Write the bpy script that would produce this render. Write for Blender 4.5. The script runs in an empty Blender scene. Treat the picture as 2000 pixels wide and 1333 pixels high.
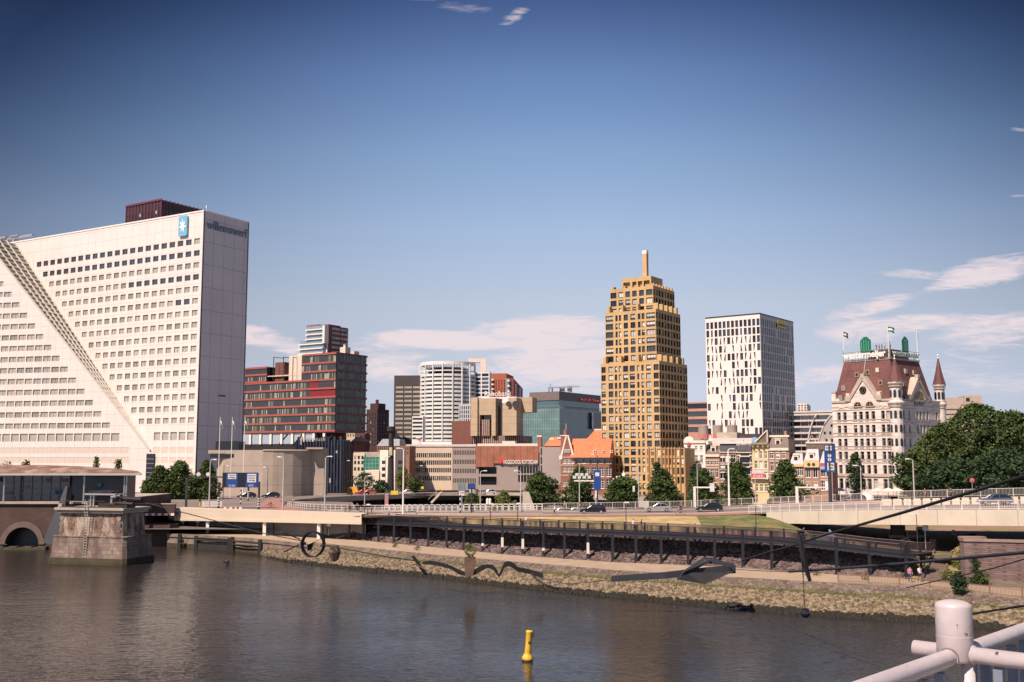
import bpy, math, random
from mathutils import Vector, Matrix
random.seed(7)
R=math.radians
S=bpy.context.scene; COL=S.collection
# ------------------------------------------------------------ camera
F=2050.0; TH=math.atan(229/F); H=16.3
cam=bpy.data.objects.new('camera',bpy.data.cameras.new('camera')); COL.objects.link(cam)
cam.location=(0,0,H); cam.rotation_euler=(R(90)+TH,0,0)
cam.data.sensor_width=36; cam.data.lens=F/2000*36
cam.data.clip_start=.1; cam.data.clip_end=8000
S.camera=cam
S.render.resolution_x=1024; S.render.resolution_y=682
# ------------------------------------------------------------ sun, sky, exposure
EL=R(51); SA=(-.66,-.75)
n_=math.hypot(*SA); SV=Vector((SA[0]/n_*math.cos(EL),SA[1]/n_*math.cos(EL),math.sin(EL)))
sun=bpy.data.objects.new('sun',bpy.data.lights.new('sun','SUN')); COL.objects.link(sun)
sun.data.energy=5.0; sun.data.angle=R(.5); sun.data.color=(1,.81,.70)
sun.rotation_euler=SV.to_track_quat('Z','Y').to_euler(); sun.location=(-80,-80,120)
S.view_settings.view_transform='Standard'; S.view_settings.look='None'
S.view_settings.exposure=0.6; S.view_settings.gamma=1
W=bpy.data.worlds.new('World'); S.world=W; W.use_nodes=True
def cray(px,py):
    a=(px-1000)/F; b=(666-py)/F
    return (a, math.cos(TH)-b*math.sin(TH), math.sin(TH)+b*math.cos(TH))
RZ=(.046,.095,.143,.215,.285,.35,.41,.5)
RMP=[(.60,.62,.90),(.55,.515,.67),(.686,.56,.585),(.83,.65,.604),(.865,.735,.70),(.72,.70,.71),(.52,.547,.635),(.26,.30,.42),(.19,.22,.34),(.21,.24,.34)]
def world():
    nt=W.node_tree; N=nt.nodes; L=nt.links; N.clear()
    def nd(t,**k):
        n=N.new(t)
        for a,b in k.items(): setattr(n,a,b)
        return n
    def m(op,a,b=None,c=None,cl=False):
        n=nd('ShaderNodeMath',operation=op,use_clamp=cl)
        for i,v in enumerate((a,b,c)):
            if v is None: continue
            if hasattr(v,'links'): L.new(v,n.inputs[i])
            else: n.inputs[i].default_value=v
        return n.outputs[0]
    out=nd('ShaderNodeOutputWorld'); bg=nd('ShaderNodeBackground'); bg.inputs[1].default_value=.126
    sky=nd('ShaderNodeTexSky',sky_type='NISHITA',sun_disc=False,sun_elevation=EL,sun_rotation=math.atan2(SA[0],SA[1]),
           altitude=0,air_density=1.0,dust_density=.6,ozone_density=1.6)
    tc=nd('ShaderNodeTexCoord'); sp=nd('ShaderNodeSeparateXYZ'); L.new(tc.outputs['Generated'],sp.inputs[0])
    x,y,z=sp.outputs
    # deeper, darker blue higher up (clear summer sky away from the sun)
    ramp=nd('ShaderNodeValToRGB'); L.new(z,ramp.inputs[0])
    e=ramp.color_ramp.elements; e[0].position=0; e[0].color=(*RMP[0],1); e[1].position=1; e[1].color=(*RMP[-1],1)
    for p,c in zip(RZ,RMP[1:-1]): q=e.new(p); q.color=(*c,1)
    mul=nd('ShaderNodeMixRGB',blend_type='MULTIPLY'); mul.inputs[0].default_value=1
    L.new(sky.outputs[0],mul.inputs[1]); L.new(ramp.outputs[0],mul.inputs[2])
    # clouds: wisps at given directions
    ys=m('MAXIMUM',y,.05); u=m('DIVIDE',x,ys); v=m('DIVIDE',z,ys)
    cb=nd('ShaderNodeCombineXYZ'); L.new(m('MULTIPLY',u,4.0),cb.inputs[0]); L.new(m('MULTIPLY',v,22),cb.inputs[1])
    no=nd('ShaderNodeTexNoise'); no.inputs['Scale'].default_value=1.6; no.inputs['Detail'].default_value=7; no.inputs['Roughness'].default_value=.55; no.inputs['Distortion'].default_value=.5
    L.new(cb.outputs[0],no.inputs['Vector'])
    cb2=nd('ShaderNodeCombineXYZ'); L.new(m('MULTIPLY',u,1.3),cb2.inputs[0]); L.new(m('MULTIPLY',v,60),cb2.inputs[1])
    tot=None
    for (px,py,a,b,rot,st) in [(500,655,80,26,12,.95),(560,672,80,22,16,.8),(1070,648,200,38,-3,1),(880,664,190,24,2,1),(1110,700,170,65,0,.95),(780,690,110,30,8,.55),(760,720,70,35,0,.7),
        (950,740,260,38,3,.5),(1150,760,150,50,0,.55),(1680,650,110,35,-5,.75),(1930,530,130,34,-14,.85),(1850,560,90,10,-10,.6),(1700,600,110,20,-14,.7),
        (1780,632,150,22,-4,.75),(1930,650,150,50,-5,.7),(1600,735,160,22,-10,.6),(1850,700,160,50,-10,.45),(1000,35,50,15,-35,.42),(880,8,110,14,10,.24),(1780,535,110,14,5,.4),
        (1960,740,150,50,0,.35),(1990,250,30,10,0,.4),(1990,385,30,6,0,.35)]:
        r=cray(px,py); uc=r[0]/r[1]; vc=r[2]/r[1]; A=a/F; B=b/F
        du=m('SUBTRACT',u,uc); dv=m('SUBTRACT',v,vc); c,s=math.cos(R(-rot)),math.sin(R(-rot))
        p=m('DIVIDE',m('ADD',m('MULTIPLY',du,c),m('MULTIPLY',dv,s)),A)
        q=m('DIVIDE',m('SUBTRACT',m('MULTIPLY',dv,c),m('MULTIPLY',du,s)),B)
        d=m('ADD',m('MULTIPLY',p,p),m('MULTIPLY',q,q))
        k=m('MULTIPLY',m('SUBTRACT',1.15,d,cl=True),st)
        tot=k if tot is None else m('MAXIMUM',tot,k)
    n2=nd('ShaderNodeTexNoise'); n2.inputs['Scale'].default_value=6.5; n2.inputs['Detail'].default_value=6; n2.inputs['Roughness'].default_value=.6; n2.inputs['Distortion'].default_value=1.2
    L.new(cb.outputs[0],n2.inputs['Vector'])
    nn=m('ADD',m('MULTIPLY',m('SUBTRACT',no.outputs[0],.5),2.4),m('MULTIPLY',m('SUBTRACT',n2.outputs[0],.5),2.6))
    cl=m('MULTIPLY',m('ADD',m('SUBTRACT',m('MULTIPLY',tot,1.6),.42),nn,cl=True),m('MINIMUM',m('MULTIPLY',tot,1.9),.9))
    cl=m('MULTIPLY',cl,m('GREATER_THAN',y,.1))
    au=m('SUBTRACT',u,.03); fall=m('MULTIPLY',m('MULTIPLY',au,au),m('ADD',.9,m('MULTIPLY',z,m('MULTIPLY',z,42.0))))
    fall=m('MULTIPLY',m('MINIMUM',fall,1.6),m('SUBTRACT',1.0,m('MULTIPLY',m('SUBTRACT',m('ABSOLUTE',u),.6,cl=True),2.5),cl=True)); dk=m('EXPONENT',m('MULTIPLY',fall,-1.0))
    m2=nd('ShaderNodeMixRGB',blend_type='MULTIPLY'); m2.inputs[0].default_value=1; L.new(mul.outputs[0],m2.inputs[1]); cc=nd('ShaderNodeCombineXYZ')
    for i,pw in enumerate((1.08,1.0,.86)): L.new(m('POWER',dk,pw),cc.inputs[i])
    L.new(cc.outputs[0],m2.inputs[2])
    mx=nd('ShaderNodeMixRGB'); L.new(cl,mx.inputs[0]); L.new(m2.outputs[0],mx.inputs[1]); mx.inputs[2].default_value=(4.5,3.88,4.0,1)
    m2=mx
    L.new(m2.outputs[0],bg.inputs[0]); L.new(bg.outputs[0],out.inputs[0])
world()
# ------------------------------------------------------------ photo geometry helpers
CT,ST=math.cos(TH),math.sin(TH)
def zpy(py,D): k=(666-py)/F; return H+D*(k*CT+ST)/(CT-k*ST)
def Xpx(px,D,z): return (px-1000)/F*(D*CT+(z-H)*ST)
def P(px,py,D): z=zpy(py,D); return Vector((Xpx(px,D,z),D,z))
def G(px,py,z):
    r=cray(px,py); t=(z-H)/r[2]; return Vector((r[0]*t,r[1]*t,z))
def along(X,D,dx,dy,px,z):
    k=(px-1000)/F; return (k*(D*CT+(z-H)*ST)-X)/(dx-k*CT*dy)
def interp(pl,x):
    if x<=pl[0][0]: return pl[0][1:]
    for a,b in zip(pl,pl[1:]):
        if x<=b[0]:
            t=(x-a[0])/(b[0]-a[0]); return tuple(p+(q-p)*t for p,q in zip(a[1:],b[1:]))
    return pl[-1][1:]
# ------------------------------------------------------------ materials
MATS={}
def M(name,col,rough=.7,metal=0,var=.12,scale=.6,bump=0,bscale=4,kind=None,p=None,spec=.5,coat=0,col2=None,trans=0,lc=None):
    if name in MATS: return MATS[name]
    mt=bpy.data.materials.new(name); mt.use_nodes=True; nt=mt.node_tree; N=nt.nodes; L=nt.links
    b=N['Principled BSDF']; b.inputs['Roughness'].default_value=rough; b.inputs['Metallic'].default_value=metal
    b.inputs['Specular IOR Level'].default_value=spec; b.inputs['Coat Weight'].default_value=coat; b.inputs['Coat Roughness'].default_value=.05
    c4=(*col,1)
    tc=N.new('ShaderNodeTexCoord'); ob=tc.outputs['Object']
    def noise(sc,det=3):
        n=N.new('ShaderNodeTexNoise'); n.inputs['Scale'].default_value=sc; n.inputs['Detail'].default_value=det; L.new(ob,n.inputs['Vector']); return n
    def mth(op,a,b=None,cl=False):
        n=N.new('ShaderNodeMath'); n.operation=op; n.use_clamp=cl
        for i,v in enumerate((a,b)):
            if v is None: continue
            if hasattr(v,'links'): L.new(v,n.inputs[i])
            else: n.inputs[i].default_value=v
        return n.outputs[0]
    def mix(f,a,b,bt='MIX'):
        n=N.new('ShaderNodeMixRGB'); n.blend_type=bt
        for i,v in enumerate((f,a,b)):
            if hasattr(v,'links'): L.new(v,n.inputs[i])
            else: n.inputs[i].default_value=v if i==0 else (*v[:3],1)
        return n.outputs[0]
    base=None; hgt=None
    if kind in('grid','gridx','brick','vstripe'):
        sp=N.new('ShaderNodeSeparateXYZ'); L.new(ob,sp.inputs[0])
        u=mth('ADD',sp.outputs[0],sp.outputs[1]) if kind!='gridx' else sp.outputs[0]; v=sp.outputs[2]
    if kind in('grid','gridx'):
        pu,pv,w=p
        fu=mth('LESS_THAN',mth('FRACT',mth('DIVIDE',u,pu)),w/pu); fv=mth('LESS_THAN',mth('FRACT',mth('DIVIDE',v,pv)),w/pv)
        base=mix(mth('MAXIMUM',fu,fv),c4,lc or [c*.55 for c in col])
    elif kind=='brick':
        cb=N.new('ShaderNodeCombineXYZ'); L.new(u,cb.inputs[0]); L.new(v,cb.inputs[1])
        bt=N.new('ShaderNodeTexBrick'); L.new(cb.outputs[0],bt.inputs['Vector'])
        bt.inputs['Scale'].default_value=1; bt.inputs['Brick Width'].default_value=p[0]; bt.inputs['Row Height'].default_value=p[1]; bt.inputs['Mortar Size'].default_value=p[2]
        bt.inputs['Color1'].default_value=c4; bt.inputs['Color2'].default_value=(*[c*.72 for c in col],1); bt.inputs['Mortar'].default_value=(*(lc or [c*.5 for c in col]),1)
        base=bt.outputs['Color']
    elif kind=='vstripe':
        pu,w=p; fu=mth('LESS_THAN',mth('FRACT',mth('DIVIDE',u,pu)),w/pu); base=mix(fu,c4,lc)
    elif kind=='hstripe':
        sp=N.new('ShaderNodeSeparateXYZ'); L.new(ob,sp.inputs[0]); pu,w=p
        base=mix(mth('LESS_THAN',mth('FRACT',mth('DIVIDE',sp.outputs[2],pu)),w/pu),c4,lc)
    elif kind=='stone':
        vo=N.new('ShaderNodeTexVoronoi'); vo.inputs['Scale'].default_value=p[0]; L.new(ob,vo.inputs['Vector'])
        v2=N.new('ShaderNodeTexVoronoi'); v2.feature='DISTANCE_TO_EDGE'; v2.inputs['Scale'].default_value=p[0]; L.new(ob,v2.inputs['Vector'])
        sp=N.new('ShaderNodeSeparateXYZ'); L.new(vo.outputs['Color'],sp.inputs[0])
        base=mix(sp.outputs[0],c4,lc or [c*.5 for c in col])
        base=mix(mth('LESS_THAN',v2.outputs['Distance'],p[1]),base,[c*.2 for c in col]); hgt=v2.outputs['Distance']
    elif kind=='streak':   # vertical weather stains
        sp=N.new('ShaderNodeSeparateXYZ'); L.new(ob,sp.inputs[0]); cb=N.new('ShaderNodeCombineXYZ')
        L.new(mth('MULTIPLY',sp.outputs[0],p[0]),cb.inputs[0]); L.new(mth('MULTIPLY',sp.outputs[1],p[0]),cb.inputs[1]); L.new(mth('MULTIPLY',sp.outputs[2],p[1]),cb.inputs[2])
        n=N.new('ShaderNodeTexNoise'); n.inputs['Scale'].default_value=1; n.inputs['Detail'].default_value=5; n.inputs['Roughness'].default_value=.65; L.new(cb.outputs[0],n.inputs['Vector'])
        rp=N.new('ShaderNodeValToRGB'); L.new(n.outputs[0],rp.inputs[0]); rp.color_ramp.elements[0].position=.40; rp.color_ramp.elements[1].position=.62
        base=mix(rp.outputs[0],c4,col2)
    elif kind=='masonry':   # stone courses with streaks of staining
        sp=N.new('ShaderNodeSeparateXYZ'); L.new(ob,sp.inputs[0]); cb=N.new('ShaderNodeCombineXYZ'); L.new(mth('ADD',sp.outputs[0],sp.outputs[1]),cb.inputs[0]); L.new(sp.outputs[2],cb.inputs[1])
        bt=N.new('ShaderNodeTexBrick'); L.new(cb.outputs[0],bt.inputs['Vector']); bt.inputs['Scale'].default_value=1; bt.inputs['Brick Width'].default_value=p[0]; bt.inputs['Row Height'].default_value=p[1]; bt.inputs['Mortar Size'].default_value=.03
        bt.inputs['Color1'].default_value=c4; bt.inputs['Color2'].default_value=(*[c*.6 for c in col],1); bt.inputs['Mortar'].default_value=(*[c*.35 for c in col],1)
        c2=N.new('ShaderNodeCombineXYZ'); L.new(mth('MULTIPLY',cb.inputs[0].links[0].from_socket,p[2]),c2.inputs[0]); L.new(mth('MULTIPLY',sp.outputs[2],p[2]*.4),c2.inputs[1])
        n=N.new('ShaderNodeTexNoise'); n.inputs['Scale'].default_value=1; n.inputs['Detail'].default_value=8; n.inputs['Roughness'].default_value=.7; L.new(c2.outputs[0],n.inputs['Vector'])
        rp=N.new('ShaderNodeValToRGB'); L.new(n.outputs[0],rp.inputs[0]); rp.color_ramp.elements[0].position=.42; rp.color_ramp.elements[1].position=.58
        base=mix(rp.outputs[0],bt.outputs['Color'],col2)
    elif kind=='chips':   # chipped paint, rust showing
        n=noise(p[0],4); n_b=noise(p[0]*.2,2); base=mix(mth('GREATER_THAN',mth('ADD',n.outputs[0],mth('MULTIPLY',n_b.outputs[0],.35)),p[1]),c4,col2)
    elif kind=='patch':
        n=noise(p[0],6); rp=N.new('ShaderNodeValToRGB'); L.new(n.outputs[0],rp.inputs[0]); rp.color_ramp.elements[0].position=.42; rp.color_ramp.elements[1].position=.6
        base=mix(rp.outputs[0],c4,col2)
    if base is None: base=mix(0,c4,c4)
    if var:
        n=noise(scale,5); f=mth('MULTIPLY',mth('SUBTRACT',n.outputs[0],.5),var*4)
        n3=noise(scale*9,2); f=mth('ADD',mth('ADD',f,mth('MULTIPLY',mth('SUBTRACT',n3.outputs[0],.5),var*1.6)),1)
        cb=N.new('ShaderNodeCombineXYZ')
        for i in range(3): L.new(f,cb.inputs[i])
        base=mix(1,base,cb.outputs[0],'MULTIPLY')
    L.new(base,b.inputs['Base Color'])
    if bump or hgt:
        bp=N.new('ShaderNodeBump'); bp.inputs['Strength'].default_value=bump or .6; bp.inputs['Distance'].default_value=.1
        L.new(hgt if hgt else noise(bscale,4).outputs[0],bp.inputs['Height']); L.new(bp.outputs[0],b.inputs['Normal'])
    if trans: b.inputs['Transmission Weight'].default_value=trans
    MATS[name]=mt; return mt
# ------------------------------------------------------------ mesh builder
class MB:
    def __init__(s): s.v=[]; s.f=[]; s.m=[]
    def face(s,pts,m=0):
        i=len(s.v); s.v+= [tuple(p) for p in pts]; s.f.append(tuple(range(i,i+len(pts)))); s.m.append(m)
    def mesh(s,vs,fs,m=0):
        i=len(s.v); s.v+=[tuple(p) for p in vs]
        for f in fs: s.f.append(tuple(j+i for j in f)); s.m.append(m)
    def box(s,x0,x1,y0,y1,z0,z1,m=0):
        s.mesh([(x0,y0,z0),(x1,y0,z0),(x1,y1,z0),(x0,y1,z0),(x0,y0,z1),(x1,y0,z1),(x1,y1,z1),(x0,y1,z1)],
               [(0,3,2,1),(4,5,6,7),(0,1,5,4),(1,2,6,5),(2,3,7,6),(3,0,4,7)],m)
    def hexa(s,b,t,m=0):   # bottom ring, top ring
        n=len(b); s.mesh(list(b)+list(t),[tuple(range(n))[::-1],tuple(range(n,2*n))]+[(i,(i+1)%n,n+(i+1)%n,n+i) for i in range(n)],m)
    def prism(s,pts,z0,z1,m=0): s.hexa([(x,y,z0) for x,y in pts],[(x,y,z1) for x,y in pts],m)
    def yprism(s,pts,y0,y1,m=0): s.hexa([(x,y0,z) for x,z in pts],[(x,y1,z) for x,z in pts],m)
    def tube(s,pts,r,n=8,m=0,cap=True):
        pts=[Vector(p) for p in pts]; rr=r if isinstance(r,(list,tuple)) else [r]*len(pts); rings=[]
        for i,p in enumerate(pts):
            t=(pts[min(i+1,len(pts)-1)]-pts[max(i-1,0)]).normalized()
            a=Vector((0,0,1)) if abs(t.z)<.9 else Vector((1,0,0)); u=t.cross(a).normalized(); w=t.cross(u)
            rings.append([p+(u*math.cos(k*2*math.pi/n)+w*math.sin(k*2*math.pi/n))*rr[i] for k in range(n)])
        vs=[q for r_ in rings for q in r_]; fs=[]
        for i in range(len(rings)-1):
            for k in range(n): a=i*n+k; b=i*n+(k+1)%n; fs.append((a,b,b+n,a+n))
        if cap: fs+= [tuple(range(n)),tuple(range((len(rings)-1)*n,len(rings)*n))]
        s.mesh(vs,fs,m)
    def lathe(s,prof,n=16,c=(0,0),m=0,a0=0,a1=360):
        full=abs(a1-a0)>=360; k=n if full else n+1; vs=[]
        for r,z in prof:
            for i in range(k):
                a=R(a0)+R(a1-a0)*i/n; vs.append((c[0]+r*math.cos(a),c[1]+r*math.sin(a),z))
        fs=[]
        for j in range(len(prof)-1):
            for i in range(n):
                a=j*k+i; b=j*k+(i+1)%k; fs.append((a,b,b+k,a+k))
        s.mesh(vs,fs,m)
    def facade(s,xf,u0,u1,z0,z1,rows,dep=.3,m=0,mr=None):
        """wall sheet with real openings; rows=[(v0,v1,[(a,b),..])]; xf(u,d,z)->xyz, d outwards"""
        mr=m if mr is None else mr; z=z0
        q=lambda a,b,c,d,mm: s.face([xf(*a),xf(*b),xf(*c),xf(*d)],mm)
        for (a,b,ws) in sorted(rows):
            if a>z: q((u0,0,z),(u1,0,z),(u1,0,a),(u0,0,a),m)
            u=u0
            for (c,d) in sorted(ws):
                if c>u: q((u,0,a),(c,0,a),(c,0,b),(u,0,b),m)
                q((c,0,a),(c,-dep,a),(c,-dep,b),(c,0,b),mr); q((d,0,a),(d,0,b),(d,-dep,b),(d,-dep,a),mr)
                q((c,0,b),(c,-dep,b),(d,-dep,b),(d,0,b),mr); q((c,0,a),(d,0,a),(d,-dep,a),(c,-dep,a),mr)
                u=d
            if u<u1: q((u,0,a),(u1,0,a),(u1,0,b),(u,0,b),m)
            z=b
        if z<z1: q((u0,0,z),(u1,0,z),(u1,0,z1),(u0,0,z1),m)
    def data(s,name,mats,smooth=False):
        me=bpy.data.meshes.new(name); me.from_pydata(s.v,[],s.f); me.update()
        for x in (mats if isinstance(mats,(list,tuple)) else [mats]): me.materials.append(x)
        if any(s.m): me.polygons.foreach_set('material_index',s.m)
        if smooth: me.polygons.foreach_set('use_smooth',[True]*len(s.f))
        return me
    def build(s,name,mats,parent=None,loc=None,smooth=False,label=None,rz=0):
        o=bpy.data.objects.new(name,s.data(name,mats,smooth)); COL.objects.link(o)
        if parent: o.parent=parent
        if loc: o.location=loc
        if rz: o.rotation_euler.z=rz
        if label: o['label']=label
        return o
def tag(o,label=None,cat=None,group=None,kind=None):
    if label: o['label']=label
    if cat: o['category']=cat
    if group: o['group']=group
    if kind: o['kind']=kind
    return o
def thing(name,label,cat,loc=(0,0,0),rz=0,group=None):
    o=bpy.data.objects.new(name,None); COL.objects.link(o); o.empty_display_size=.5
    o.location=loc; o.rotation_euler=(0,0,rz); return tag(o,label,cat,group)
def struct(name,mb,m,smooth=False): return tag(mb.build(name,m,smooth=smooth),kind='structure')
def inst(me,name,parent,loc,rz=0,label=None,rot=None):
    o=bpy.data.objects.new(name,me); COL.objects.link(o); o.parent=parent; o.location=loc; o.rotation_euler=rot or (0,0,rz)
    if label: o['label']=label
    return o
def copy_tree(o,parent=None):
    c=o.copy(); COL.objects.link(c); c.parent=parent
    for ch in list(o.children): copy_tree(ch,c)
    return c
def text(parent,name,s,w,h,loc,rot,mat,ext=.06,bold=.0,label=None):
    cu=bpy.data.curves.new(name,'FONT'); cu.body=s; cu.size=1; cu.extrude=ext; cu.offset=bold; cu.align_x='CENTER'; cu.resolution_u=3
    t=bpy.data.objects.new(name,cu); COL.objects.link(t); dg=bpy.context.evaluated_depsgraph_get()
    me=bpy.data.meshes.new_from_object(t.evaluated_get(dg)); bpy.data.objects.remove(t)
    xs=[v.co.x for v in me.vertices]; yy=[v.co.y for v in me.vertices]; cx=(min(xs)+max(xs))/2; cy=(min(yy)+max(yy))/2
    sx=w/(max(xs)-min(xs)); sy=h/(max(yy)-min(yy))
    for v in me.vertices: v.co=((v.co.x-cx)*sx,(v.co.y-cy)*sy,v.co.z)
    me.materials.clear(); me.materials.append(mat)
    o=bpy.data.objects.new(name,me); COL.objects.link(o); o.parent=parent; o.location=loc; o.rotation_euler=rot
    if label: o['label']=label
    return o
FR=(R(90),0,0); RT=(R(90),0,R(90))
front=lambda u,d,z:(u,-d,z)
right=lambda u,d,z:(d,u,z)
WM={}
def winmesh(w,h,mats,nv=1,nh=0,fw=.09,blind=0,sill=0,dep=.28):
    """window filling an opening; origin bottom centre of the opening, in the wall plane; glass set back"""
    k=(round(w,2),round(h,2),tuple(m.name for m in mats),nv,nh,fw,blind,sill,dep)
    if k in WM: return WM[k]
    b=MB(); y=dep-.1; a=w/2
    b.box(-a,-a+fw,y,y+.09,0,h,0); b.box(a-fw,a,y,y+.09,0,h,0); b.box(-a+fw,a-fw,y,y+.09,0,fw,0); b.box(-a+fw,a-fw,y,y+.09,h-fw,h,0)
    for i in range(nv): x=-a+w*(i+1)/(nv+1); b.box(x-fw*.4,x+fw*.4,y+.005,y+.085,fw,h-fw,0)
    for i in range(nh): z=h*(i+1)/(nh+1) if nh>1 else h*.68; b.box(-a+fw,a-fw,y+.01,y+.08,z-fw*.4,z+fw*.4,0)
    b.face([(-a,dep,0),(a,dep,0),(a,dep,h),(-a,dep,h)],1)
    if blind: z=h*(1-blind); b.face([(-a+fw,y+.05,z),(a-fw,y+.05,z),(a-fw,y+.05,h-fw),(-a+fw,y+.05,h-fw)],2)
    if sill: b.box(-a-.1,a+.1,-.12,0,-.14,0,0)
    WM[k]=b.data('window',list(mats)); return WM[k]
def place_windows(parent,items,name='window',cap=100):
    """items: (mesh,(x,y,z),rz) ordered by how large they show"""
    for me,loc,rz in items[:cap]: inst(me,name,parent,loc,rz)
    rest=items[cap:]
    if rest:
        b=MB(); mats=[]; 
        for me,loc,rz in rest:
            mi=[]
            for mt in me.materials:
                if mt not in mats: mats.append(mt)
                mi.append(mats.index(mt))
            c,s=math.cos(rz),math.sin(rz); i=len(b.v)
            b.v+=[(v.co.x*c-v.co.y*s+loc[0],v.co.x*s+v.co.y*c+loc[1],v.co.z+loc[2]) for v in me.vertices]
            for pl in me.polygons: b.f.append(tuple(j+i for j in pl.vertices)); b.m.append(mi[pl.material_index])
        tag(b.build(name,mats,parent),kind='stuff')
class Block:
    """box building given by photo pixels: near corner column, left/right ends, at roof height"""
    def __init__(s,name,label,cat,pxc,D,ang,pxl,pxr,pyt,zb=4.0,group=None,pyc=None):
        s.zt=zpy(pyt,D); X=Xpx(pxc,D,s.zt); a=R(ang); s.ang=a
        s.L=along(X,D,-math.cos(a),-math.sin(a),pxl,s.zt); s.Rr=along(X,D,-math.sin(a),math.cos(a),pxr,s.zt)
        s.zb=zb; s.h=s.zt-zb; s.o=thing(name,label,cat,(X,D,zb),a,group); s.X=X; s.D=D
    def z(s,py,u=0): # local height of pixel row on the front face at u (<=0 left of corner)
        D=s.D+u*math.sin(s.ang); return zpy(py,D)-s.zb
    def zr(s,py,u): D=s.D+u*math.cos(s.ang); return zpy(py,D)-s.zb
    def u(s,px,py=895): # front-face coordinate of a pixel column
        z=zpy(py,s.D); return -along(s.X,s.D,-math.cos(s.ang),-math.sin(s.ang),px,z)
    def ur(s,px,py=895):
        z=zpy(py,s.D); return along(s.X,s.D,-math.sin(s.ang),math.cos(s.ang),px,z)
def shell(mb,L,Rr,h,m=0,z0=0,roof=True,back=True,t=0):
    """back, left and roof faces of a box building (front y=0 and right x=0 are facades)"""
    mb.face([(-L,0,z0),(-L,Rr,z0),(-L,Rr,h),(-L,0,h)],m); mb.face([(-L,Rr,z0),(0,Rr,z0),(0,Rr,h),(-L,Rr,h)],m)
    if roof: mb.face([(-L,0,h-t),(0,0,h-t),(0,Rr,h-t),(-L,Rr,h-t)],m)
# shared materials
GL=M('window glass',(.032,.046,.056),.06,var=.3,scale=.15,spec=.9)
GLB=M('blue tinted glass',(.015,.03,.06),.07,var=.3,scale=.15,spec=.9)
GLG=M('green tinted glass',(.03,.10,.09),.08,var=.35,scale=.2,spec=.8)
GLD=M('dark glass',(.008,.011,.018),.1,var=.2,spec=.6)
BLI=M('window blind',(.42,.40,.34),.6,var=.15,coat=.5)
BLW=M('pale curtain',(.62,.57,.48),.7,var=.12,coat=.4)
WFR=M('white window frame',(.72,.68,.6),.5,var=.05)
DFR=M('dark window frame',(.035,.032,.032),.5,var=.1)
CONC=M('weathered concrete',(.36,.31,.25),.85,var=.2,scale=.4,bump=.2)
DCON=M('dark concrete',(.11,.10,.09),.9,var=.3,scale=.35,bump=.2)  # darker concrete for the parts below the decks
STEEL=M('galvanised steel',(.42,.42,.42),.4,.6,var=.08)
WHT=M('white paint',(.74,.69,.62),.45,var=.07,scale=1.5)
DRK=M('dark grey steel',(.045,.047,.055),.45,.3,var=.15,scale=1)
BLK=M('black rubber',(.012,.012,.012),.7,var=.1)
ASPH=M('asphalt',(.175,.145,.125),.85,var=.2,scale=.3,bump=.1,bscale=12)
# ============================================================ BUILDINGS
def wtype(w,h,rnd,dark=(GL,),blinds=BLI,fr=DFR,pb=.5,nv=1,nh=0,sill=0,dep=.28,fw=.09):
    """choose glass, with blinds drawn to a random height"""
    g=rnd.choice(dark); bl=0
    if rnd.random()<pb: bl=rnd.choice((.35,.6,.85,.97))
    return winmesh(w,h,(fr,g,blinds),nv,nh,fw,bl,sill,dep)
rnd=random.Random(3)
# ---------------------------------------------- white office tower with the diagonal incision
b=Block('office_tower','huge white office block with a diagonal notch, blue star logo at the roof corner','office building',398,341,-30.5,32,487,413,4.0)
o=b.o; L_,R_,Z_=120,b.Rr,b.h
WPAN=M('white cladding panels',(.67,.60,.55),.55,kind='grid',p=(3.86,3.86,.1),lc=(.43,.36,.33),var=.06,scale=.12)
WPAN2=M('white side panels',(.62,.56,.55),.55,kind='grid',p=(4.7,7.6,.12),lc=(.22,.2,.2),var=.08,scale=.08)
LGT=M('pale blind behind glass',(.42,.38,.31),.3,var=.2,scale=.3,coat=.6)  # pale warm blind colour under a clear coat
LG2=M('grey green blind behind glass',(.36,.34,.285),.3,var=.2,scale=.3,coat=.6)
BLNK=M('blank infill panel',(.55,.47,.39),.6,var=.05)
u0,u1=b.u(74,520),b.u(385,471); step=(u1-u0)/21
zrow=[b.z(py,u1)-.95 for py in [471+23.3*k for k in range(16)]]
rows=[]; wins=[]
pale_win=[winmesh(2.7,1.9,(STEEL,m_,BLI),1,0,.08,0,0,.32) for m_ in (LGT,LG2)]; drk=winmesh(2.7,1.9,(STEEL,GL,BLI),1,0,.1,0,0,.32)
half=winmesh(2.7,1.9,(STEEL,M('deep grey blind behind glass',(.25,.245,.20),.3,var=.2,coat=.6),GL),1,0,.08,0,0,.32)
for k,z in enumerate(zrow):
    ws=[]
    for i in range(k,22):
        uc=u0+step*i; ws.append((uc-1.35,uc+1.35))
        d=(k in(0,1) and not(k==0 and i==21)) or (k==3 and i>=13) or (k==5 and i in(19,20))
        me=drk if d else rnd.choice((pale_win[0],pale_win[0],pale_win[1],pale_win[1],half)) if k>1 else pale_win[0]
        wins.append((me,(uc,0,z),0))
    rows.append((z,z+1.9,ws))
z=b.z(851,u1)-1.4; ws=[]; big=winmesh(3.1,2.7,(STEEL,LG2,BLI),0,0,.08,0,0,.32)
for i in range(17,22): uc=u0+step*i; ws.append((uc-1.55,uc+1.55)); wins.append((big,(uc,0,z),0))
rows.append((z,z+2.7,ws)); pan=[]
for py in (877,897,919):
    z=b.z(py,u1)-1.3; ws=[]
    for i in range(17,22): uc=u0+step*i; ws.append((uc-1.6,uc+1.6)); pan.append((uc,z))
    rows.append((z,z+2.0,ws))
w=MB(); w.facade(front,-L_,0,0,Z_,rows,.32,0)
for uc,z in pan: w.face([(uc-1.6,.05,z),(uc+1.6,.05,z),(uc+1.6,.05,z+2),(uc-1.6,.05,z+2)],2)
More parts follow.
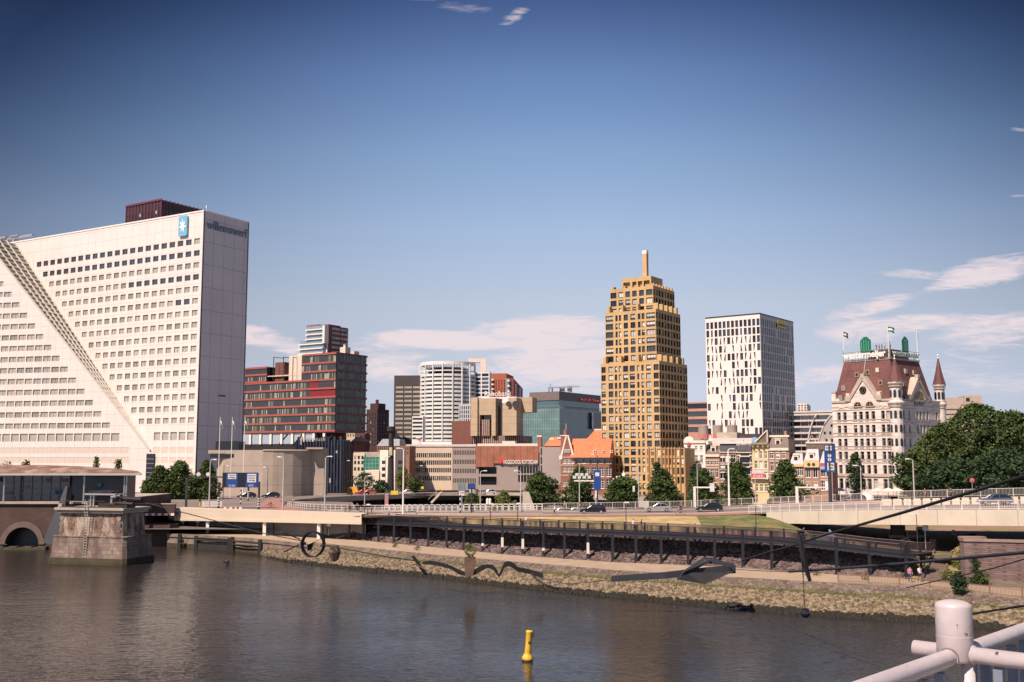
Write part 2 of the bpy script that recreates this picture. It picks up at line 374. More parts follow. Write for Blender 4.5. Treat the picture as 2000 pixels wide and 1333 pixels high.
w.face([(0,0,0),(0,R_,0),(0,R_,Z_),(0,0,Z_)],1); shell(w,L_,R_,Z_)
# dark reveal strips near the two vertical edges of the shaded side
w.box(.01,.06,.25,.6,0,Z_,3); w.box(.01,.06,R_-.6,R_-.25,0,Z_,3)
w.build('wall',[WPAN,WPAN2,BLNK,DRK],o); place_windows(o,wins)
c=MB(); c.box(-L_,.15,-.15,0,Z_,Z_+.5); c.box(0,.15,0,R_,Z_,Z_+.5); c.build('parapet',WHT,o)
pf=MB(); uu=b.ur(433,772); pf.box(0,.12,uu-1.8,uu+1.8,b.zr(776,uu),b.zr(768,uu),0); pf.box(.12,.16,uu-1.5,uu+1.5,b.zr(774.5,uu),b.zr(771.5,uu),1); pf.build('vent_grille',[STEEL,DRK],o)
# projecting lower wing whose sloping edge makes the diagonal
ca,sa=math.cos(b.ang),math.sin(b.ang); C0=Vector((b.X,b.D))
def toloc(p): q=Vector((p[0],p[1]))-C0; return Vector((q.x*ca+q.y*sa,-q.x*sa+q.y*ca,p[2]-b.zb))
uj=b.u(297,885)
pj=C0+Vector((ca*uj,sa*uj)); a2=R(-15); d2=Vector((-math.cos(a2),-math.sin(a2)))
def wing(px,py): # point on wing plane
    t=0
    D=370
    for _ in range(6):
        z=zpy(py,D); t=along(pj.x,pj.y,d2.x,d2.y,px,z); D=pj.y+d2.y*t
    return toloc((pj.x+d2.x*t,D,zpy(py,D)))
def mainp(px,py):
    D=370
    for _ in range(6): z=zpy(py,D); t=along(C0.x,C0.y,-ca,-sa,px,z); D=C0.y-sa*t
    return Vector((-t,0,zpy(py,D)-b.zb))
J=mainp(297,885); J0=Vector((J.x,0,0)); A_=wing(0,508); 
dirw=(A_-J); B_=mainp(32,478); B3=B_; A3=J+dirw*((B_.z-J.z)/dirw.z)
far=Vector((A3.x-14,A3.y-(14*math.tan(R(15.5))),A3.z)); far0=Vector((far.x,far.y,0)); 
wg=MB(); du=Vector((math.cos(R(-30.5+15)),0,0))
# wing facade in its own frame: u along the wing plane from J leftwards
wdir=Vector(((A_-J).x,(A_-J).y,0)).normalized(); Lw=Vector(((far-J).x,(far-J).y,0)).length
def wx(u,d,z):
    nrm=Vector((wdir.y,-wdir.x,0)); nrm=nrm if nrm.y<0 else -nrm
    p=J0+wdir*u+nrm*(d); return (p.x,p.y,z)
slope=(A3.z-J.z)/(Vector(((A3-J).x,(A3-J).y,0)).length)
def wu(px,py): p=wing(px,py); return Vector((p.x-J0.x,p.y,0)).length, p.z
us,_=wu(109,892/4+370); # reference column
c0,z0_=wu(60/4,820/4+370); c1,z1_=wu(435/4,1320/4+370); stp=(c0-c1)/6; dz=(z0_-z1_)/6
rws=[]; wws=[]; wa=math.atan2(-wdir.y,-wdir.x)
for k in range(-4,13):
    z=z0_-dz*k-.95; cols=[]
    for j in range(0,30):
        u=c0-stp*k+stp*j
        if u<2 or u>Lw-2 or z+2+ .2>J.z+slope*(u-1.6)-1.5: continue
        cols.append((u-1.55,u+1.55)); p=wx(u,0,z)
        wws.append((winmesh(3.1,1.9,(STEEL,rnd.choice((LGT,LG2,LG2)),GL),1,0,.08,0.0,0,.32) if rnd.random()>.1 else winmesh(3.1,1.9,(STEEL,MATS['deep grey blind behind glass'],GL),1,0,.08,0,0,.32),p,wa,u))
    if cols: rws.append((z,z+1.9,cols))
ub,zb_=wu(225,892/4*0+853.5); zl=zb_-1.4; cols=[]
for j in range(0,30):
    u=ub+stp*1.03*j
    if u>Lw-2: break
    cols.append((u-1.6,u+1.6)); wws.append((winmesh(3.2,2.7,(STEEL,LG2,BLI),0,0,.08,0,0,.32),wx(u,0,zl),wa,u-500))
rws.append((zl,zl+2.7,cols)); pn=[]
for py in (880,899):
    u_,z_=wu(243,py); cols=[]
    for j in range(0,30):
        u=u_+stp*1.03*j
        if u>Lw-2: break
        cols.append((u-1.7,u+1.7)); pn.append((u,z_-1))
    rws.append((z_-1,z_+1.1,cols))
# cut facade sheet along the slope: rectangle below, stepped rows clipped by triangles above
def wall_row(za,zb2,cols):
    ua=max(0,(za-J.z)/slope); ubb=max(0,(zb2-J.z)/slope)
    wg.facade(wx,ubb,Lw,za,zb2,[(za,zb2,cols)] if cols else [],.32,0)
    if ubb>ua: wg.face([wx(ua,0,za),wx(ubb,0,za),wx(ubb,0,zb2)],0)
    if ua>0 and False: pass
rws.sort(); z=0; top=A3.z
for (a,bb,cl_) in rws:
    if a>z: wall_row(z,a,[])
    wall_row(a,bb,cl_); z=bb
if z<top: wall_row(z,top,[])
for u,z in pn: wg.face([wx(u-1.7,-.06,z),wx(u+1.7,-.06,z),wx(u+1.7,-.06,z+2.1),wx(u-1.7,-.06,z+2.1)],2)
wg.build('wing_wall',[WPAN,WPAN,BLNK],o)
wws.sort(key=lambda t:t[3]); place_windows(o,[t[:3] for t in wws],'wing_window')
# sloping louvred band between wing edge and main face
SL=M('cream louvre steel',(.50,.47,.41),.5,var=.08); lv=MB(); A3f=Vector((wx((A3.z-J.z)/slope,0,0)[0],wx((A3.z-J.z)/slope,0,0)[1],A3.z))
lv.face([J,A3f,B3],1)
for k in range(5):
    t=.02+.96*k/4; q=A3f*(1-t)+B3*t; nz=Vector((.5,-.6,.62)).normalized()*.35
    lv.tube([J+nz*.3+(q-J)*.01,q+nz],.32,5,0)
for k in range(1,46):
    t=k/46; a,c=J+(A3f-J)*t,J+(B3-J)*t; nz=Vector((.5,-.6,.62)).normalized()*.15
    lv.tube([a+nz,c+nz],.3 if k%2 else .18,4,0)
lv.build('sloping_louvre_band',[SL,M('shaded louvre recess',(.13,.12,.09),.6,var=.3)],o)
sh=MB(); p=mainp(293,888); sh.box(p.x-1.0,p.x+2.6,-.6,.0,0,p.z+.3,0)
for k in range(9): sh.box(p.x-1.05,p.x+2.65,-.65,-.6,k*p.z/9,k*p.z/9+.15,1)
sh.build('stair_shaft',[GLD,STEEL],o)
# star logo + lettering
u=b.u(360,442); zc=b.z(442,u); lg=MB(); s_=4.1
ring=[]; 
for cx,cz,a0 in ((1,1,0),(-1,1,90),(-1,-1,180),(1,-1,270)):
    for k in range(4): a=R(a0+k*30); ring.append((u+cx*(s_/2-.6)+.6*math.cos(a),zc+cz*(s_*.84-.6)+.6*math.sin(a)))
lg.yprism(ring,-.75,-.05,0)
pts=[]
for k in range(14): a=R(90+k*360/14); r=1.75 if k%2==0 else .68; pts.append((u+r*math.cos(a),zc+1.45*r*math.sin(a)))
cst=(u,-.85,zc)
for k in range(14): p,q=pts[k],pts[(k+1)%14]; lg.face([cst,(p[0],-.85,p[1]),(q[0],-.85,q[1])],1)
lg.yprism(pts,-.84,-.76,1)
lg.build('star_logo',[M('light blue sign',(.16,.40,.55),.4,var=.05),M('white sign star',(.85,.83,.8),.4,var=.02)],o)
LET=M('blue grey lettering',(.17,.20,.26),.5,var=.05)
y0,y1=b.ur(403,440),b.ur(482,457); zt=b.zr(447,(y0+y1)/2)
text(o,'lettering','willemswerf',y1-y0,3.0,(.2,(y0+y1)/2,zt),RT,LET,.1,.01)
# antenna, roof gantry
g=MB(); g.tube([(-.3,1.5,Z_),(-.3,1.5,Z_+2.6)],.07,6); g.box(-.5,-.1,1.3,1.7,Z_+1.6,Z_+2.3); g.build('antenna',WHT,o)
p=mainp(20,475); q=MB(); gx,gz=-p.x,p.z
q.box(p.x-9,p.x+10,2,3,gz+2.2,gz+3.0); q.box(p.x-6,p.x-5,2,4,gz-1,gz+2.2); q.box(p.x-2,p.x-1,2,4,gz-1,gz+2.2)
q.box(p.x-9.5,p.x-5.5,1.4,3.6,gz+2.9,gz+3.6); q.box(p.x-3,p.x+2,1.6,3.4,gz+3.0,gz+3.5); q.tube([(p.x+9,2.5,gz+2.6),(p.x-10,2.5,gz+3.8)],.12,5)
g_=thing('roof_gantry','steel window-cleaning gantry on the roof of the white office block','gantry',(b.X,b.D,b.zb),b.ang); q.build('beam',STEEL,g_)

# ---------------------------------------------- dark tower with red fins behind the office block
b=Block('residential_tower','dark tower with red vertical fins rising behind the white office block','tower',316,430,-33,247,393,390,4.0); o=b.o
RFIN=M('red painted fins',(.16,.022,.03),.45,var=.15); DWL=M('dark tower cladding',(.035,.02,.025),.5,var=.2)
w=MB(); w.face([(-b.L,0,0),(0,0,0),(0,0,b.h),(-b.L,0,b.h)]); w.face([(0,0,0),(0,b.Rr,0),(0,b.Rr,b.h),(0,0,b.h)]); shell(w,b.L,b.Rr,b.h-5); w.build('wall',DWL,o)
f=MB(); n=11
for k in range(n+1): x=-b.L*k/n; f.box(x-.2,x+.2,-.2,-.02,b.h-30,b.h+.4)
for k in range(1,11): y=b.Rr*k/10; f.box(.02,.2,y-.2,y+.2,b.h-30,b.h+.4)
f.box(-b.L,.5,-.55,-.5,b.h-.1,b.h+.5); f.build('fins',RFIN,o)
ws=[]
for r in range(6):
    for k in range(n): ws.append((wtype(b.L/n-.9,2.3,rnd,(GL,GLB),pb=.25,dep=.1),(-b.L*(k+.5)/n,-.13,b.h-6.5-r*3.3),0))
    for k in range(10): ws.append((wtype(b.Rr/10-.9,2.3,rnd,(GL,GLB),pb=.2,dep=.1),(.13,b.Rr*(k+.5)/10,b.h-6-r*3.3),R(90)))
place_windows(o,ws)

# ---------------------------------------------- red banded glass apartment block
b=Block('apartment_block','dark glass apartment block ringed by bright red floor bands above white columns','apartment block',657,545,-33,470,716,688,4.0); o=b.o
RED=M('red spandrel band',(.32,.078,.058),.5,var=.1,scale=.4); RFD=M('shade toned red spandrel',(.16,.03,.03),.5,var=.15)  # darker copy puts shade into the bands of the right face
uN=b.u(591,740); uM=b.u(521,740); zs=[b.z(py,0) for py in (688,705.5,722,739,756,773,789.5,806,823,839.5)]; 
w=MB(); zlow=b.z(845,0)
w.box(-b.L,0,0.05,b.Rr,zlow,zs[3]-.1); w.box(uN,0,0.05,b.Rr,zs[3]-.1,zs[0]); w.box(-b.L,uM,.05,14,zs[3]-.1,zs[1]-.5)
w.build('wall',GLD,o); bd=MB(); rn=random.Random(5)
for i,z in enumerate(zs):
    x0=-b.L if i>2 else uN
    z2=z-.85 if i<len(zs) else z
    bd.box(x0,.35,-.5,0.04,z-.9,z+.1,0); bd.box(.02,.5,.05,b.Rr+.3,z-.9,z+.1,1)
    if i in(0,1,2): 
        zz=zs[1]-.45-3.9*i; bd.box(-b.L,uM+.3,-.5,.04,zz-.9+.0,zz+.1,0)
bd.build('floor_band',[RED,RFD],o)
cu=[M('cream curtain panel',(.36,.36,.27),.5,var=.3),M('green grey curtain panel',(.15,.18,.14),.5,var=.2),M('dark glass bay',(.03,.04,.045),.08,spec=.9,var=.3),M('red curtain panel',(.25,.02,.03),.5,var=.1),M('dark mullion',(.02,.02,.02),.4,var=.1)]
bays=[]
def bay(w_,h_,style):
    k=('bay',round(w_,2),round(h_,2),style)
    if k in WM: return WM[k]
    r_=random.Random(style); g=MB(); n=7; s=w_/n
    for i in range(n):
        c=2 if r_.random()<.66 else r_.choice((0,1,1)); c=3 if style>90 and r_.random()<.8 else c
        g.box(-w_/2+i*s+.08,-w_/2+(i+1)*s-.05,-.08,0,0.05,h_*(1 if c!=0 else r_.choice((1,.8))),c); g.box(-w_/2+i*s-.04,-w_/2+i*s+.07,-.16,0,0,h_,4)
    WM[k]=g.data('window',cu); return WM[k]
for i in range(len(zs)):
    z=zs[i]; zb_=(zs[i+1] if i+1<len(zs) else zlow)+.1; hh=z-.9-zb_-.0
    x=-.3
    while x>(-b.L+6 if i>2 else uN+5):
        bays.append((bay(6,hh,91 if (i==4 and x>-13) or (i==3 and -13<x<-8) else rn.randint(1,7)),(x-3,.04,zb_),0)); x-=6.05
for i in range(len(zs)):
    z=zs[i]; zb_=(zs[i+1] if i+1<len(zs) else zlow)+.1; hh=z-.9-zb_
    y=.4
    while y<b.Rr-4.5: bays.append((bay(4.6,hh,rn.randint(1,7)+20),(.02,y+2.3,zb_),R(90))); y+=4.7
for k in (0,1):
    x=-b.L+.5
    while x<uM-5: bays.append((bay(5,2.9,rn.randint(1,7)),(x+2.5,.04,zs[1]-.45-3.9*(k+1)+.12),0)); x+=5.1
place_windows(o,bays)
t=MB(); zc=zs[3]; a,c=b.u(556,735),b.u(581,735)
t.box(a,c,3,12,zc,b.z(694,a)); t.box(uM+2,uM+9,4,13,zc,b.z(705,a),1)
for k in range(3): u_=b.u(533+19*k,735); t.box(u_-.15,u_+.15,.1,.4,zc,b.z(697,u_),2); t.box(u_-.15,u_+.15,.4,8,b.z(697,u_)-.3,b.z(697,u_),2)
t.box(uM,uN,.1,.3,zc+3,zc+3.4,0); t.box(uM,uN,3,12,zc+3.1,zc+3.5,0); t.build('roof_terrace_structure',[M('cream render',(.58,.5,.4),.8,var=.08),M('brown brick wall',(.14,.06,.045),.85,var=.2),DRK],o)
col=MB(); col.box(-b.L,-1,1,b.Rr-2,0,zlow-5.5,1); col.build('base_hall',[WHT,M('dark brown base hall',(.02,.013,.012),.5,var=.2)],o)
for k,px in enumerate((488,508,528,549,570,592,612,632)):
    u_=b.u(px,852); cc=MB(); cc.box(-.75,.75,-.4,.6,zlow-5.6,zlow-.02); cc.build('column',WHT,o,(u_,.5,0))
br=MB(); 
for k in range(4): x=-8-k*11; br.tube([(x,1.2,zlow-5.5),(x+6,1.2,zlow-.5)],.4,6)
br.build('brace',DRK,o)
sgn=MB(); u_=b.u(628,858)
# roof plant
rp=MB(); u_=b.u(684,685); rp.box(.2-5,-1,8,12,b.h,b.h+3.6); rp.box(-3.4,-2.2,9,10,b.h+3.6,b.h+5); rp.box(-4,-1,15,19,b.h,b.h+2); rp.build('roof_plant',M('cream render',(.5,.4,.3)),o)
# dark ribbed hall in front of it
b=Block('office_hall','dark navy ribbed hall under the red banded block, right of the round concrete building','office building',668,352,-33,575,683,862,5.0); o=b.o
w=MB(); w.box(-b.L,0,0,b.Rr,0,b.h); w.build('wall',M('navy cladding',(.012,.016,.03),.35,var=.2),o)
f=MB(); n=16
for k in range(n): x=-b.L*k/n; f.box(x-.25,x+.15,-.5,-.0,0,b.h+.5); 
for k in range(5): y=b.Rr*(k+.5)/5; f.box(0,.4,y-.2,y+.2,0,b.h+.5)
f.build('ribs',M('dark navy fins',(.035,.04,.06),.4,var=.2),o)
wn=[]
for k in range(n-1):
    for r in range(4):
        if rnd.random()<.6: wn.append((wtype(1.1,2.8,rnd,(GL,GLB),pb=.35,dep=.06,nv=0),(-b.L*(k+.5)/n,-.1,2+r*4.6),0))
place_windows(o,wn)
text(o,'lettering','silvermuse',b.L*.52,1.5,(-b.L*.58,-.6,b.h+.9),FR,STEEL,.05)

# ---------------------------------------------- red brick tower with white stepped balconies
b=Block('brick_apartment_tower','red brick apartment tower with stepped white balconies above the red banded block','apartment tower',641,560,-33,604,680,633,4.0); o=b.o
BRR=M('red brown brick',(.20,.055,.04),.8,var=.15); GLS=M('pale blue glass',(.18,.25,.30),.1,var=.2,spec=.9)
zs=[b.z(634+9.3*k,0) for k in range(7)]; w=MB(); w.box(-5,0,.2,b.Rr*.62,0,b.h); w.box(-5,0,b.Rr*.62,b.Rr,0,b.h-.6); w.box(-b.L,-5,6,b.Rr,0,b.h-2); w.box(-b.L,-5,-2,6,b.h-1.3,b.h); w.build('wall',BRR,o)
bl=MB()
for k in range(1,7):
    ext=0 if k<4 else 5
    bl.box(-b.L-ext,-1,-3,.2,zs[k]-.2,zs[k]+.35,0); 
    bl.box(-b.L-ext+.5,-1,-2.2,.1,zs[k]+.35,zs[k-1]-.4,1)
bl.box(-1.2,.25,-3,.2,zs[4],b.h-1,0); bl.box(-6,0,-.5,.2,zs[6],zs[4],0)
bl.build('balconies',[WHT,GLS],o); ws=[]
for k in range(7):
    for y in (b.Rr*.3,b.Rr*.48,b.Rr*.75,b.Rr*.9): ws.append((wtype(3.4,1.1,rnd,(GLS,GL),pb=.2,dep=.05,nv=1,fr=WFR),(.08,y,zs[k]-2.1 if k else b.h-2.6),R(90)))
place_windows(o,ws)

# ---------------------------------------------- mid-distance left group
def slabtower(name,label,cat,pxc,D,ang,pxl,pxr,pyt,wall,cols,rows_py,wh,ww,glass,colr=None,pb=.4,frame=DFR,zb=4.0,nv=1,rcols=0,group=None,dep=.25,rowsr=None,blinds=BLI,fronta=0.02,frontb=.98,cap=100):
    b=Block(name,label,cat,pxc,D,ang,pxl,pxr,pyt,zb,group); rws=[]; rr=[]; ws=[]
    pitch=b.L*(frontb-fronta)/cols
    for py in rows_py:
        z=b.z(py,0); cs=[]
        for k in range(cols):
            u=-b.L*(1-fronta)+pitch*(k+.5); w_=pitch*ww; cs.append((u-w_/2,u+w_/2)); ws.append((wtype(w_,wh,rnd,glass,pb=pb,fr=frame,nv=nv,dep=dep,blinds=blinds),(u,0,z-wh/2),0))
        rws.append((z-wh/2,z+wh/2,cs))
        if rcols:
            pr=b.Rr*.94/rcols; cs=[]
            for k in range(rcols):
                u=b.Rr*.03+pr*(k+.5); w_=pr*ww; cs.append((u-w_/2,u+w_/2)); ws.append((wtype(w_,wh,rnd,glass,pb=pb*.6,fr=frame,nv=nv,dep=dep,blinds=blinds),(0,u,z-wh/2),R(90)))
            rr.append((z-wh/2,z+wh/2,cs))
    w=MB(); w.facade(front,-b.L,0,0,b.h,rws,dep,0); w.facade(right,0,b.Rr,0,b.h,rr,dep,1); shell(w,b.L,b.Rr,b.h,0)
    w.build('wall',[wall,colr or wall],b.o); place_windows(b.o,ws,cap=cap); return b
BRD=M('dark purple brick',(.055,.02,.022),.8,var=.2)
b=slabtower('brick_tower','dark purple brick tower block just right of the red banded block','tower block',737,520,-30,716,760,799,BRD,4,[810+7.5*k for k in range(9)],1.3,.55,(GL,),pb=.15,rcols=4)
pl=MB(); pl.box(-6,-1,2,8,b.h,b.h+3); pl.tube([(-4,5,b.h+3),(-4,5,b.h+5)],.8,8); pl.build('roof_plant',BRD,b.o)
b=slabtower('brick_tower','low reddish brick block with many small windows under the dark purple tower','building',712,470,-30,676,722,846,M('purple brick',(.12,.045,.04),.8,var=.2),8,[852+5.3*k for k in range(5)],.8,.6,(GL,),pb=.3)
# chimney
t=thing('chimney','tall dark chimney with a flared top left of the grey tower','chimney',P(763.5,900,330)[:],0); t.location.z=4
k=MB(); zt=zpy(833,330)-4; k.lathe([(1.15,0),(.8,zt-4.5),(.75,zt-2),(1.3,zt-1.4),(1.3,zt),(0,zt)],12); k.build('stack',M('dark chimney brick',(.03,.025,.025),.9,var=.3),t)
k=MB(); k.box(-.5,.5,-1.3,-.75,zt-9,zt-6.5); k.build('maintenance_box',M('beige box',(.5,.42,.3)),t)
GREY=M('charcoal cladding',(.055,.045,.045),.6,var=.15)
b=slabtower('office_tower','plain charcoal office tower with pale window strips left of the white round tower','office tower',823,610,-6,770,832,733,GREY,3,[756+8.75*k for k in range(12)],1.5,.88,(M('pale strip glazing',(.52,.48,.38),.3,var=.15,coat=.5),),pb=0,nv=6,dep=.15,fronta=.035,frontb=.99)
b=slabtower('office_tower','low dark annex with white windows at the foot of the charcoal tower','building',772,580,-6,754,776,839,GREY,2,[854],1.2,.85,(BLW,),pb=0,nv=4,dep=.1)
# white round tower
D=600; zt=zpy(704,D); cx=Xpx(872,D,zt); rad=(Xpx(924,D,zt)-Xpx(819,D,zt))/2*1.08
t=thing('round_tower','white round-fronted office tower with an open crown of slender ribs','office tower',(cx,D+rad,4),0)
WC=M('white tower cladding',(.70,.68,.64),.5,var=.05); hh=zt-4; n=7
zz=[zpy(707+8.05*k,D)-4 for k in range(22)]; w=MB(); 
a0,a1=183,342
w.lathe([(rad-.6,0),(rad-.6,zz[3])],24,m=0); w.lathe([(rad,zz[0]-1.4),(rad,zz[0]+.6),(rad-1.2,zz[0]+.6),(rad-1.2,zz[0]-1.4)],32,m=0,a0=a0-8,a1=a1+8)
for k in range(3,22): w.lathe([(rad-.6,zz[k]-.75),(rad,zz[k]-.75),(rad,zz[k]+.55),(rad-.6,zz[k]+.55)],32,m=0,a0=a0,a1=a1)
w.box(-rad,rad,0,rad*.9,0,zz[3]); w.build('wall',WC,t); 
ws=[]; nb=8
for k in range(3,22):
    for j in range(nb):
        g=MB(); A0=a0+(a1-a0)*j/nb+1.2; A1=a0+(a1-a0)*(j+1)/nb-1.2; key=('arc',k>20,j,rnd.random()<.3)
        if key not in WM: g.lathe([(rad-.35,0),(rad-.35,1.35)],4,a0=A0,a1=A1); WM[key]=g.data('window',GLG if not key[3] else GL)
        ws.append((WM[key],(0,0,zz[k]-.75-1.4),0))
place_windows(t,ws)
for j in range(nb+1):
    a=R(a0+(a1-a0)*j/nb); c=MB(); c.box(-.3,.3,-.45,.45,0,zz[0]-.5); o_=c.build('rib',WC,t,((rad+.05)*math.cos(a),(rad+.05)*math.sin(a),0)); o_.rotation_euler.z=a+R(90)
c=MB()
for j in range(nb*3+1):
    a=R(a0+(a1-a0)*j/nb/3); c.tube([(rad*.98*math.cos(a),rad*.98*math.sin(a),zz[0]-.3),(rad*.6*math.cos(a),rad*.6*math.sin(a),zz[0]-4)],.22,4)
c.lathe([(rad-.4,zz[2]-.3),(rad,zz[2]-.3),(rad,zz[2]+.4),(rad-.4,zz[2]+.4)],32,a0=a0,a1=a1)
c.lathe([(rad*.72,zz[3]),(rad*.72,zz[1])],20,m=1); c.build('roof_crown',[WC,GLD],t)
# low curved wing of the round tower, at left
b=slabtower('office_wing','low white curved wing with dark window strips at the foot of the round tower','office building',826,570,-14,805,830,813,WC,1,[818+7.6*k for k in range(6)],1.1,.95,(GLG,GL),pb=0,nv=3,dep=.2)
# big white frame and white block behind
fr=MB(); Df=625; x0,x1=Xpx(921,Df,60),Xpx(950,Df,60); z1=zpy(700,Df); z2=zpy(745,Df); fr.box(x0-2,x1,0,4,z1-4-4.5-2.2+4.5,z1-4); fr.box(x1-3.6,x1,0.02,3.98,z2-4,z1-4-2.2)
t=thing('roof_frame','big cream open frame beside the crown of the round tower','frame',(0,Df,4),0); fr.build('frame',M('cream frame paint',(.68,.58,.48),.6,var=.05),t)
b=slabtower('office_block','white office block with blue window strips right of the round tower','office building',956,610,-12,924,960,727,WC,2,[732+7.8*k for k in range(9)],1.7,.86,(GLB,M('steel blue glass',(.10,.14,.20),.1,var=.2)),pb=0,nv=3,dep=.2)
# orange red apartment towers
OBR=M('orange red brick',(.34,.10,.055),.8,var=.12)
b=slabtower('apartment_tower','orange red apartment tower behind the white office block','apartment tower',989,650,-10,954,1003,729,OBR,5,[744+5.2*k for k in range(7)],1.3,.35,(GL,),pb=.1,rcols=1,dep=.2,fronta=.2)
bl=MB(); 
for k in range(8): bl.box(-b.L*.86,-b.L*.70,-1.2,0,b.h-4.5-k*2.9,b.h-3.5-k*2.9)
bl.build('balconies',WHT,b.o)
b=slabtower('apartment_tower','dark red apartment tower with a white balcony edge, rightmost of the orange pair','apartment tower',1003,640,-4,988,1021,739,M('brick dark red',(.24,.05,.045),.8,var=.12),2,[746+5.2*k for k in range(7)],1.3,.35,(GL,),pb=.1,rcols=2,dep=.2)
bl=MB(); bl.box(-b.L,-b.L*.55,-.6,-.01,0,b.h,0); 
for k in range(8): bl.box(-b.L*.8,-b.L*.5,-1.6,-.6,b.h-2-k*3.2,b.h-1-k*3.2,1)
bl.build('balcony_bay',[GLS,WHT],b.o)

# ---------------------------------------------- teal glass office
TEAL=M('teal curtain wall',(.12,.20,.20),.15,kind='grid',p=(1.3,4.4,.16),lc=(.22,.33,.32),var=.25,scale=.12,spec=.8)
TEALD=M('shade toned teal curtain wall',(.07,.14,.16),.15,kind='grid',p=(1.3,4.4,.12),lc=(.13,.2,.22),var=.2,scale=.12,spec=.8)  # shade put into the colour, for the right face and penthouse band
b=Block('glass_office','wide teal glass office with a grey penthouse and red rooftop lettering','office building',1093,500,-33,1000,1188,797,4.0); o=b.o
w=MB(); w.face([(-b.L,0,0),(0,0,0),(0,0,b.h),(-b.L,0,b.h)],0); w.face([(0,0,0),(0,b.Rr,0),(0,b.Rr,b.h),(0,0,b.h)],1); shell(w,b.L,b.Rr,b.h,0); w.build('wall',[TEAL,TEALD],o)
zp=b.z(764,0); up=-b.L*.64; w=MB(); w.box(up,-.6,.6,b.Rr*.86,b.z(781,0),zp,0); w.box(up+.3,-.9,.9,b.Rr*.84,b.h-.2,b.z(781,0),1); w.build('penthouse',[M('grey penthouse cladding',(.16,.13,.12),.6,kind='grid',p=(1.5,30,.1),var=.1),TEALD],o)
for (px,pyt) in ((1066,760),(1073,758),(1131,758)):
    u_=b.u(px,765); a=MB(); a.tube([(0,0,0),(0,0,2.4)],.22,6); a.build('flue',DRK,o,(min(u_,-1.5),3,zp))
cr=MB(); cr.tube([(-6,3,zp),(-7,3,zp+4)],.2,5); cr.box(-7,9,2.8,3.2,zp+1.8,zp+2.3); cr.box(-2,0,4,5,zp,zp+2.2); cr.box(2,3.5,4,6,zp-.2,zp+2.6,0); cr.build('maintenance_crane',STEEL,o)
rl=MB(); n=60
for k in range(n): y=b.Rr*k/n; rl.box(-.1,0,y,y+.08,b.h,b.h+1.3)
for k in range(n): x=-b.L*k/n; rl.box(x,x+.08,0,.1,b.h,b.h+1.3)
rl.box(-.1,0,0,b.Rr,b.h+1.3,b.h+1.4); rl.box(-b.L,0,0,.1,b.h+1.3,b.h+1.4); rl.build('roof_railing',STEEL,o)
y0,y1=b.ur(1135,781),b.ur(1180,783); text(o,'lettering','ipse de bruggen',y1-y0,2.0,(.3,(y0+y1)/2,b.zr(783,(y0+y1)/2)),RT,M('red lettering',(.6,.05,.05),.5),.1)
st=MB(); y2=b.ur(1152,806); st.box(.1,1.2,y2,b.Rr,b.zr(838,y2),b.zr(806,y2),0); st.box(1.2,1.4,y2,y2+1.2,b.zr(838,y2),b.zr(806,y2),1); st.build('stair_bay',[GLD,STEEL],o)

# ---------------------------------------------- brutalist concrete pump building
SAND=M('sand coloured concrete',(.40,.31,.21),.85,kind='grid',p=(40,2.9,.12),lc=(.24,.18,.12),var=.12,scale=.3)
STRP=M('brown and cream ribs',(.10,.04,.03),.7,kind='vstripe',p=(.9,.3),lc=(.40,.33,.27),var=.1)
BRW=M('brown ribbed cladding',(.17,.065,.045),.7,kind='vstripe',p=(.6,.1),lc=(.10,.04,.03),var=.12)
b=Block('concrete_building','sand coloured brutalist block of blank concrete towers over brown ribs','building',968,430,-20,898,1030,776,4.0); o=b.o
D=430; X=lambda px:Xpx(px,D,20)-b.X; Zp=lambda py:zpy(py,D)-4
w=MB(); C,Sn=math.cos(-b.ang),math.sin(-b.ang)
a0,a1=b.u(921,800),0
w.box(a0,a0+3,-1,8,Zp(851),b.h,0); w.box(a0+3,0,0,8,Zp(810),b.h-.3,0); w.box(a0+3,a0+3.6,0.01,8,Zp(851),Zp(810),0); w.box(-1.8,0,.01,8,Zp(851),Zp(810),0)
w.box(a0+3.6,-1.8,2.5,7,Zp(851),Zp(810),2); w.box(a0+4.2,-3,.6,2.5,Zp(851),Zp(819),1)
c0=b.ur(982,800) if False else 3.0
w.box(0.5,3.2,3,9,Zp(851),Zp(792),3)
w.box(3.2,6.0,-.5,8,Zp(851),Zp(787),0); w.box(6.3,9.8,-2,6,Zp(851),Zp(778),0); w.box(6,14.5,4,10,Zp(805),Zp(776),0); w.box(5.9,6.3,-.6,1,Zp(851),Zp(780),3)
w.box(3,6,-.5,5,Zp(787),Zp(783),4)
w.box(a0-6,11,1.5,14,0,Zp(851)-.02,1); w.box(a0-9.3,a0,1,9,0,Zp(821),5)
w.build('wall',[SAND,STRP,GLD,DRK,WHT,BRW],o)
v=MB(); v.tube([(6.6,-2.1,Zp(790)),(6.6,-2.9,Zp(790))],1.1,12); v.tube([(9.6,-2.1,Zp(791)),(9.6,-2.9,Zp(791))],1.4,12); v.build('round_vents',DRK,o)
b=slabtower('office_block','pale grey office block with small square windows behind the concrete building','office building',922,470,-20,896,935,789,M('pale grey panels',(.42,.45,.46),.6,var=.08),6,[796+8.5*k for k in range(5)],1.5,.5,(GL,GLG),pb=.3,nv=0,dep=.15)
t=thing('bank_sign_roof','white roof storey with pale lettering above the concrete building','roof',(Xpx(945,480,50),480,4),R(-20)); w=MB(); zt=zpy(776,480)-4; w.box(-6,16,0,8,zt-4,zt); w.build('roof_storey',WHT,t); text(t,'lettering','Rabobank',13,2.4,(7,-.1,zt+1.6),FR,WHT,.15)

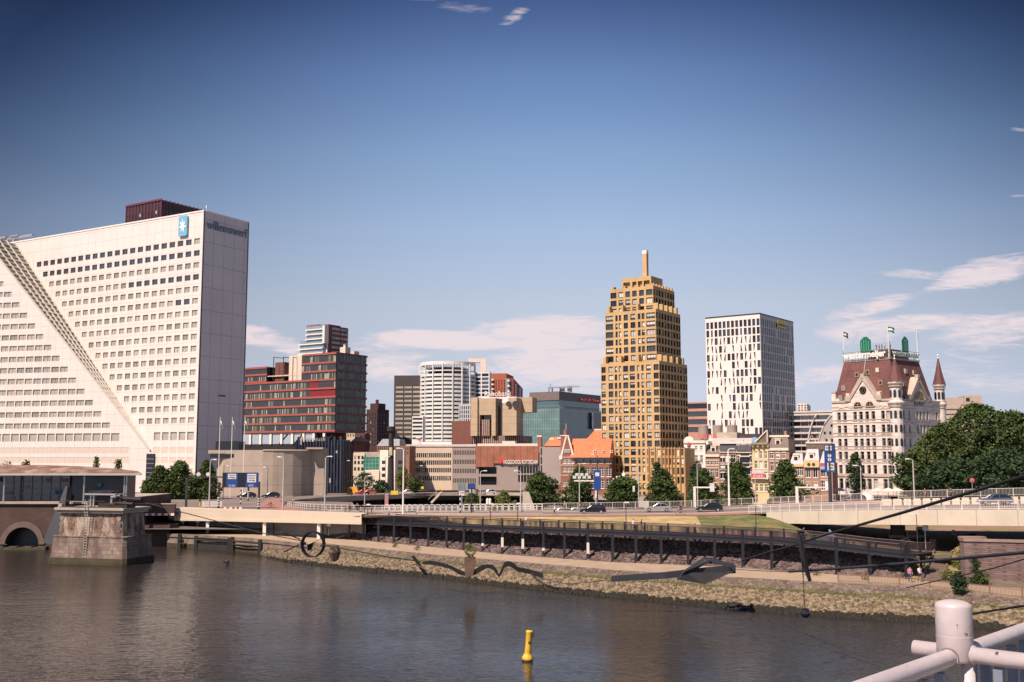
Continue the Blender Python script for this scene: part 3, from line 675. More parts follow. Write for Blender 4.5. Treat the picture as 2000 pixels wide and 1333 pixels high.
# ---------------------------------------------- low buildings left of centre
CRM=M('cream render wall',(.62,.54,.42),.75,var=.06,scale=.2)
b=slabtower('modern_house','small cream building with a green glass corner left of the wide white block','building',712,366,-8,690,716,885,CRM,3,[893.5,903.5,916],1.2,.6,(GL,GLG),pb=.1,nv=0,dep=.15)
gg=MB(); gg.box(-.2,6.8,-.6,8,1,b.z(892.5,0),0); gg.build('green_glass_bay',M('green glass wall',(.04,.17,.13),.15,kind='grid',p=(1.15,1.3,.1),lc=(.25,.4,.33),var=.2,spec=.8),b.o)
gg=MB(); gg.box(-b.L,8,.5,10,b.h-2.6,b.h+.4); gg.build('roof_terrace',CONC,b.o)
b=slabtower('modern_house','wide cream white block with small dark windows beside the banded school','building',772,352,-12,742,793,879,M('bright cream render',(.74,.66,.55),.7,var=.05),2,[903,916,928.5,941.5],1.2,.5,(GL,GLG),pb=.1,nv=1,dep=.15,rcols=1)
st=MB(); st.box(-b.L-9,-b.L,-.5,8,0,b.z(932,0)); st.box(-b.L-5,-b.L,-.52,8,b.z(932,0),b.z(918,0)); st.build('stepped_wing',CRM,b.o)
b=slabtower('brick_house','narrow red brick house with a pavilion roof between the hall and the cream building','house',693,400,-15,680,712,862,M('red house brick',(.20,.07,.05),.85,var=.15),2,[868,878,890],1.1,.4,(GL,),pb=.2,nv=0,dep=.1)
rf=MB(); rf.hexa([(-b.L*.5,-.5,b.h),(3,-.5,b.h),(3,8,b.h),(-b.L*.5,8,b.h)],[(-b.L*.2,3,b.h+1.8),(1,3,b.h+1.8),(1,4,b.h+1.8),(-b.L*.2,4,b.h+1.8)]); rf.build('roof',M('brown roof sheet',(.25,.17,.12)),b.o)
b=slabtower('office_block','beige block with three windows peeping over the red brick house','building',693,440,-20,677,697,846,M('beige render',(.5,.4,.28)),3,[850],1.2,.4,(GL,),pb=0,nv=0,dep=.1)
# glazed attic roof building
b=slabtower('brick_building','brown brick building with a sloping grey glazed attic, left of the striped school','building',800,400,-12,736,812,871,M('brown building brick',(.26,.13,.08),.85,var=.15),16,[876,885],1.0,.5,(GL,),pb=.3,nv=0,dep=.15)
rf=MB(); z0,z1=b.h,b.z(857,0); rf.hexa([(-b.L,-.2,z0),(-b.L*.3,-.2,z0),(-b.L*.3,8,z0),(-b.L,8,z0)],[(-b.L+1.5,2.2,z1),(-b.L*.36,2.2,z1),(-b.L*.36,8,z1),(-b.L+1.5,8,z1)]); rf.build('glazed_roof',M('grey glazed roof',(.28,.30,.32),.25,kind='grid',p=(.9,50,.1),lc=(.08,.08,.09),var=.15),b.o)
# ---------------------------------------------- striped school (long low block)
b=Block('school_building','long low school block with cream bands, brown wood box and white lettering','school',1053,405,-8,792,1100,872,4.0); o=b.o
zl=[b.z(py,0) for py in (889,903.5,918.5,934.5)]; uA,uB,uC=b.u(883,900),b.u(930,900),b.u(957,900)
SC1=M('cream band render',(.56,.45,.34),.8,var=.06,scale=.3); SC2=M('grey brown wall',(.30,.25,.22),.8,var=.07); WD=M('brown wood cladding',(.30,.115,.065),.7,kind='vstripe',p=(2.6,.14),lc=(.12,.045,.03),var=.25,scale=.25)
w=MB(); rws=[]; ws=[]; n=22; 
for z in zl:
    cs=[]
    for k in range(n): p=(uA+b.L-.6)/n; u_=-b.L+.3+p*(k+.5); cs.append((u_-p*.36,u_+p*.36)); ws.append((wtype(p*.72,1.75,rnd,(GL,GLG),pb=.25,nv=0,dep=.35),(u_,0,z-.9),0))
    rws.append((z-.9,z+.85,cs))
w.facade(front,-b.L,uA,0,b.h,rws,.35,0); rws=[]
wsmall=[]
for z in [b.z(py,0) for py in (884,902,920,939)]:
    cs=[]; n2=14; p=(uB-uA-.4)/n2
    for k in range(n2): u_=uA+.4+p*(k+.5); cs.append((u_-p*.27,u_+p*.27)); wsmall.append((winmesh(p*.54,1.7,(DFR,GL,BLI),0,0,.05,0,0,.3),(u_,0,z-.85),0))
    rws.append((z-.85,z+.85,cs))
w.facade(front,uA,uB,0,b.h,rws,.3,1)
w.facade(front,uB,0,0,b.z(905,0),[(b.z(926,0),b.z(912,0),[(uB+1,b.u(970,920))]),(b.z(947,0)-.1,b.z(931,0),[(uB+1,b.u(970,940))])],1.2,1,2)
w.box(uB+.9,b.u(970,920)+.1,1.2,1.3,b.z(948,0),b.z(911,0),3)
w.face([(uB,.02,b.z(905,0)-1),(0,.02,b.z(905,0)-1),(0,.02,b.h),(uB,.02,b.h)],1)
w.face([(0,0,0),(0,b.Rr,0),(0,b.Rr,b.h),(0,0,b.h)],1); shell(w,b.L,14,b.h,0)
w.build('wall',[SC1,SC2,SC2,GLD],o)
bb=MB(); bb.box(uB-.2,b.u(1052,890),-.6,-.0,b.z(905,0),b.h+.2,0); bb.box(uB-.2,b.u(965,890),-.58,-.01,b.z(912,0),b.z(905,0),0); bb.build('wood_cladding',WD,o)
c=MB(); c.box(-b.L,uB,-.3,0,b.h,b.h+.9); c.box(uB,0,3,12,b.h+.2,b.h+1.2); c.box(b.u(978,870),b.u(1003,870),4,9,b.h,b.h+2.2); c.build('roof_edge',[M('pale roof edge',(.55,.5,.45))],o)
place_windows(o,ws+wsmall)
n=8; ws=[]
for z in [b.z(py,0) for py in (917,934)]:
    for k in range(n): u_=b.u(1014+5.7*k,920); ws.append((winmesh(.8,2.6,(DFR,GLD,BLI),0,0,.05,0,0,.02),(u_,-.05,z-1.3),0))
for z in (882,901): ws.append((winmesh(.9,3,(DFR,GLD,BLI),0,0,.05,0,0,.02),(b.u(1055,890),-.05,b.z(z,0)-1.5),0))
place_windows(o,ws,'tall_window')
text(o,'lettering','HOGESCHOOL ROTTERDAM',b.u(1050,903)-b.u(984,903),1.6,((b.u(1049,903)+b.u(985,903))/2,-.75,b.z(902.5,0)),FR,WHT,.08,.012)
lg=MB(); u_=b.u(979,901); lg.tube([(u_,-.9,b.z(901,0)),(u_,-.7,b.z(901,0))],.9,14); lg.box(u_-.1,u_+.35,-1.0,-.9,b.z(901,0)-.5,b.z(901,0)+1.3,0); lg.build('round_logo',M('red sign paint',(.6,.04,.05)),o)
# side hall (grey, blank)
b2=slabtower('grey_hall','plain grey concrete hall between the school and the gabled brick house','building',1096,330,-8,1054,1104,873,M('smooth grey concrete wall',(.33,.28,.26),.8,var=.08,scale=.15),12,[],1,.5,(GL,),pb=0,zb=4.0)
g=MB(); 
for py in (882,899,916): g.box(b2.u(1056,890),b2.u(1058.5,890),-.06,.0,b2.z(py,0)-1.1,b2.z(py,0)+1.1)
g.build('window_strip',GLD,b2.o); g=MB(); g.box(-b2.L,0,-.1,0,0,b2.z(946,0)); g.build('brick_base',M('brown hall brick',(.16,.08,.06),.8,var=.2),b2.o)
# brown roofscape behind the school
t=thing('roof_pavilions','cluster of pale vaulted roofs with two small spires behind the school block','roof',(Xpx(850,440,20),440,4),R(-12)); zt=zpy(872,440)-4; w=MB()
w.box(-20,0,0,10,0,zt-1.5,1)
for k in range(10): a=math.pi*k/9
w.hexa([(-9,-1,zt-1.5),(10,-1,zt-1.5),(10,6,zt-1.5),(-9,6,zt-1.5)],[(-8,1,zt+1.8),(9,1,zt+1.8),(9,5,zt+1.8),(-8,5,zt+1.8)],0); w.box(-8,8,-1.4,-1,zt-1,zt-.1,2)
for x in (-8,13): w.lathe([(3.6,zt+.3),(1.6,zt+2.0),(1.1,zt+2.4),(1.1,zt+3.4),(1.5,zt+3.5),(.2,zt+4.2),(0,zt+4.2)],10,c=(x,2),m=0); w.box(x-3.2,x+3.2,-1,5,0,zt+.3,1)
w.box(8,45,-.5,8,zt-2.6,zt-1.2,0); w.box(14,30,0,6,zt-1.2,zt+.6,3)
w.build('roofs',[M('pale vaulted roof',(.56,.45,.40),.5,var=.1),M('brown hall brick',(.16,.08,.06),.8,var=.2),GLD,STRP],t)
fl=MB(); fl.tube([(12,-1,zt),(12,-1,zt+6)],.1,5)

# ---------------------------------------------- brick station house with orange roof
D=318; ORR=M('orange clay tiles',(.62,.18,.07),.75,kind='brick',p=(.5,.4,.02),lc=(.45,.13,.05),var=.1,scale=.3)
STB=M('dark red station brick',(.23,.075,.045),.85,kind='brick',p=(.45,.16,.03),lc=(.3,.15,.1),var=.15)
b=Block('gabled_brick_house','red brick gabled house with a steep orange tiled roof left of the golden tower','house',1190,300,-14,1095,1205,893,4.0); o=b.o
gx0,gx1=-b.L,b.u(1121,900); gz=b.z(857,gx0); w=MB(); WST=M('white stone dressing',(.68,.6,.5),.7)
gm=(gx0+gx1)/2; ws=[]; 
w.facade(front,gx0,gx1,0,b.h,[(b.z(py,0)-.7,b.z(py,0)+.8,[(gx0+.7+k*1.15,gx0+1.6+k*1.15) for k in range(3)]) for py in (945,917,902-1.5)],.3,0)
for py in (945,917,900.5):
    for k in range(3): ws.append((winmesh(.9,1.5,(WFR,GL,BLW),1,2,.1,.0,1,.22),(gx0+1.15+k*1.15,0,b.z(py,0)-.7),0))
w.yprism([(gx0,b.h),(gx1,b.h),(gm+.4,gz),(gm-.4,gz)],0,.5,0)
w.facade(front,gx1,0,0,b.h,[(b.z(py,0)-h/2,b.z(py,0)+h/2,[(gx1+1+k*2.05,gx1+2.5+k*2.05) for k in range(5)]) for py,h in ((945,2.6),(922,2.6),(901,1.2))],.35,0)
for py,h in ((945,2.6),(922,2.6),(901,1.2)):
    for k in range(5): ws.append((winmesh(1.5,h,(WFR,GL,BLW),1,3 if h>2 else 1,.1,.0,1,.28),(gx1+1.75+k*2.05,0,b.z(py,0)-h/2),0))
shell(w,b.L,9,b.h,0); w.face([(0,0,0),(0,9,0),(0,9,b.h),(0,0,b.h)],0); w.build('wall',[STB],o); place_windows(o,ws)
d=MB()
for sgn,xa in ((1,gx0),(-1,gx1)):
    d.yprism([(xa-.25*sgn,b.h-.3),(xa+.3*sgn,b.h-.3),(gm+.1*sgn*-1+.0,gz+.7),(gm-.5*sgn,gz+.7)],-.12,.6,0)
d.box(gx0-.4,gx0+.5,-.15,.5,b.h-.6,b.h+.5); d.box(gx1-.5,gx1+.4,-.15,.5,b.h-.6,b.h+.5)
for py in (893.5,909,929): d.box(gx0,gx1,-.08,0,b.z(py,0),b.z(py,0)+.15)
d.build('gable_coping',WST,o)
ws=[]
for k in range(2): ws.append((winmesh(.7,1.0,(WFR,GL,BLW),1,1,.1,0,0,.0),(gm-.45+k*.9,-.1,b.z(884,0)),0))
place_windows(o,ws,'gable_window')
rf=MB(); rz=b.z(856,0); rf.hexa([(gx1-1,-.7,b.h-.1),(.3,-.7,b.h-.1),(.3,9.5,b.h-.1),(gx1-1,9.5,b.h-.1)],[(gx1-1,3.6,rz),(.3,3.6,rz),(.3,4.6,rz),(gx1-1,4.6,rz)],0)
rf.hexa([(gx0,.5,b.h),(gx1,.5,b.h),(gx1,9,b.h),(gx0,9,b.h)],[(gm-.1,.5,gz),(gm+.1,.5,gz),(gm+.1,9,gz),(gm-.1,9,gz)],0); rf.build('roof',ORR,o)
e=MB(); e.box(gx1,.3,-.9,-.68,b.h-.7,b.h-.05); e.build('eaves',DRK,o)
for k in range(3):
    sk=MB(); u_=gx1+6+k*2.4; t_=.24; sk.box(-.35,.35,-.25,.3,0,.7,0); sk.box(-.2,.2,-.27,-.25,.15,.6,1); sk.build('skylight',[WFR,GLD],o,(u_,-.7+4.3*t_,b.h+(rz-b.h)*t_))
ch=MB(); x=b.u(1101,870); 
t2=MB(); t2.box(gm-2.4,gm-.2,2.5,5,b.h,b.z(851,0),0); t2.box(gm-2.6,gm,2.3,5.2,b.z(851,0),b.z(849,0),1); t2.box(gm-1.7,gm-.9,3.4,4.2,b.z(849,0),b.z(838,0),0); t2.tube([(gm-1,3.5,b.z(838,0)),(gm-1,3.5,b.z(826,0))],.07,5,1); t2.build('chimney',[STB,WST],o)
bh=Block('gabled_brick_house','lower orange roofed house with brick chimneys left of the gabled house','house',1100,330,-14,1063,1110,871,4.0)
w=MB(); w.box(-bh.L,0,0,8,0,bh.h); w.build('wall',STB,bh.o); rf=MB(); rf.hexa([(-bh.L,-.3,bh.h),(0,-.3,bh.h),(0,8,bh.h),(-bh.L,8,bh.h)],[(-bh.L+1.5,3,bh.z(853,0)),(-.3,3,bh.z(853,0)),(-.3,4,bh.z(853,0)),(-bh.L+1.5,4,bh.z(853,0))]); rf.build('roof',ORR,bh.o)
for x,hh in ((-bh.L-2,3.4),(-bh.L+2,2.5),(-1.5,2.8)):
    c=MB(); c.box(x-.6,x+.6,2,3.4,bh.h-2,bh.h+hh-.5,0); c.box(x-.75,x+.75,1.9,3.5,bh.h+hh-.5,bh.h+hh,1); c.build('chimney',[STB,WST],bh.o)
b2=Block('orange_roof_house','house with a pale ridge and orange roof tucked against the golden tower','house',1200,336,-12,1140,1210,864,4.0)
w=MB(); w.box(-b2.L,0,0,8,0,b2.h); w.build('wall',STB,b2.o); rf=MB(); zz_=b2.z(840,0); rf.hexa([(-b2.L,-.3,b2.h),(0,-.3,b2.h),(0,8,b2.h),(-b2.L,8,b2.h)],[(-b2.L+3,3.6,zz_),(0,3.6,zz_),(0,4.4,zz_),(-b2.L+3,4.4,zz_)],0); rf.box(-b2.L+3,0,3.4,4.6,zz_,zz_+.5,1); rf.build('roof',[ORR,WST],b2.o)

# ---------------------------------------------- golden tower
GOLD=M('golden yellow brick',(.475,.32,.145),.7,kind='grid',p=(2.5,2.44,.05),lc=(.36,.21,.09),var=.16,scale=.2)
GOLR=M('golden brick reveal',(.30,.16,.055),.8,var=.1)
b=Block('golden_tower','tall stepped tower of golden brick with a square chimney mast on top','apartment tower',1287.5,300,-35,1173.4,342+1000,704,3.5); o=b.o
fr_=[(.01,.085),(.135,.215),(.245,.285),(.315,.355),(.39,.475),(.505,.59),(.63,.665),(.70,.74),(.78,.86),(.905,.995)]
pit=(b.z(938.7,0)-b.z(738.8+0,0))/12.0 if False else abs(b.z(722,0)-b.z(938.7,0))/13
wh=1.75
def tier(i,xc,yc,Lh,Rh,z0,z1,frac,rp,ncol,first=None):
    nr=int((z1-z0)/pit); rws=[]; rr=[]; ws=[]
    for k in range(nr):
        z=z1-1.0-wh-k*pit
        if z<z0+.2: break
        cs=[(-Lh+Lh*a,-Lh+Lh*c) for a,c in frac]
        rws.append((z,z+wh,cs)); 
        for (a,c) in cs: 
            w_=c-a; ws.append((wtype(round(w_,1)-.01 if False else w_,wh,rnd,(GL,GL,GLD),pb=.6,blinds=rnd.choice((BLW,BLI,BLI)),fr=DFR,nv=0 if w_<1.2 else 1 if w_<2.2 else 2,dep=.35,fw=.1),(xc+(a+c)/2,yc,z),0))
        cs=[]
        for j in range(ncol):
            p=(Rh-2.6)/ncol; u_=1.3+p*(j+.5); cs.append((u_-p*.33,u_+p*.33)); 
        cs=[(0.02,1.1)]+cs+[(Rh-1.2,Rh-.02)]
        rr.append((z,z+wh,cs))
        for (a,c) in cs: ws.append((wtype(c-a,wh,rnd,(GL,GLD),pb=.2,fr=DFR,nv=0,dep=.35,fw=.1),(xc,yc+(a+c)/2,z),R(90)))
    fx=lambda u,d,z:(xc+u,yc-d,z); rx=lambda u,d,z:(xc+d,yc+u,z)
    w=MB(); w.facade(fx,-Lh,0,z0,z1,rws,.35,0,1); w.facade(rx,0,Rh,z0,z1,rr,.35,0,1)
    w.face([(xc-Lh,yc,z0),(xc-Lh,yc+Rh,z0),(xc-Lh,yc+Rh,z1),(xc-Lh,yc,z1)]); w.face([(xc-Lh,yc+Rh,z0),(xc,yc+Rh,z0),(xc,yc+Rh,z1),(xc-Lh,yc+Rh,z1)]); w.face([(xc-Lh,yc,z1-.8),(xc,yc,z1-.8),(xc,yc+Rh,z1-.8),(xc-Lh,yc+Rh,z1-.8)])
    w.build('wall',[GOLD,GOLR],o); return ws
def inset(s,py,pl,pr):
    a=b.ang; z=zpy(py,b.D+s); X=b.X-s*math.cos(a)-s*math.sin(a); Y=b.D-s*math.sin(a)+s*math.cos(a)
    Lh=along(X,Y,-math.cos(a),-math.sin(a),pl,z); Rh=along(X,Y,-math.sin(a),math.cos(a),pr,z); return Lh,Rh,z-b.zb
allw=tier(1,0,0,b.L,b.Rr,0,b.h,fr_,0,8)
L2,R2,z2=inset(1.7,602,1182,1328.5); allw+=tier(2,-1.7,1.7,L2,R2,b.h-.8,z2,[(.01,.16),(.205,.25),(.275,.32),(.37,.455),(.505,.6),(.65,.7),(.725,.78),(.815,.99)],0,7)
L3,R3,z3=inset(3.3,556,1191.5,1317); allw+=tier(3,-3.3,3.3,L3,R3,z2-.8,z3,[(.01,.15),(.2,.31),(.36,.47),(.52,.625),(.68,.79),(.84,.99)],0,6)
L4,R4,z4=inset(4.6,538,1214.5,1294)
place_windows(o,allw)
ph=MB(); fx=lambda u,d,z:(-4.6+u,4.6-d,z); ph.facade(fx,-L4,0,z3-.8,z4,[(z3+.3,z4-1.0,[(-L4*.95,-L4*.72),(-L4*.64,-L4*.5),(-L4*.45,-L4*.3),(-L4*.25,-L4*.05)])],.8,0,1)
ph.box(-4.6-L4,-4.61,5.4,4.6+R4,z3-.8,z4-.5,0); ph.face([(-4.6,4.6,z3-.8),(-4.6,4.6+R4,z3-.8),(-4.6,4.6+R4,z4),(-4.6,4.6,z4)],0); ph.box(-4.6-L4,-4.6,4.6,4.6+R4,z4,z4+.25,0); ph.build('penthouse',[GOLD,GOLR],o)
cm=MB(); ux=-4.6-L4*.28; zt4=zpy(490,310)-b.zb; cm.box(ux-.8,ux+.6,6,7.2,z4,zt4-1.0,0); cm.box(ux-.82,ux+.62,5.98,7.22,zt4-1.0,zt4,1); cm.build('chimney_mast',[GOLD,WHT],o)
# stepped parapet piers at the two setbacks
cr=MB()
for (Lh,Rh,zz_,s) in ((b.L,b.Rr,b.h,0),(L2,R2,z2,1.7),(L3,R3,z3,3.3)):
    hgt=1.9 if s<3 else .8
    for f in ((.04,.1,.22,.26),) : pass
    for (a,c) in ((.04,.09),(.32,.36),(.62,.66)): cr=MB(); cr.box(-s-Lh*(1-a),-s-Lh*(1-c),s,s+1.4,zz_,zz_+hgt,0); cr.build('parapet_pier',[GOLD],o)
    for j in range(5 if s<3 else 7): y=s+Rh*(j+.4)/(5.2 if s<3 else 7.2); cr=MB(); cr.box(-s-1.4,-s,y,y+(.9 if s<3 else .5),zz_,zz_+hgt,0); cr.build('parapet_pier',[GOLD],o)
# annex
b=Block('golden_annex','lower golden brick annex with brown pilasters at the right foot of the golden tower','apartment building',1338,283,-22,1266,1345,875,3.5); o=b.o
ws=[]; rws=[]; fr2=[(.08,.16),(.25,.33),(.40,.44),(.49,.53),(.58,.62),(.67,.71),(.77,.84),(.89,.96)]
for py in (883,901,920,938): 
    z=b.z(py,0)-1.0; cs=[(-b.L*(1-a),-b.L*(1-c)) for a,c in fr2]; rws.append((z,z+1.9,cs)); ws+=[(wtype(c-a,1.9,rnd,(GL,GLD),pb=.4,blinds=BLW,fr=M('yellow window frame',(.6,.42,.16),.5),nv=1 if c-a>.8 else 0,dep=.3),((a+c)/2,0,z),0) for a,c in cs]
z=.3; cs=[(-b.L*(1-a),-b.L*(1-c)) for a,c in fr2 if c-a>.05]; rws.append((z,z+3.2,cs)); ws+=[(winmesh(c-a,3.2,(M('yellow window frame',(.6,.42,.16)),GL,BLW),1,2,.1,0,0,.3),((a+c)/2,0,z),0) for a,c in cs]
w=MB(); w.facade(front,-b.L,0,0,b.h,rws,.3,0); shell(w,b.L,12,b.h,0); w.face([(0,0,0),(0,12,0),(0,12,b.h),(0,0,b.h)]); w.box(-b.L,0,-.1,0.0,0,.28,1)
w.build('wall',[GOLD,M('brown stone base',(.2,.14,.1))],o); place_windows(o,ws)
p=MB()
for a in (.02,.19,.36,.46,.555,.64,.73,.86,.99): u_=-b.L*(1-a); p.box(u_-.16,u_+.16,-.35,-.02,0,b.h+.3,0)
p.build('pilasters',[M('brown gold pilaster',(.36,.19,.07))],o)
# brick gate pavilion in front of the tower
t=thing('gate_pavilion','small brick gatehouse with a white domed cap at the foot of the golden tower','gatehouse',(*G(1214,985,4.2)[:2],4.0),R(-25)); zz_=zpy(930,t.location.y)-4
w=MB(); w.box(-2,2,0,4,0,zz_-1.4,0); w.box(-2.3,2.3,-.3,4.3,zz_-1.4,zz_-.6,1); w.box(-1.6,1.6,.4,3.6,zz_-.6,zz_,1); w.lathe([(.6,zz_),(.5,zz_+.6),(.15,zz_+.9),(.12,zz_+1.4),(0,zz_+1.5)],10,c=(0,2),m=1); w.build('wall',[STB,WST],t)

# ---------------------------------------------- pink banded office behind
PNK=M('pink floor bands',(.42,.22,.17),.6,var=.08)
b=slabtower('banded_office','office with pinkish bands and dark window strips between the golden and white towers','office building',1402,425,-30,1336,1412,784,PNK,1,[792+15.5*k for k in range(4)],2.1,.99,(GLD,GL),pb=0,nv=14,dep=.3)
# ---------------------------------------------- white tower with random slits
b=Block('white_tower','white tower punched with scattered slit windows, grey gridded shaded side','tower',1483.9,410,-37,1377.5,1549.2,613.3,4.0); o=b.o
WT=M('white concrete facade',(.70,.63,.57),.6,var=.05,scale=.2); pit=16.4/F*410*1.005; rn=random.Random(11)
w=MB(); rws=[]; ws=[]; n=13
for r in range(14):
    z=b.h-1.7-2.75-r*pit*1.0; cs=[]
    for k in range(n):
        uc=-b.L+b.L*(k+.55)/n
        if r>1 and rn.random()<min(.05*r,.36) : continue
        thin=rn.random()<(.12 if r<2 else .62); w_=.75 if thin else 1.25; cs.append((uc-w_/2,uc+w_/2))
        ws.append((winmesh(w_,2.75,(DFR,rn.choice((GLB,GLD,GLD,GL)),BLI),0,1 if not thin and rn.random()<.3 else 0,.05,0,0,.4),(uc,0,z),0))
        if thin and r>1:
            s=rn.choice((-1,1)); a=uc-s*w_/2; c=uc+s*w_*.15
            wd=MB(); wd.yprism([(a,z),(a,z+2.75),(c,z)] if rn.random()<.5 else [(a,z),(a,z+2.75),(c,z+2.75)],.02,.3,0); wd.build('slanted_cheek',WT,o)
    rws.append((z,z+2.75,cs))
w.facade(front,-b.L,0,0,b.h,rws,.4,0)
WTS=M('white tower shaded side',(.50,.47,.45),.6,var=.05); rr=[]; wr=[]  # grey tone paints the shade onto the right face
for r in range(14):
    z=b.h-1.7-2.75-r*pit; cs=[]
    for k in range(18):
        if rn.random()<.06: continue
        p=b.Rr*.96/18; u_=b.Rr*.02+p*(k+.5); w_=p*(.66 if rn.random()<.8 else .4); cs.append((u_-w_/2,u_+w_/2)); wr.append((winmesh(round(w_,3),2.75,(DFR,GLB if rn.random()<.7 else GL,BLI),0,0,.05,0,0,.12),(0,u_,z),R(90)))
    rr.append((z,z+2.75,cs))
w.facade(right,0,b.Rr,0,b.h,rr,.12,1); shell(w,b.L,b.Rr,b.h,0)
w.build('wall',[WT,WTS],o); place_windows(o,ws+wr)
c=MB(); c.box(-b.L,.1,-.1,0,b.h,b.h+.5); c.box(0,.1,0,b.Rr,b.h,b.h+.5); c.box(-b.L,-.02,.02,b.Rr,b.h-.1,b.h+.1); c.build('roof_edge',DRK,o)
y0,y1=b.ur(1517.5,633),b.ur(1534,636); sg=MB(); zc=b.zr(634.5,(y0+y1)/2); sg.box(.02,.3,y0,y1,zc-1.3,zc+1.3,0); sg.build('yellow_sign',M('yellow sign',(.65,.45,.03),.5,var=.05),o)
text(o,'lettering','Rotterdam',(y1-y0)*.8,1.0,(.36,(y0+y1)/2,zc),RT,DRK,.04)

# ---------------------------------------------- arched market hall
D=430; t=thing('arched_hall','grey arched hall with balconies, seen between the white tower and the ornate house','building',(Xpx(1557,D,25),D,4),R(-30))
GRY=M('grey stone arch',(.33,.30,.28),.7,var=.08); hh=zpy(806,D)-4; w=MB(); cx_,ra_=17.1,10.5
arc=[(cx_-ra_*math.cos(R(a)),hh*math.sin(R(a))*.985) for a in range(0,91,6)]
w.yprism([(p[0],p[1]) for p in arc]+[(cx_+14,hh*.98),(cx_+14,0)],-1,20,0)
SLB=M('pale balcony slab',(.50,.45,.41))
for k in range(9):
    z=hh-1.2-k*2.5; xe=cx_-ra_*math.sqrt(max(0,1-(z/hh)**2))+.6; w.box(-6,xe,-.4,14,z,z+.75,1); w.box(-6,xe,1.6,14,z-1.75,z,2 if k%2 else 3)
    for j in range(4): w.box(j*3.2-2,j*3.2-1.7,.9,1.6,z-1.75,z,1)
w.box(-6,cx_+2,-.6,14,hh-.1,hh+.6,1)
w.tube([(9.5-6.5*math.cos(R(a)),-.7,hh*math.sin(R(a))*.98) for a in range(0,85,6)],.35,5,1)
w.tube([(x_-.15,-1.1,z_) for x_,z_ in arc],.35,5,1)
w.build('wall',[GRY,SLB,GLD,GLS],t)
ws=[]
for r in range(8):
    for k in range(5):
        x=9.2+k*2.2+(.6 if r%2 else 0); z=hh*.90-r*2.9
        if x-.6<cx_-ra_*math.sqrt(max(0,1-((z+1.3)/hh)**2)): continue
        ws.append((winmesh(.8,1.0,(DFR,GLD,BLI),0,0,.05,0,0,.0),(x,-1.06,z),0))
place_windows(t,ws)
b=slabtower('apartment_tower','small far pale high-rise peeking over the arched hall','apartment tower',1576,800,-20,1557,1583,788,M('pale far render',(.6,.52,.45)),3,[792,796.5,801,805.5],1.1,.55,(GLB,),pb=.1,nv=0,dep=.2)
t=thing('concrete_block','plain beige concrete block behind the park trees at right','building',(Xpx(1845,470,40),470,4),R(-12)); w=MB(); x1=Xpx(1912,470,40)-Xpx(1845,470,40); z=zpy(777,470)-4
w.box(-1,x1*.52,0,12,0,z); w.box(x1*.52,x1,-1.5,12,0,z+.8); 
for k in range(3): w.box(-1,x1*.52,-.4,0,z-5-k*2.2,z-4.3-k*2.2)
w.box(x1*.57,x1*.67,-1.6,-1.5,z-1.8,z-.2,1); w.build('wall',[M('beige concrete',(.40,.32,.26),.8,var=.08),GLD],t)
# ============================================================ ORNATE WHITE HOUSE
b=Block('ornate_white_house','tall ornate white corner building with steep red roof, turrets, clock gable and rooftop lettering','historic building',1751,312,-50,1625,1847,781,3.5); o=b.o
WS=M('glazed white brick',(.70,.63,.56),.6,kind='brick',p=(2.2,.5,.02),lc=(.52,.45,.37),var=.08,scale=.3)
STN=M('grey beige stone trim',(.42,.35,.28),.75,var=.12,scale=.6); YEL=M('yellow brick arch',(.50,.25,.10),.7,kind='brick',p=(.4,.4,.12),lc=(.62,.52,.4),var=.1)
ROOF=M('red slate roof',(.14,.056,.05),.75,kind='brick',p=(.8,.5,.04),lc=(.12,.045,.035),var=.3,scale=.25,bump=.1)
L,Q=b.L,b.Rr; h=b.h
cols=[b.u(px,850) for px in (1640,1651.5,1671.5,1683,1695,1707,1726,1736)]
pys=[810,837,864,890.5,917.5]; ws=[]; rws=[]; rr=[]; wh=2.65
def wn(w_,h_,pb=.12): return wtype(w_,h_,rnd,(GLD,GLD,GL),pb=pb,fr=M('grey beige window frame',(.30,.26,.22),.5),nv=0,nh=1,dep=.45,fw=.1)
for py in pys:
    z=b.z(py,0)-wh/2; cs=[(u-.6,u+.6) for u in cols]; rws.append((z,z+wh,cs)); ws+=[(wn(1.2,wh,.05),(u,0,z),0) for u in cols]
for py in (946,):
    z=b.z(py,0)-1.7; cs=[(u-.7,u+.7) for u in cols]; rws.append((z,z+3.2,cs)); ws+=[(wn(1.4,3.2,.5),(u,0,z),0) for u in cols]
z=b.z(789.5,0); ca=[(b.u(1676,786),1.3),(b.u(1699.5,786),1.3)]; 
ys=[Q*f for f in (.13,.24,.40,.47,.54,.61,.80,.9)]
for py in pys:
    z=b.z(py,0)-wh/2; cs=[(u-.5,u+.5) for u in ys]; rr.append((z,z+wh,cs)); ws+=[(wn(1.0,wh),(0,u,z),R(90)) for u in ys]
w=MB(); w.facade(front,-L,0,0,h,rws,.45,0); w.facade(right,0,Q,0,h,rr,.45,0); shell(w,L,Q,h,0)
w.build('wall',[WS],o); place_windows(o,ws)
zz_=b.z(790.5,0)
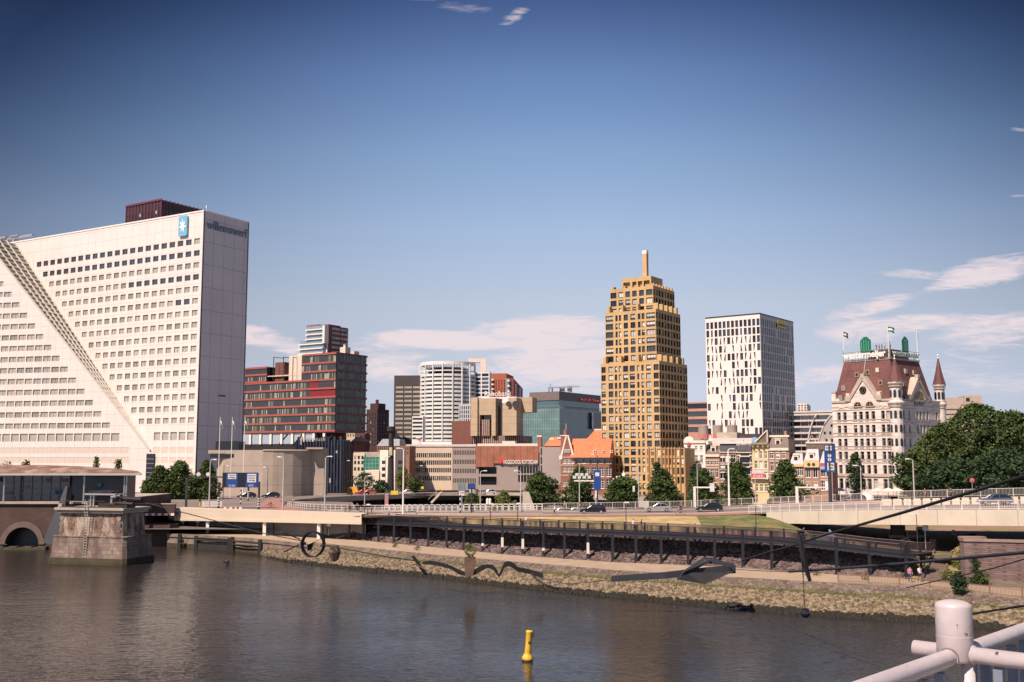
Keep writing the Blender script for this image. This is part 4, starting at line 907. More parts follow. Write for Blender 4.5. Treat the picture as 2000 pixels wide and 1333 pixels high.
# trim
tr=MB()
for py in [824,850.5,877.5,904,931,797.5]:
    z=b.z(py,0); 
    for dz_ in (0,.95) if py<930 else (0,): tr.box(-L-.12,.14,-.14,0,z+dz_,z+dz_+.16); tr.box(0.0,.14,.01,Q+.1,z+dz_,z+dz_+.16)
for py in pys:
    z=b.z(py,0)-wh/2
    for u in cols: tr.box(u-.7,u+.7,-.18,-.0,z-.2,z-.02)
    for u in ys: tr.box(.0,.18,u-.7,u+.7,z-.2,z-.02)
z=b.z(931,0); tr.box(-L-.3,.3,-.35,-.14,z-.1,z+.7); tr.box(.14,.35,.0,Q+.2,z-.1,z+.7)
tr.box(-L-.25,b.u(1656.5,770),-.3,.3,h-.1,h+.5); tr.box(b.u(1717,770),.2,-.3,.3,h-.1,h+.5); tr.box(-.3,.3,.3,Q,h-.1,h+.5); tr.build('stone_trim',STN,o)
ar=MB()
def arch(cx,cz,r0,r1,y0,y1,mm,a0=0,a1=180,n=12,side=0):
    for k in range(n):
        p,q=R(a0+(a1-a0)*k/n),R(a0+(a1-a0)*(k+1)/n)
        pts=[(cx+r0*math.cos(p),cz+r0*math.sin(p)),(cx+r1*math.cos(p),cz+r1*math.sin(p)),(cx+r1*math.cos(q),cz+r1*math.sin(q)),(cx+r0*math.cos(q),cz+r0*math.sin(q))]
        if not side: ar.hexa([(x,y0,z) for x,z in pts],[(x,y1,z) for x,z in pts],mm)
        else: ar.hexa([(-y0,x,z) for x,z in pts],[(-y1,x,z) for x,z in pts],mm)
for u,r in ca:
    ar=MB(); arch(u,zz_,1.3,1.85,-.34,-.09,0); ar.build('brick_arch',[YEL],o)
    g=MB(); g.yprism([(u+1.25*math.cos(R(a)),zz_+1.25*math.sin(R(a))) for a in range(0,181,15)],-.2,-.12,0); g.box(u-.06,u+.06,-.24,-.2,zz_,zz_+1.2,1); g.box(u-1.25,u+1.25,-.24,-.2,zz_+.5,zz_+.58,1); g.box(u-1.5,u+1.5,-.4,-.1,zz_-.25,zz_,1); g.build('arched_window',[GLD,STN],o)
for u in ((cols[0]+cols[1])/2,(cols[6]+cols[7])/2): ar=MB(); arch(u,b.z(800,0),1.1,1.6,-.15,-.01,0,20,160); ar.build('brick_arch',[YEL],o)
# gables
gb=MB(); G0,G1=b.u(1656.5,770),b.u(1717,770); gm=(G0+G1)/2; gz=b.z(731,gm)
gb.yprism([(G0,zz_-.5),(G1,zz_-.5),(G1,h+.4),(gm+.3,gz-1),(gm-.3,gz-1),(G0,h+.4)],-.1,1.2,0)
for sg,xa in ((1,G0),(-1,G1)):
    gb.yprism([(xa-.5*sg,h+.1),(xa+.5*sg,h+.1),(gm+.4*sg,gz-1.2),(gm-.0*sg,gz-.1),(gm-.9*sg,gz-.9)],-.45,1.6,1)
    gb.box(xa-.9,xa+.9,-.5,1.5,h+.2,h+1.7,1); gb.box(xa-.6,xa+.6,-.4,1.0,h+1.7,h+2.7,0)
gb.box(gm-.6,gm+.6,-.5,1.2,gz-1.2,gz+.2,1); gb.build('clock_gable',[WS,STN],o)
ck=MB(); cz=b.z(761.7,gm); r=1.02
ck.tube([(gm,-.36,cz),(gm,-.1,cz)],1.15,24,0)
for k in range(12):
    a=R(k*30); c_,s_=math.cos(a),math.sin(a); ck.box(gm+c_*.85-.06,gm+c_*.85+.06,-.39,-.365,cz+s_*.85-.06,cz+s_*.85+.06,1)
ck.tube([(gm,-.41,cz),(gm-.25,-.41,cz-.55)],.05,4,1); ck.tube([(gm,-.42,cz),(gm+.3,-.42,cz+.8)],.035,4,1); ck.build('clock_face',[GLD,M('gold clock hands',(.6,.42,.15))],o)
rg=MB(); y0,y1=b.ur(1774,762),b.ur(1812,762); ym=(y0+y1)/2; rz=b.zr(737,ym)
rg.hexa([(.15,y,z) for y,z in ((y0,h-.2),(y1,h-.2),(y1,h+.3),(ym,rz),(y0,h+.3))],[(-1.4,y,z) for y,z in ((y0,h-.2),(y1,h-.2),(y1,h+.3),(ym,rz),(y0,h+.3))],0)
for sg,ya in ((1,y0),(-1,y1)):
    P_=[(ya-.5*sg,h+.1),(ya+.5*sg,h+.1),(ym+.35*sg,rz-1.0),(ym,rz+.2),(ym-.6*sg,rz-.4)]
    rg.hexa([(.5,y,z) for y,z in P_],[(-2.2,y,z) for y,z in P_],1); rg.box(-1.2,.45,ya-.8,ya+.8,h+.1,h+1.9,1)
rg.box(-.6,.5,ym-.6,ym+.6,rz-.8,rz+.9,1); rg.build('side_gable',[WS,STN],o)
zc=b.zr(786,ym); ar=MB(); arch(ym,zc,3.5,4.3,-.3,-.17,0,0,180,14,1); ar.build('brick_arch',[YEL],o)
gl=MB()
for s in (-1,1): gl.lathe([(0,0)],1) if 0 else None
gl.hexa([(.17,ym+3.4*math.cos(R(a)),zc+3.4*math.sin(R(a))) for a in range(0,181,15)],[(.2,ym+3.4*math.cos(R(a)),zc+3.4*math.sin(R(a))) for a in range(0,181,15)],0)
for s in (-1.5,1.5):
    pts=[(ym+s+1.15*math.cos(R(a)),zc+.2+1.15*math.sin(R(a))) for a in range(0,181,20)]+[(ym+s-1.15,zc-.9),(ym+s+1.15,zc-.9)]
    gl.hexa([(.2,y,z) for y,z in pts],[(.26,y,z) for y,z in pts],1)
gl.build('great_arch_window',[M('ochre tympanum',(.30,.24,.14),.8,var=.2,scale=2),GLD],o)
# corner turrets (main corner, far right corner)
tu=[]
def turret(cx,cy,zt_cone,zb_cone,r,zlow,rich=True):
    t=MB(); t.lathe([(r*.98,zlow),(r*.98,zb_cone-7.2),(r*1.28,zb_cone-6.3),(r*1.3,zb_cone-5.9),(r*.92,zb_cone-5.6),(r*.92,zb_cone-1),(r*1.2,zb_cone-.5),(r*1.25,zb_cone),(0,zb_cone)],12,c=(cx,cy),m=0); 
    for z in (zb_cone-7.2,zb_cone-1.2): t.lathe([(r*1.0,z-.25),(r*1.12,z-.2),(r*1.12,z+.1),(r*1.0,z+.15)],12,c=(cx,cy),m=1)
    t.build('turret',[WS,STN],o)
    c=MB(); c.lathe([(r*1.3,zb_cone),(r*.72,zb_cone+3.4),(r*.12,zt_cone-1.4),(.12,zt_cone-.6)],8,c=(cx,cy),m=0); c.lathe([(.16,zt_cone-1.6),(.34,zt_cone-1.3),(.1,zt_cone-.9),(.22,zt_cone-.5),(.05,zt_cone),(0,zt_cone)],8,c=(cx,cy),m=1); c.build('turret_roof',[ROOF,WHT],o)
    for k in range(8):
        a=R(-160+45*k)
        for z,hh in ((zb_cone-4.6,2.4),)+((( b.z(815,0)-.3,2.4),(b.z(842,0)-.3,2.3),(b.z(869,0)-.3,2.3),(b.z(896,0)-.3,2.3),(b.z(922,0)-.3,2.3)) if rich and k in(1,2,3,4) else ()):
            rr_=r*(.92 if z>zb_cone-6 else .98); g=MB(); g.box(-.38,.38,-.06,.2,0,hh*.8,0); g.yprism([(.38*math.cos(R(q)),hh*.8+.38*math.sin(R(q))) for q in range(0,181,30)],-.06,.2,0)
            g.build('turret_window',[GLD],o,(cx+rr_*math.cos(a),cy+rr_*math.sin(a),z),rz=a+R(90))
D0=b.D
def zc_(py,u=0): return b.z(py,u)
turret(-.3,.3,b.z(692,0),b.z(746,0),1.95,0)
turret(-.6,Q-2.4,b.zr(692,Q),b.zr(752,Q),1.6,h-12,False)
ch=MB(); ch.box(-L-.1,-L+1.3,0,1.4,h,h+3,0); ch.box(-L-.25,-L+1.45,-.15,1.55,h+3,h+3.5,1); ch.box(-L+1.4,-L+2.6,0,1.2,h,h+1.2,0); ch.build('corner_pinnacle',[WS,STN],o)
# steep roof
zr=b.z(700,0)+.3; i0=.4; s=3.8; SB=8.4; BB=7.0
ta=b.u(1664.5,706)+1.4*0; xL=-(-along(b.X,b.D+s,-math.cos(b.ang),-math.sin(b.ang),1662,zr+b.zb))
LT=-b.L+2.3
rf=MB(); base=[(-L+i0,i0,h+.1),(-i0,i0,h+.1),(-i0,Q-BB,h+.1),(-L+i0,Q-BB,h+.1)]; topq=[(LT,s,zr),(-s,s,zr),(-s,Q-SB,zr),(LT,Q-SB,zr)]
rf.hexa(base,topq,0); rf.build('roof',[ROOF],o)
rd=MB(); rd.box(LT-.2,-s+.2,s-.2,Q-SB+.2,zr,zr+.35,0); rd.box(-L/2-2,-s-2.2,s+3,Q-SB-2,zr+.35,zr+3.6,1)
rd.tube([(-L*.56,i0+.1+(s-i0)*.36,h+.1+(zr-h)*.36),(-L*.55,s-.1,zr)],.14,4,0); rd.build('roof_deck',[STN,M('dark roof pavilion',(.06,.035,.03),.7)],o)
for (f,t_) in ((.30,.66),(.52,.70),(.72,.74),(.10,.34),(.55,.40),(.78,.42),(.77,.16),(.1,.10)):
    k=MB(); k.box(-.6,.6,-.25,.3,0,1.5,0); k.box(-.42,.42,-.28,-.25,.2,1.3,1)
    y=i0+(s-i0)*t_; x=(-L+i0+(s-i0)*t_)+(L-2*i0-2*(s-i0)*t_)*f; k.build('skylight',[M('tan skylight frame',(.42,.32,.2)),rnd.choice((GL,BLW,GLS))],o,(x,y-.2,h+(zr-h)*t_-.6))
for (f,t_) in ((.2,.72),(.5,.72),(.8,.7),(.32,.40),(.75,.42),(.6,.36)):
    k=MB(); k.box(-.6,.6,-.25,.3,0,1.5,0); k.box(-.42,.42,-.28,-.25,.2,1.3,1)
    x=-i0-(s-i0)*t_; y=(i0+(s-i0)*t_)+(Q-BB-i0-2.5*(s-i0)*t_)*f; k.build('skylight',[M('tan skylight frame',(.42,.32,.2)),rnd.choice((GL,GLD,GLS))],o,(x+.2,y,h+(zr-h)*t_-.6),rz=R(90))
# signage frame, letters, logos, flags
GRN=M('green sign paint',(.01,.14,.075),.45,var=.1); sf=MB()
for x in (LT,-s): sf.tube([(x,s-.2,zr),(x,s-.2,zr+4)],.1,5)
sf.tube([(LT,s-.3,zr+.5),(-s,s-.3,zr+.5)],.1,5); sf.tube([(LT,s-.3,zr+3.0),(-s,s-.3,zr+3.0)],.08,5); sf.tube([(-s+.3,s,zr+.5),(-s+.3,Q-SB,zr+.5)],.1,5); sf.tube([(-s+.3,s,zr+3),(-s+.3,Q-SB,zr+3)],.08,5)
sf.tube([(-s+.2,s-.2,zr),(-s+.2,s-.2,zr+5.5)],.12,5); n=9
for k in range(n): x=LT+(-s-LT)*k/n; sf.tube([(x,s-.3,zr+.3),(x,s-.3,zr+3.2)],.05,4)
sf.build('sign_frame',STEEL,o)
wl=(-s-LT); text(o,'lettering','westermeijer',wl*.93,2.7,((LT-s)/2-.3,s-.75,zr+1.6),FR,WHT,.12,.035)
text(o,'lettering','westermeijer',(Q-SB-s)*.92,2.6,(-s+.6,(Q-SB+s)/2,zr+1.7),RT,M('pale green sign letters',(.36,.46,.40),.5),.12,.02)
def logo(nm,loc,rot):
    g=MB(); hx=[(-.45,2.9),(.45,2.9),(1.8,1.7),(1.8,-1.7),(.45,-2.9),(-.45,-2.9),(-1.8,-1.7),(-1.8,1.7)]; 
    g.hexa([(x,-.1,z) for x,z in hx],[(x,.1,z) for x,z in hx],0)
    for x in (-1.15,-.4,.4,1.15): g.box(x-.16,x+.16,-.35,-.1,-1.7+abs(x)*.2,2.0-abs(x)*.5,1); g.box(x-.32,x-.2,-.3,-.1,-1.7,1.6,2)
    g.tube([(0,.1,-2),(0,.8,-3.2)],.1,4,0)
    q=g.build(nm,[GRN,M('pale green sign bars',(.06,.32,.20),.5),GLD],o,loc); q.rotation_euler.z=rot
logo('green_logo',(LT+wl*.50,s-.2,zr+4.6),0); logo('green_logo',(-s+.2,s+(Q-SB-s)*.52,zr+4.6),R(90))
FLG=M('flag green',(.01,.16,.09),.8,var=.05); FLW=M('flag white',(.7,.68,.62),.8,var=.05)
def flagpole(label,loc,hp,fl=(2.6,1.8),d=(1,0),droop=.35,cat='flag',grp=None,name='flag_pole'):
    t=thing(name,label,cat,loc,0,grp); p=MB(); p.tube([(0,0,0),(0,0,hp)],[.14,.07],8); p.lathe([(.02,hp+.3),(.12,hp+.15),(.02,hp)],8); p.build('pole',WHT,t)
    g=MB(); W_,H_=fl; n=8
    for k in range(n):
        for j,mm in ((0,0),(1,1),(2,0)):
            def q(a,c): x=a*W_; w_=.18*math.sin(a*7+c*2)*a; return (x*d[0]+w_*d[1],x*d[1]+w_*d[0]+w_,hp-.1-H_*c-droop*W_*a*a)
            g.face([q(k/n,j/3),q((k+1)/n,j/3),q((k+1)/n,(j+1)/3),q(k/n,(j+1)/3)],mm)
    g.build('flag',[FLG,FLW],t,smooth=True); return t
ca,sa=math.cos(b.ang),math.sin(b.ang); wld=lambda x,y,z:(b.X+x*ca-y*sa,b.D+x*sa+y*ca,z+b.zb)
for (lc,py,px,lab,dr,d,fl) in (((LT+.1,s,zr),647,1663,'green and white flag on the left corner of the ornate house roof',.35,(.9,.3),(2.0,1.6)),
      ((-s-.6,s+.5,zr+.3),637,1738,'green and white flag flying highest above the ornate house roof',.3,(.9,-.2),(2.2,1.6)),
      ((-s-.2,Q-SB-.2,zr),640,1789,'furled flag on the right rear corner of the ornate house roof',2.2,(.3,.0),(1.6,1.5))):
    W_=wld(*lc); flagpole(lab,W_,zpy(py,W_[1])-W_[2],fl,d,dr,grp='roof flags of the ornate house')
ROOFPEOPLE=[wld(-s-6.4+k*.95,s+3.4,zr+3.6) for k in range(6)]
# ============================================================ CANAL HOUSES
rnc=random.Random(9)
HB=M('canal house brick',(.33,.17,.12),.85,kind='brick',p=(.5,.18,.02),lc=(.40,.27,.2),var=.12,scale=.4)
HW=M('cream window trim',(.66,.58,.46),.6,var=.05); SLT=M('brown roof tiles',(.20,.15,.125),.8,kind='brick',p=(.5,.4,.04),lc=(.12,.09,.07),var=.2,scale=.5)
A0=(Xpx(1337,298,10),298); AA=R(-24)
def hpos(px):
    t=along(A0[0],A0[1],math.cos(AA),math.sin(AA),px,10); return t
T0=hpos(1337)
def house(label,p0,p1,pyt,wall,colpx,rowpy,ww,hh,name='canal_house',cornice=True,trim=HW,extra=None,depth=11,pb=.25,zb=3.8,fr=WFR):
    t0,t1=hpos(p0),hpos(p1); D=A0[1]+t1*math.sin(AA); zt=zpy(pyt,D)
    o=thing(name,label,'house',(A0[0]+t0*math.cos(AA),A0[1]+t0*math.sin(AA),zb),AA); L=t1-t0-.06; h=zt-zb
    cs0=[hpos(p)-t0 for p in colpx]; rws=[]; ws=[]
    for r in rowpy:
        py,hh_=(r if isinstance(r,tuple) else (r,hh)); z=zpy(py,D)-zb-hh_/2; cs=[(max(.05,u-ww/2),min(L-.05,u+ww/2)) for u in cs0]; rws.append((z,z+hh_,cs))
        ws+=[(wtype(ww,hh_,rnc,(GLD,GL,GLD),pb=pb,blinds=BLW,fr=fr,nv=1 if ww>.7 else 0,nh=1,dep=.25,fw=.12,sill=1),(u,0,z),0) for u in cs0]
    w=MB(); w.facade(front,0,L,0,h,rws,.25,0); w.face([(0,0,0),(0,depth,0),(0,depth,h),(0,0,h)]); w.face([(L,0,0),(L,depth,0),(L,depth,h),(L,0,h)]); w.face([(0,depth,0),(L,depth,0),(L,depth,h),(0,depth,h)]); w.face([(0,0,h),(L,0,h),(L,depth,h),(0,depth,h)])
    w.build('wall',[wall],o); place_windows(o,ws); tr=MB()
    if cornice: tr.box(-.0,L,-.35,-.0,h-.6,h+.1)
    for (z0,z1,cs) in rws:
        for a,c in cs: tr.box(a-.1,c+.1,-.06,-.0,z1,z1+.22)
    tr.build('cornice',trim,o); return o,L,h,D
WHS=M('white stucco house',(.74,.68,.60),.7,var=.05,scale=.4)
o,L,h,D=house('white hotel house with a rounded parapet and a red emblem beside the golden annex',1337,1379,861,WHS,(1346,1361,1371),(875,(897,2.2),(923,2.2),948),.85,1.2,depth=14)
q=MB(); r=hpos(1347)-hpos(1337); q.yprism([(r+r*.95*math.cos(R(a)),h+.05+1.2*math.sin(R(a))) for a in range(0,181,15)],-.3,.5,0); q.tube([(r,-.42,h-.9),(r,-.3,h-.9)],.5,14,1); q.box(L-.0,L+.8,.3,13,h-1,h+.0,0); q.build('rounded_parapet',[WHS,M('red emblem',(.45,.05,.07))],o)
o2=thing('rooftop_hall','long pale rooftop wall with blue lettering above the brick canal houses','building',(A0[0]+hpos(1379.5)*math.cos(AA)+2,A0[1]+hpos(1379.5)*math.sin(AA)+4,4),AA); LL=hpos(1470)-hpos(1379.5); hz=zpy(855,292)-4
w=MB(); w.box(0,LL,0,12,0,hz,0); w.box(LL*.1,LL*.55,3,10,hz,hz+1.7,1); w.box(LL*.62,LL*1.02,2,9,hz,hz+1.2,2); w.build('wall',[M('pinkish white wall',(.60,.50,.45),.7,var=.05),CONC,DRK],o2)
text(o2,'lettering','maritime hotel',LL*.66,1.4,(LL*.62,-.15,hz-1.1),FR,M('pale blue lettering',(.22,.38,.55),.5),.1); c=MB(); c.tube([(LL*.985,-.3,hz-.7),(LL*.985,-.05,hz-.7)],.95,16); c.build('round_logo',M('pale blue lettering',(.22,.38,.55)),o2)
for k in range(3):
    c=MB(); c.lathe([(1.5,-1.8),(1.5,2.2),(1.3,2.4),(0,2.4)],14); c.build('roof_tank',M('brown concrete tank',(.27,.22,.18),.8,var=.15),o2,(-3.3+k*4.2,6,hz+1.5))
text(o2,'lettering','HOTEL',5,1.1,(-1.5,3.8,hz+.7),FR,M('red lettering',(.6,.05,.05)),.1)
o,L,h,D=house('narrow brick canal house with a brown hipped roof, next to the white hotel',1379,1407,888,HB,(1383,1391.5,1400),(904,(924,2.6),948),1.0,1.2)
def hip(o,L,h,rise,dep=8,ins=1.8,dormers=(),mat=SLT,back=2.5):
    r=MB(); r.hexa([(0,-.2,h+.1),(L,-.2,h+.1),(L,dep,h+.1),(0,dep,h+.1)],[(ins*.5,back,h+rise),(L-ins*.2,back,h+rise),(L-ins*.2,dep-1,h+rise),(ins*.5,dep-1,h+rise)]); r.build('roof',mat,o)
    for x in dormers:
        d=MB(); d.box(-.75,.75,0,2.4,0,1.7,0); d.box(-.45,.45,-.03,.0,.3,1.3,1); d.box(-.85,.85,-.1,2.4,1.7,1.9,0); d.build('dormer',[HW,GLD],o,(x,back*.25,h+rise*.25))
hip(o,L,h,zpy(870,D)-zpy(888,D),dormers=(L*.52,))
o,L,h,D=house('brick canal house with wide white gridded windows under a long grey cornice',1407,1440,880,HB,(1412,1422,1433),((876,.9),(897,2.6),(913,2.6),(927,2.4),948),1.5,1.5,trim=M('pinkish stone trim',(.5,.38,.3)))
bx=MB(); bx.box(.2,L,-.5,0.2,h-.1,h+1.9,0); bx.box(-.2,L+4.6,-.9,.4,h+1.9,h+2.5,1); bx.build('grey_cornice',[M('slate grey cornice',(.09,.09,.1),.6),HW],o)
o,L,h,D=house('brick warehouse house with a column of dark loading doors left of the yellow house',1440,1470,880,HB,(1445,1456,1466),((878,1.6),(897,1.9),(919,2.2),948),1.1,1.5,trim=HW)
ld=MB(); x=hpos(1456)-hpos(1440)
for py in (880,901,921): z=zpy(py,D)-3.8; ld.box(x-1.15,x+1.15,-.1,-.02,z-1.4,z+1.5,0); ld.box(x-1.4,x+1.4,-.5,-.02,z-1.7,z-1.4,1)
ld.box(.1,L,-.7,.3,h+.05,h+1.4,2); ld.build('loading_doors',[GLD,HW,M('slate grey cornice',(.09,.09,.1))],o)
YS=M('pale yellow stucco',(.62,.49,.24),.7,var=.06)
o,L,h,D=house('pale yellow canal house with a cornice and red banner over its first floor',1470,1502,868,YS,(1477.5,1487,1496.5),(889,908,929,(953,2.0)),.85,2.1,trim=YS)
k=MB(); k.box(-.1,L+.1,-1.0,.3,h-.0,h+.5); 
for i in range(4): k.box(.2+i*L*.31,.7+i*L*.31,-.8,0,h-.8,h)
k.yprism([(.5,h+.5),(L,h+.5),(L-.4,h+3.6)],1,8,1); k.tube([(.8,.8,h+.6),(L-.2,.8,h+3.9)],.2,4,2); k.tube([(L-.2,.8,h+.5),(L-.2,.8,h+3.9)],.2,4,2); k.build('cornice_crown',[M('brown stone cornice',(.3,.24,.16)),SLT,HW],o)
bn=MB(); z=zpy(929.5,D)-3.8; bn.box(-.2,L-.9,-.75,-.6,z-.55,z+.6,0); bn.box(-.1,L-1,-.78,-.6,z+.6,z+1.4,1); bn.build('banner',[M('red banner',(.5,.07,.05)),M('pale banner',(.5,.42,.55))],o); text(o,'lettering','CAFE',L*.6,.6,(L*.4,-.82,z),FR,WHT,.02)
dn=MB(); dn.box(-.1,L,-1.0,-.2,zpy(933,D)-4.1,zpy(933,D)-3.8); dn.build('balcony',HW,o)
o,L,h,D=house('brown brick canal house with mansard roof and white dormer, right of the yellow house',1502,1542.5,875.5,HB,(1508.5,1520.5,1532.5),(890,(911,2.6),(934,2.2),954),1.05,1.6)
hip(o,L,h,zpy(852,D)-zpy(875.5,D),dep=11,dormers=(L*.47,),back=1.6); k=MB(); k.box(0,L,1.4,1.8,h+3.1,h+3.6); k.build('ridge_board',HW,o)
k=MB(); k.box(L,L+.05,0,11,0,h+2.5,0); k.build('side_wall',M('tan plaster side wall',(.42,.31,.2),.8,var=.1),o)
k=MB(); k.tube([(L-1.0,2,h+3),(L-1.0,2,h+4.8)],.4,6); k.build('chimney',HB,o)
YT=M('ochre stone trim',(.58,.44,.2),.7,var=.05)
o,L,h,D=house('low brick canal house with a carved gable dormer beside the tan side wall',1543,1570.5,907,HB,(1549,1558.5,1566),((920,2.6),(942,2.2)),.95,2.2,trim=YT)
MAN=M('grey zinc mansard',(.30,.29,.30),.5,var=.15); hip(o,L,h,zpy(885,D)-zpy(907,D),mat=MAN,back=1.5,dormers=(L*.45,))
o,L,h,D=house('brick canal house with an ochre crown cornice under a grey mansard',1570.5,1602,904,HB,(1579,1593),((923,2.7),(949,1.8)),1.2,2.4,trim=YT)
hip(o,L,h,zpy(877,D)-zpy(904,D),mat=MAN,back=1.5,dormers=(L*.5,)); k=MB(); k.box(.1,L,-.6,-.35,h-1.2,h+.7,0)
for i in range(2): k.tube([(L*(.35+.3*i),-.7,h-.4),(L*(.35+.3*i),-.5,h-.4)],.45,6,1)
k.build('crown_cornice',[YT,DRK],o)
o,L,h,D=house('narrow brick canal house with a red and blue shop band, nearest the ornate house',1602,1627,905,HB,(1608,1619),((922,2.6),(948,2.6)),1.2,2.4)
k=MB(); z=h-.2; k.box(.1,L-.1,-.45,-.36,z-.6,z+.3,0); k.box(.1,L-.1,-.47,-.36,z-1.4,z-.6,1); k.box(1.2,L*.8,-.2,-.02,zpy(957,D)-3.8,zpy(940,D)-3.8,2); k.build('shop_band',[M('red banner',(.5,.07,.05)),M('blue banner',(.2,.4,.6)),WHT],o); hip(o,L,h,zpy(880,D)-zpy(905,D),mat=MAN,back=1.8)
t=thing('roof_hall','long brown tiled roof with white zigzag trusses behind the low canal houses','roof',(A0[0]+hpos(1560)*math.cos(AA)+6,A0[1]+hpos(1560)*math.sin(AA)+12,4),AA); LL=hpos(1608)-hpos(1560); z0=zpy(878,295)-4; z1=zpy(866,295)-4
k=MB(); k.box(0,LL,0,10,0,z0,0); k.box(-.3,LL,-.3,9,z0,z1,0); k.box(-.4,LL,-.5,-.3,z1,z1+.5,1)
pts=[];n=6
for i in range(n+1): pts.append((LL*(.05+.9*i/n),-.2,z1+(.4 if i%2==0 else 2.3)))
k.tube(pts,.2,4,1); k.build('roof',[SLT,HW],t)

# ============================================================ ROUND CONCRETE BUILDING, PAVILION, OLD PIER
D=285; t=thing('round_concrete_building','windowless grey concrete building with a rounded right end behind the blue road signs','building',(Xpx(540,D,10),D,4),0)
RC=M('board marked concrete',(.36,.30,.24),.85,kind='grid',p=(200,5.1,.12),lc=(.2,.17,.14),var=.14,scale=.2,bump=.15); zt=zpy(879,D)-4; z2=zpy(893,D)-4
x0=Xpx(413,D,10)-t.location.x; x1=Xpx(608,D,10)-t.location.x; rr=13; w=MB()
path=[(x0,6)]+[(x0+.8,2)]+[(x0+3,.3)]+[(x1-rr,-1)]+[(x1-rr+rr*math.sin(R(a)),-1+rr-rr*math.cos(R(a))) for a in range(12,110,12)]
for (p,q) in zip(path,path[1:]):
    w.face([(*p,0),(*q,0),(*q,zt),(*p,zt)],0)
w.face([(x,y,zt-.3) for x,y in path]+[(x0,25,zt-.3)],0)
nr=3; w.tube([(x,y,zt-.1) for x,y in path[3:]],.25,4,0)
w.box(x0-1.2,x0+9,.2,5,z2+1.0,zt,0); w.box(x0-.6,x0+6,-.05,1,z2-.1,z2+.9,1); w.box(x0+.5,x0+6.8,1,8,zt+.0,zt+2.4,1)
q=path[8]; w.box(q[0]-.5,q[0]+4,q[1]+1,q[1]+6,0,z2+2.6,0); w.box(q[0]-.5,q[0]+4.1,q[1]-2.2,q[1]+1,z2+2.2,z2+2.7,0)
w.build('wall',[RC,GLD],t)
for i,(px,lab) in enumerate(((427.5,'tall white flag pole with a drooping flag, leftmost in front of the round concrete wall'),(451.5,'middle tall white flag pole in front of the round concrete wall'),(476,'rightmost tall white flag pole in front of the round concrete wall'))):
    p=G(px+0,909,16); D_=270; x=Xpx(px,D_,15); flagpole(lab,(x,D_,6),zpy(817,D_)-6,(1.6,1.4),(.5,-.2),1.1,grp='flag poles before the round concrete building')
# pavilion on the quay wall
D=196; PBR=M('dark quay brick',(.085,.045,.035),.85,kind='brick',p=(.6,.2,.02),lc=(.06,.04,.035),var=.3,scale=.3,bump=.2)
t=thing('glass_pavilion','glass pavilion with a shallow domed rusty roof on the brick quay at far left','pavilion',(Xpx(0,D,8),D,zpy(979,D)),R(2)); zb=t.location.z
ze=zpy(928,D)-zb; zm=zpy(908,D)-zb; Xw=lambda px:Xpx(px,D,zb+4)-t.location.x
rf=MB(); n=28; xs=[Xw(-250)+(Xw(282)-Xw(-250))*k/n for k in range(n+1)]; xm=(Xw(-250)+Xw(282))/2; hw=(Xw(282)-Xw(-250))/2
def arc_(x): v=(x-xm-3)/hw; return max(0,(zm-ze-.4)*(1-abs(v)**2.3))
m=10; Dp=22
for i in range(n):
    for j in range(m):
        def pt(a,c): y=-3+Dp*c/m; return (xs[a]-.42*(y+3),y,ze+.35+arc_(xs[a])*math.sin(math.pi*min(1,max(0,(c/m)))**.8*1.0) if 0<c<m else ze+.35)
        rf.face([pt(i,j),pt(i+1,j),pt(i+1,j+1),pt(i,j+1)],0)
rf.build('roof',M('rusty domed roof',(.16,.09,.055),.8,kind='patch',p=(.3,),col2=(.27,.19,.145),var=.25,scale=.6,bump=.2),t,smooth=True)
e=MB(); e.box(Xw(-250),Xw(283),-3.6,-3.0,ze,ze+.38); e.hexa([(Xw(-250),-3,ze),(Xw(283),-3,ze),(Xw(283)-.42*Dp,Dp-3,ze),(Xw(-250)-.42*Dp,Dp-3,ze)],[(Xw(-250),-3,ze+.34),(Xw(283),-3,ze+.34),(Xw(283)-.42*Dp,Dp-3,ze+.34),(Xw(-250)-.42*Dp,Dp-3,ze+.34)]); e.build('roof_edge',M('pale grey roof edge',(.42,.40,.38),.4,var=.06),t)
g=MB(); x1=Xw(242); g.box(Xw(-250),Xw(130),1.2,1.3,0,ze,0); g.box(Xw(130),x1,1.6,6,0,ze,1); g.box(Xw(-250),x1,1.4,7,-.05,.05,1); g.box(Xw(-250),Xw(130),9,9.1,0,ze,1); g.build('glazing',[GLB,M('dark interior wall',(.02,.03,.05),.3,var=.3)],t)
rq=random.Random(8)
for k in range(20):
    it=MB(); x=Xw(-120)+rq.random()*(Xw(125)-Xw(-120)); z=rq.choice((.3,1.3,2.4,3.6)); it.box(x,x+rq.uniform(.6,1.9),1.0,1.15,z,z+rq.uniform(.4,.9),rq.randint(0,2))
    it.build('window_poster',[M('poster brown',(.10,.08,.07)),M('poster blue',(.05,.09,.15)),M('poster grey',(.13,.13,.13))],t)
f=MB(); 
for k in range(22): x=Xw(-250)+(Xw(130)-Xw(-250))*k/21; f.box(x-.06,x+.06,1.05,1.2,0,ze)
for z in (1.2,2.3,3.5): f.box(Xw(-250),Xw(130),1.02,1.18,z-.04,z+.04)
f.build('glazing_bars',M('dull mullions',(.10,.11,.13)),t)
for px in (172,249,253,20): c=MB(); c.tube([(0,0,0),(0,0,ze)],.16,8); c.build('column',STEEL,t,(Xw(px),-2.4,0))
g=MB(); g.tube([(Xw(188),1.2,ze*.62),(Xw(188),1.5,ze*.62)],.45,14,0); g.build('round_emblem',M('teal emblem',(.05,.16,.24)),t); text(t,'lettering','DE MAAS',3,.6,(Xw(216),1.45,ze*.32),FR,STEEL,.03)
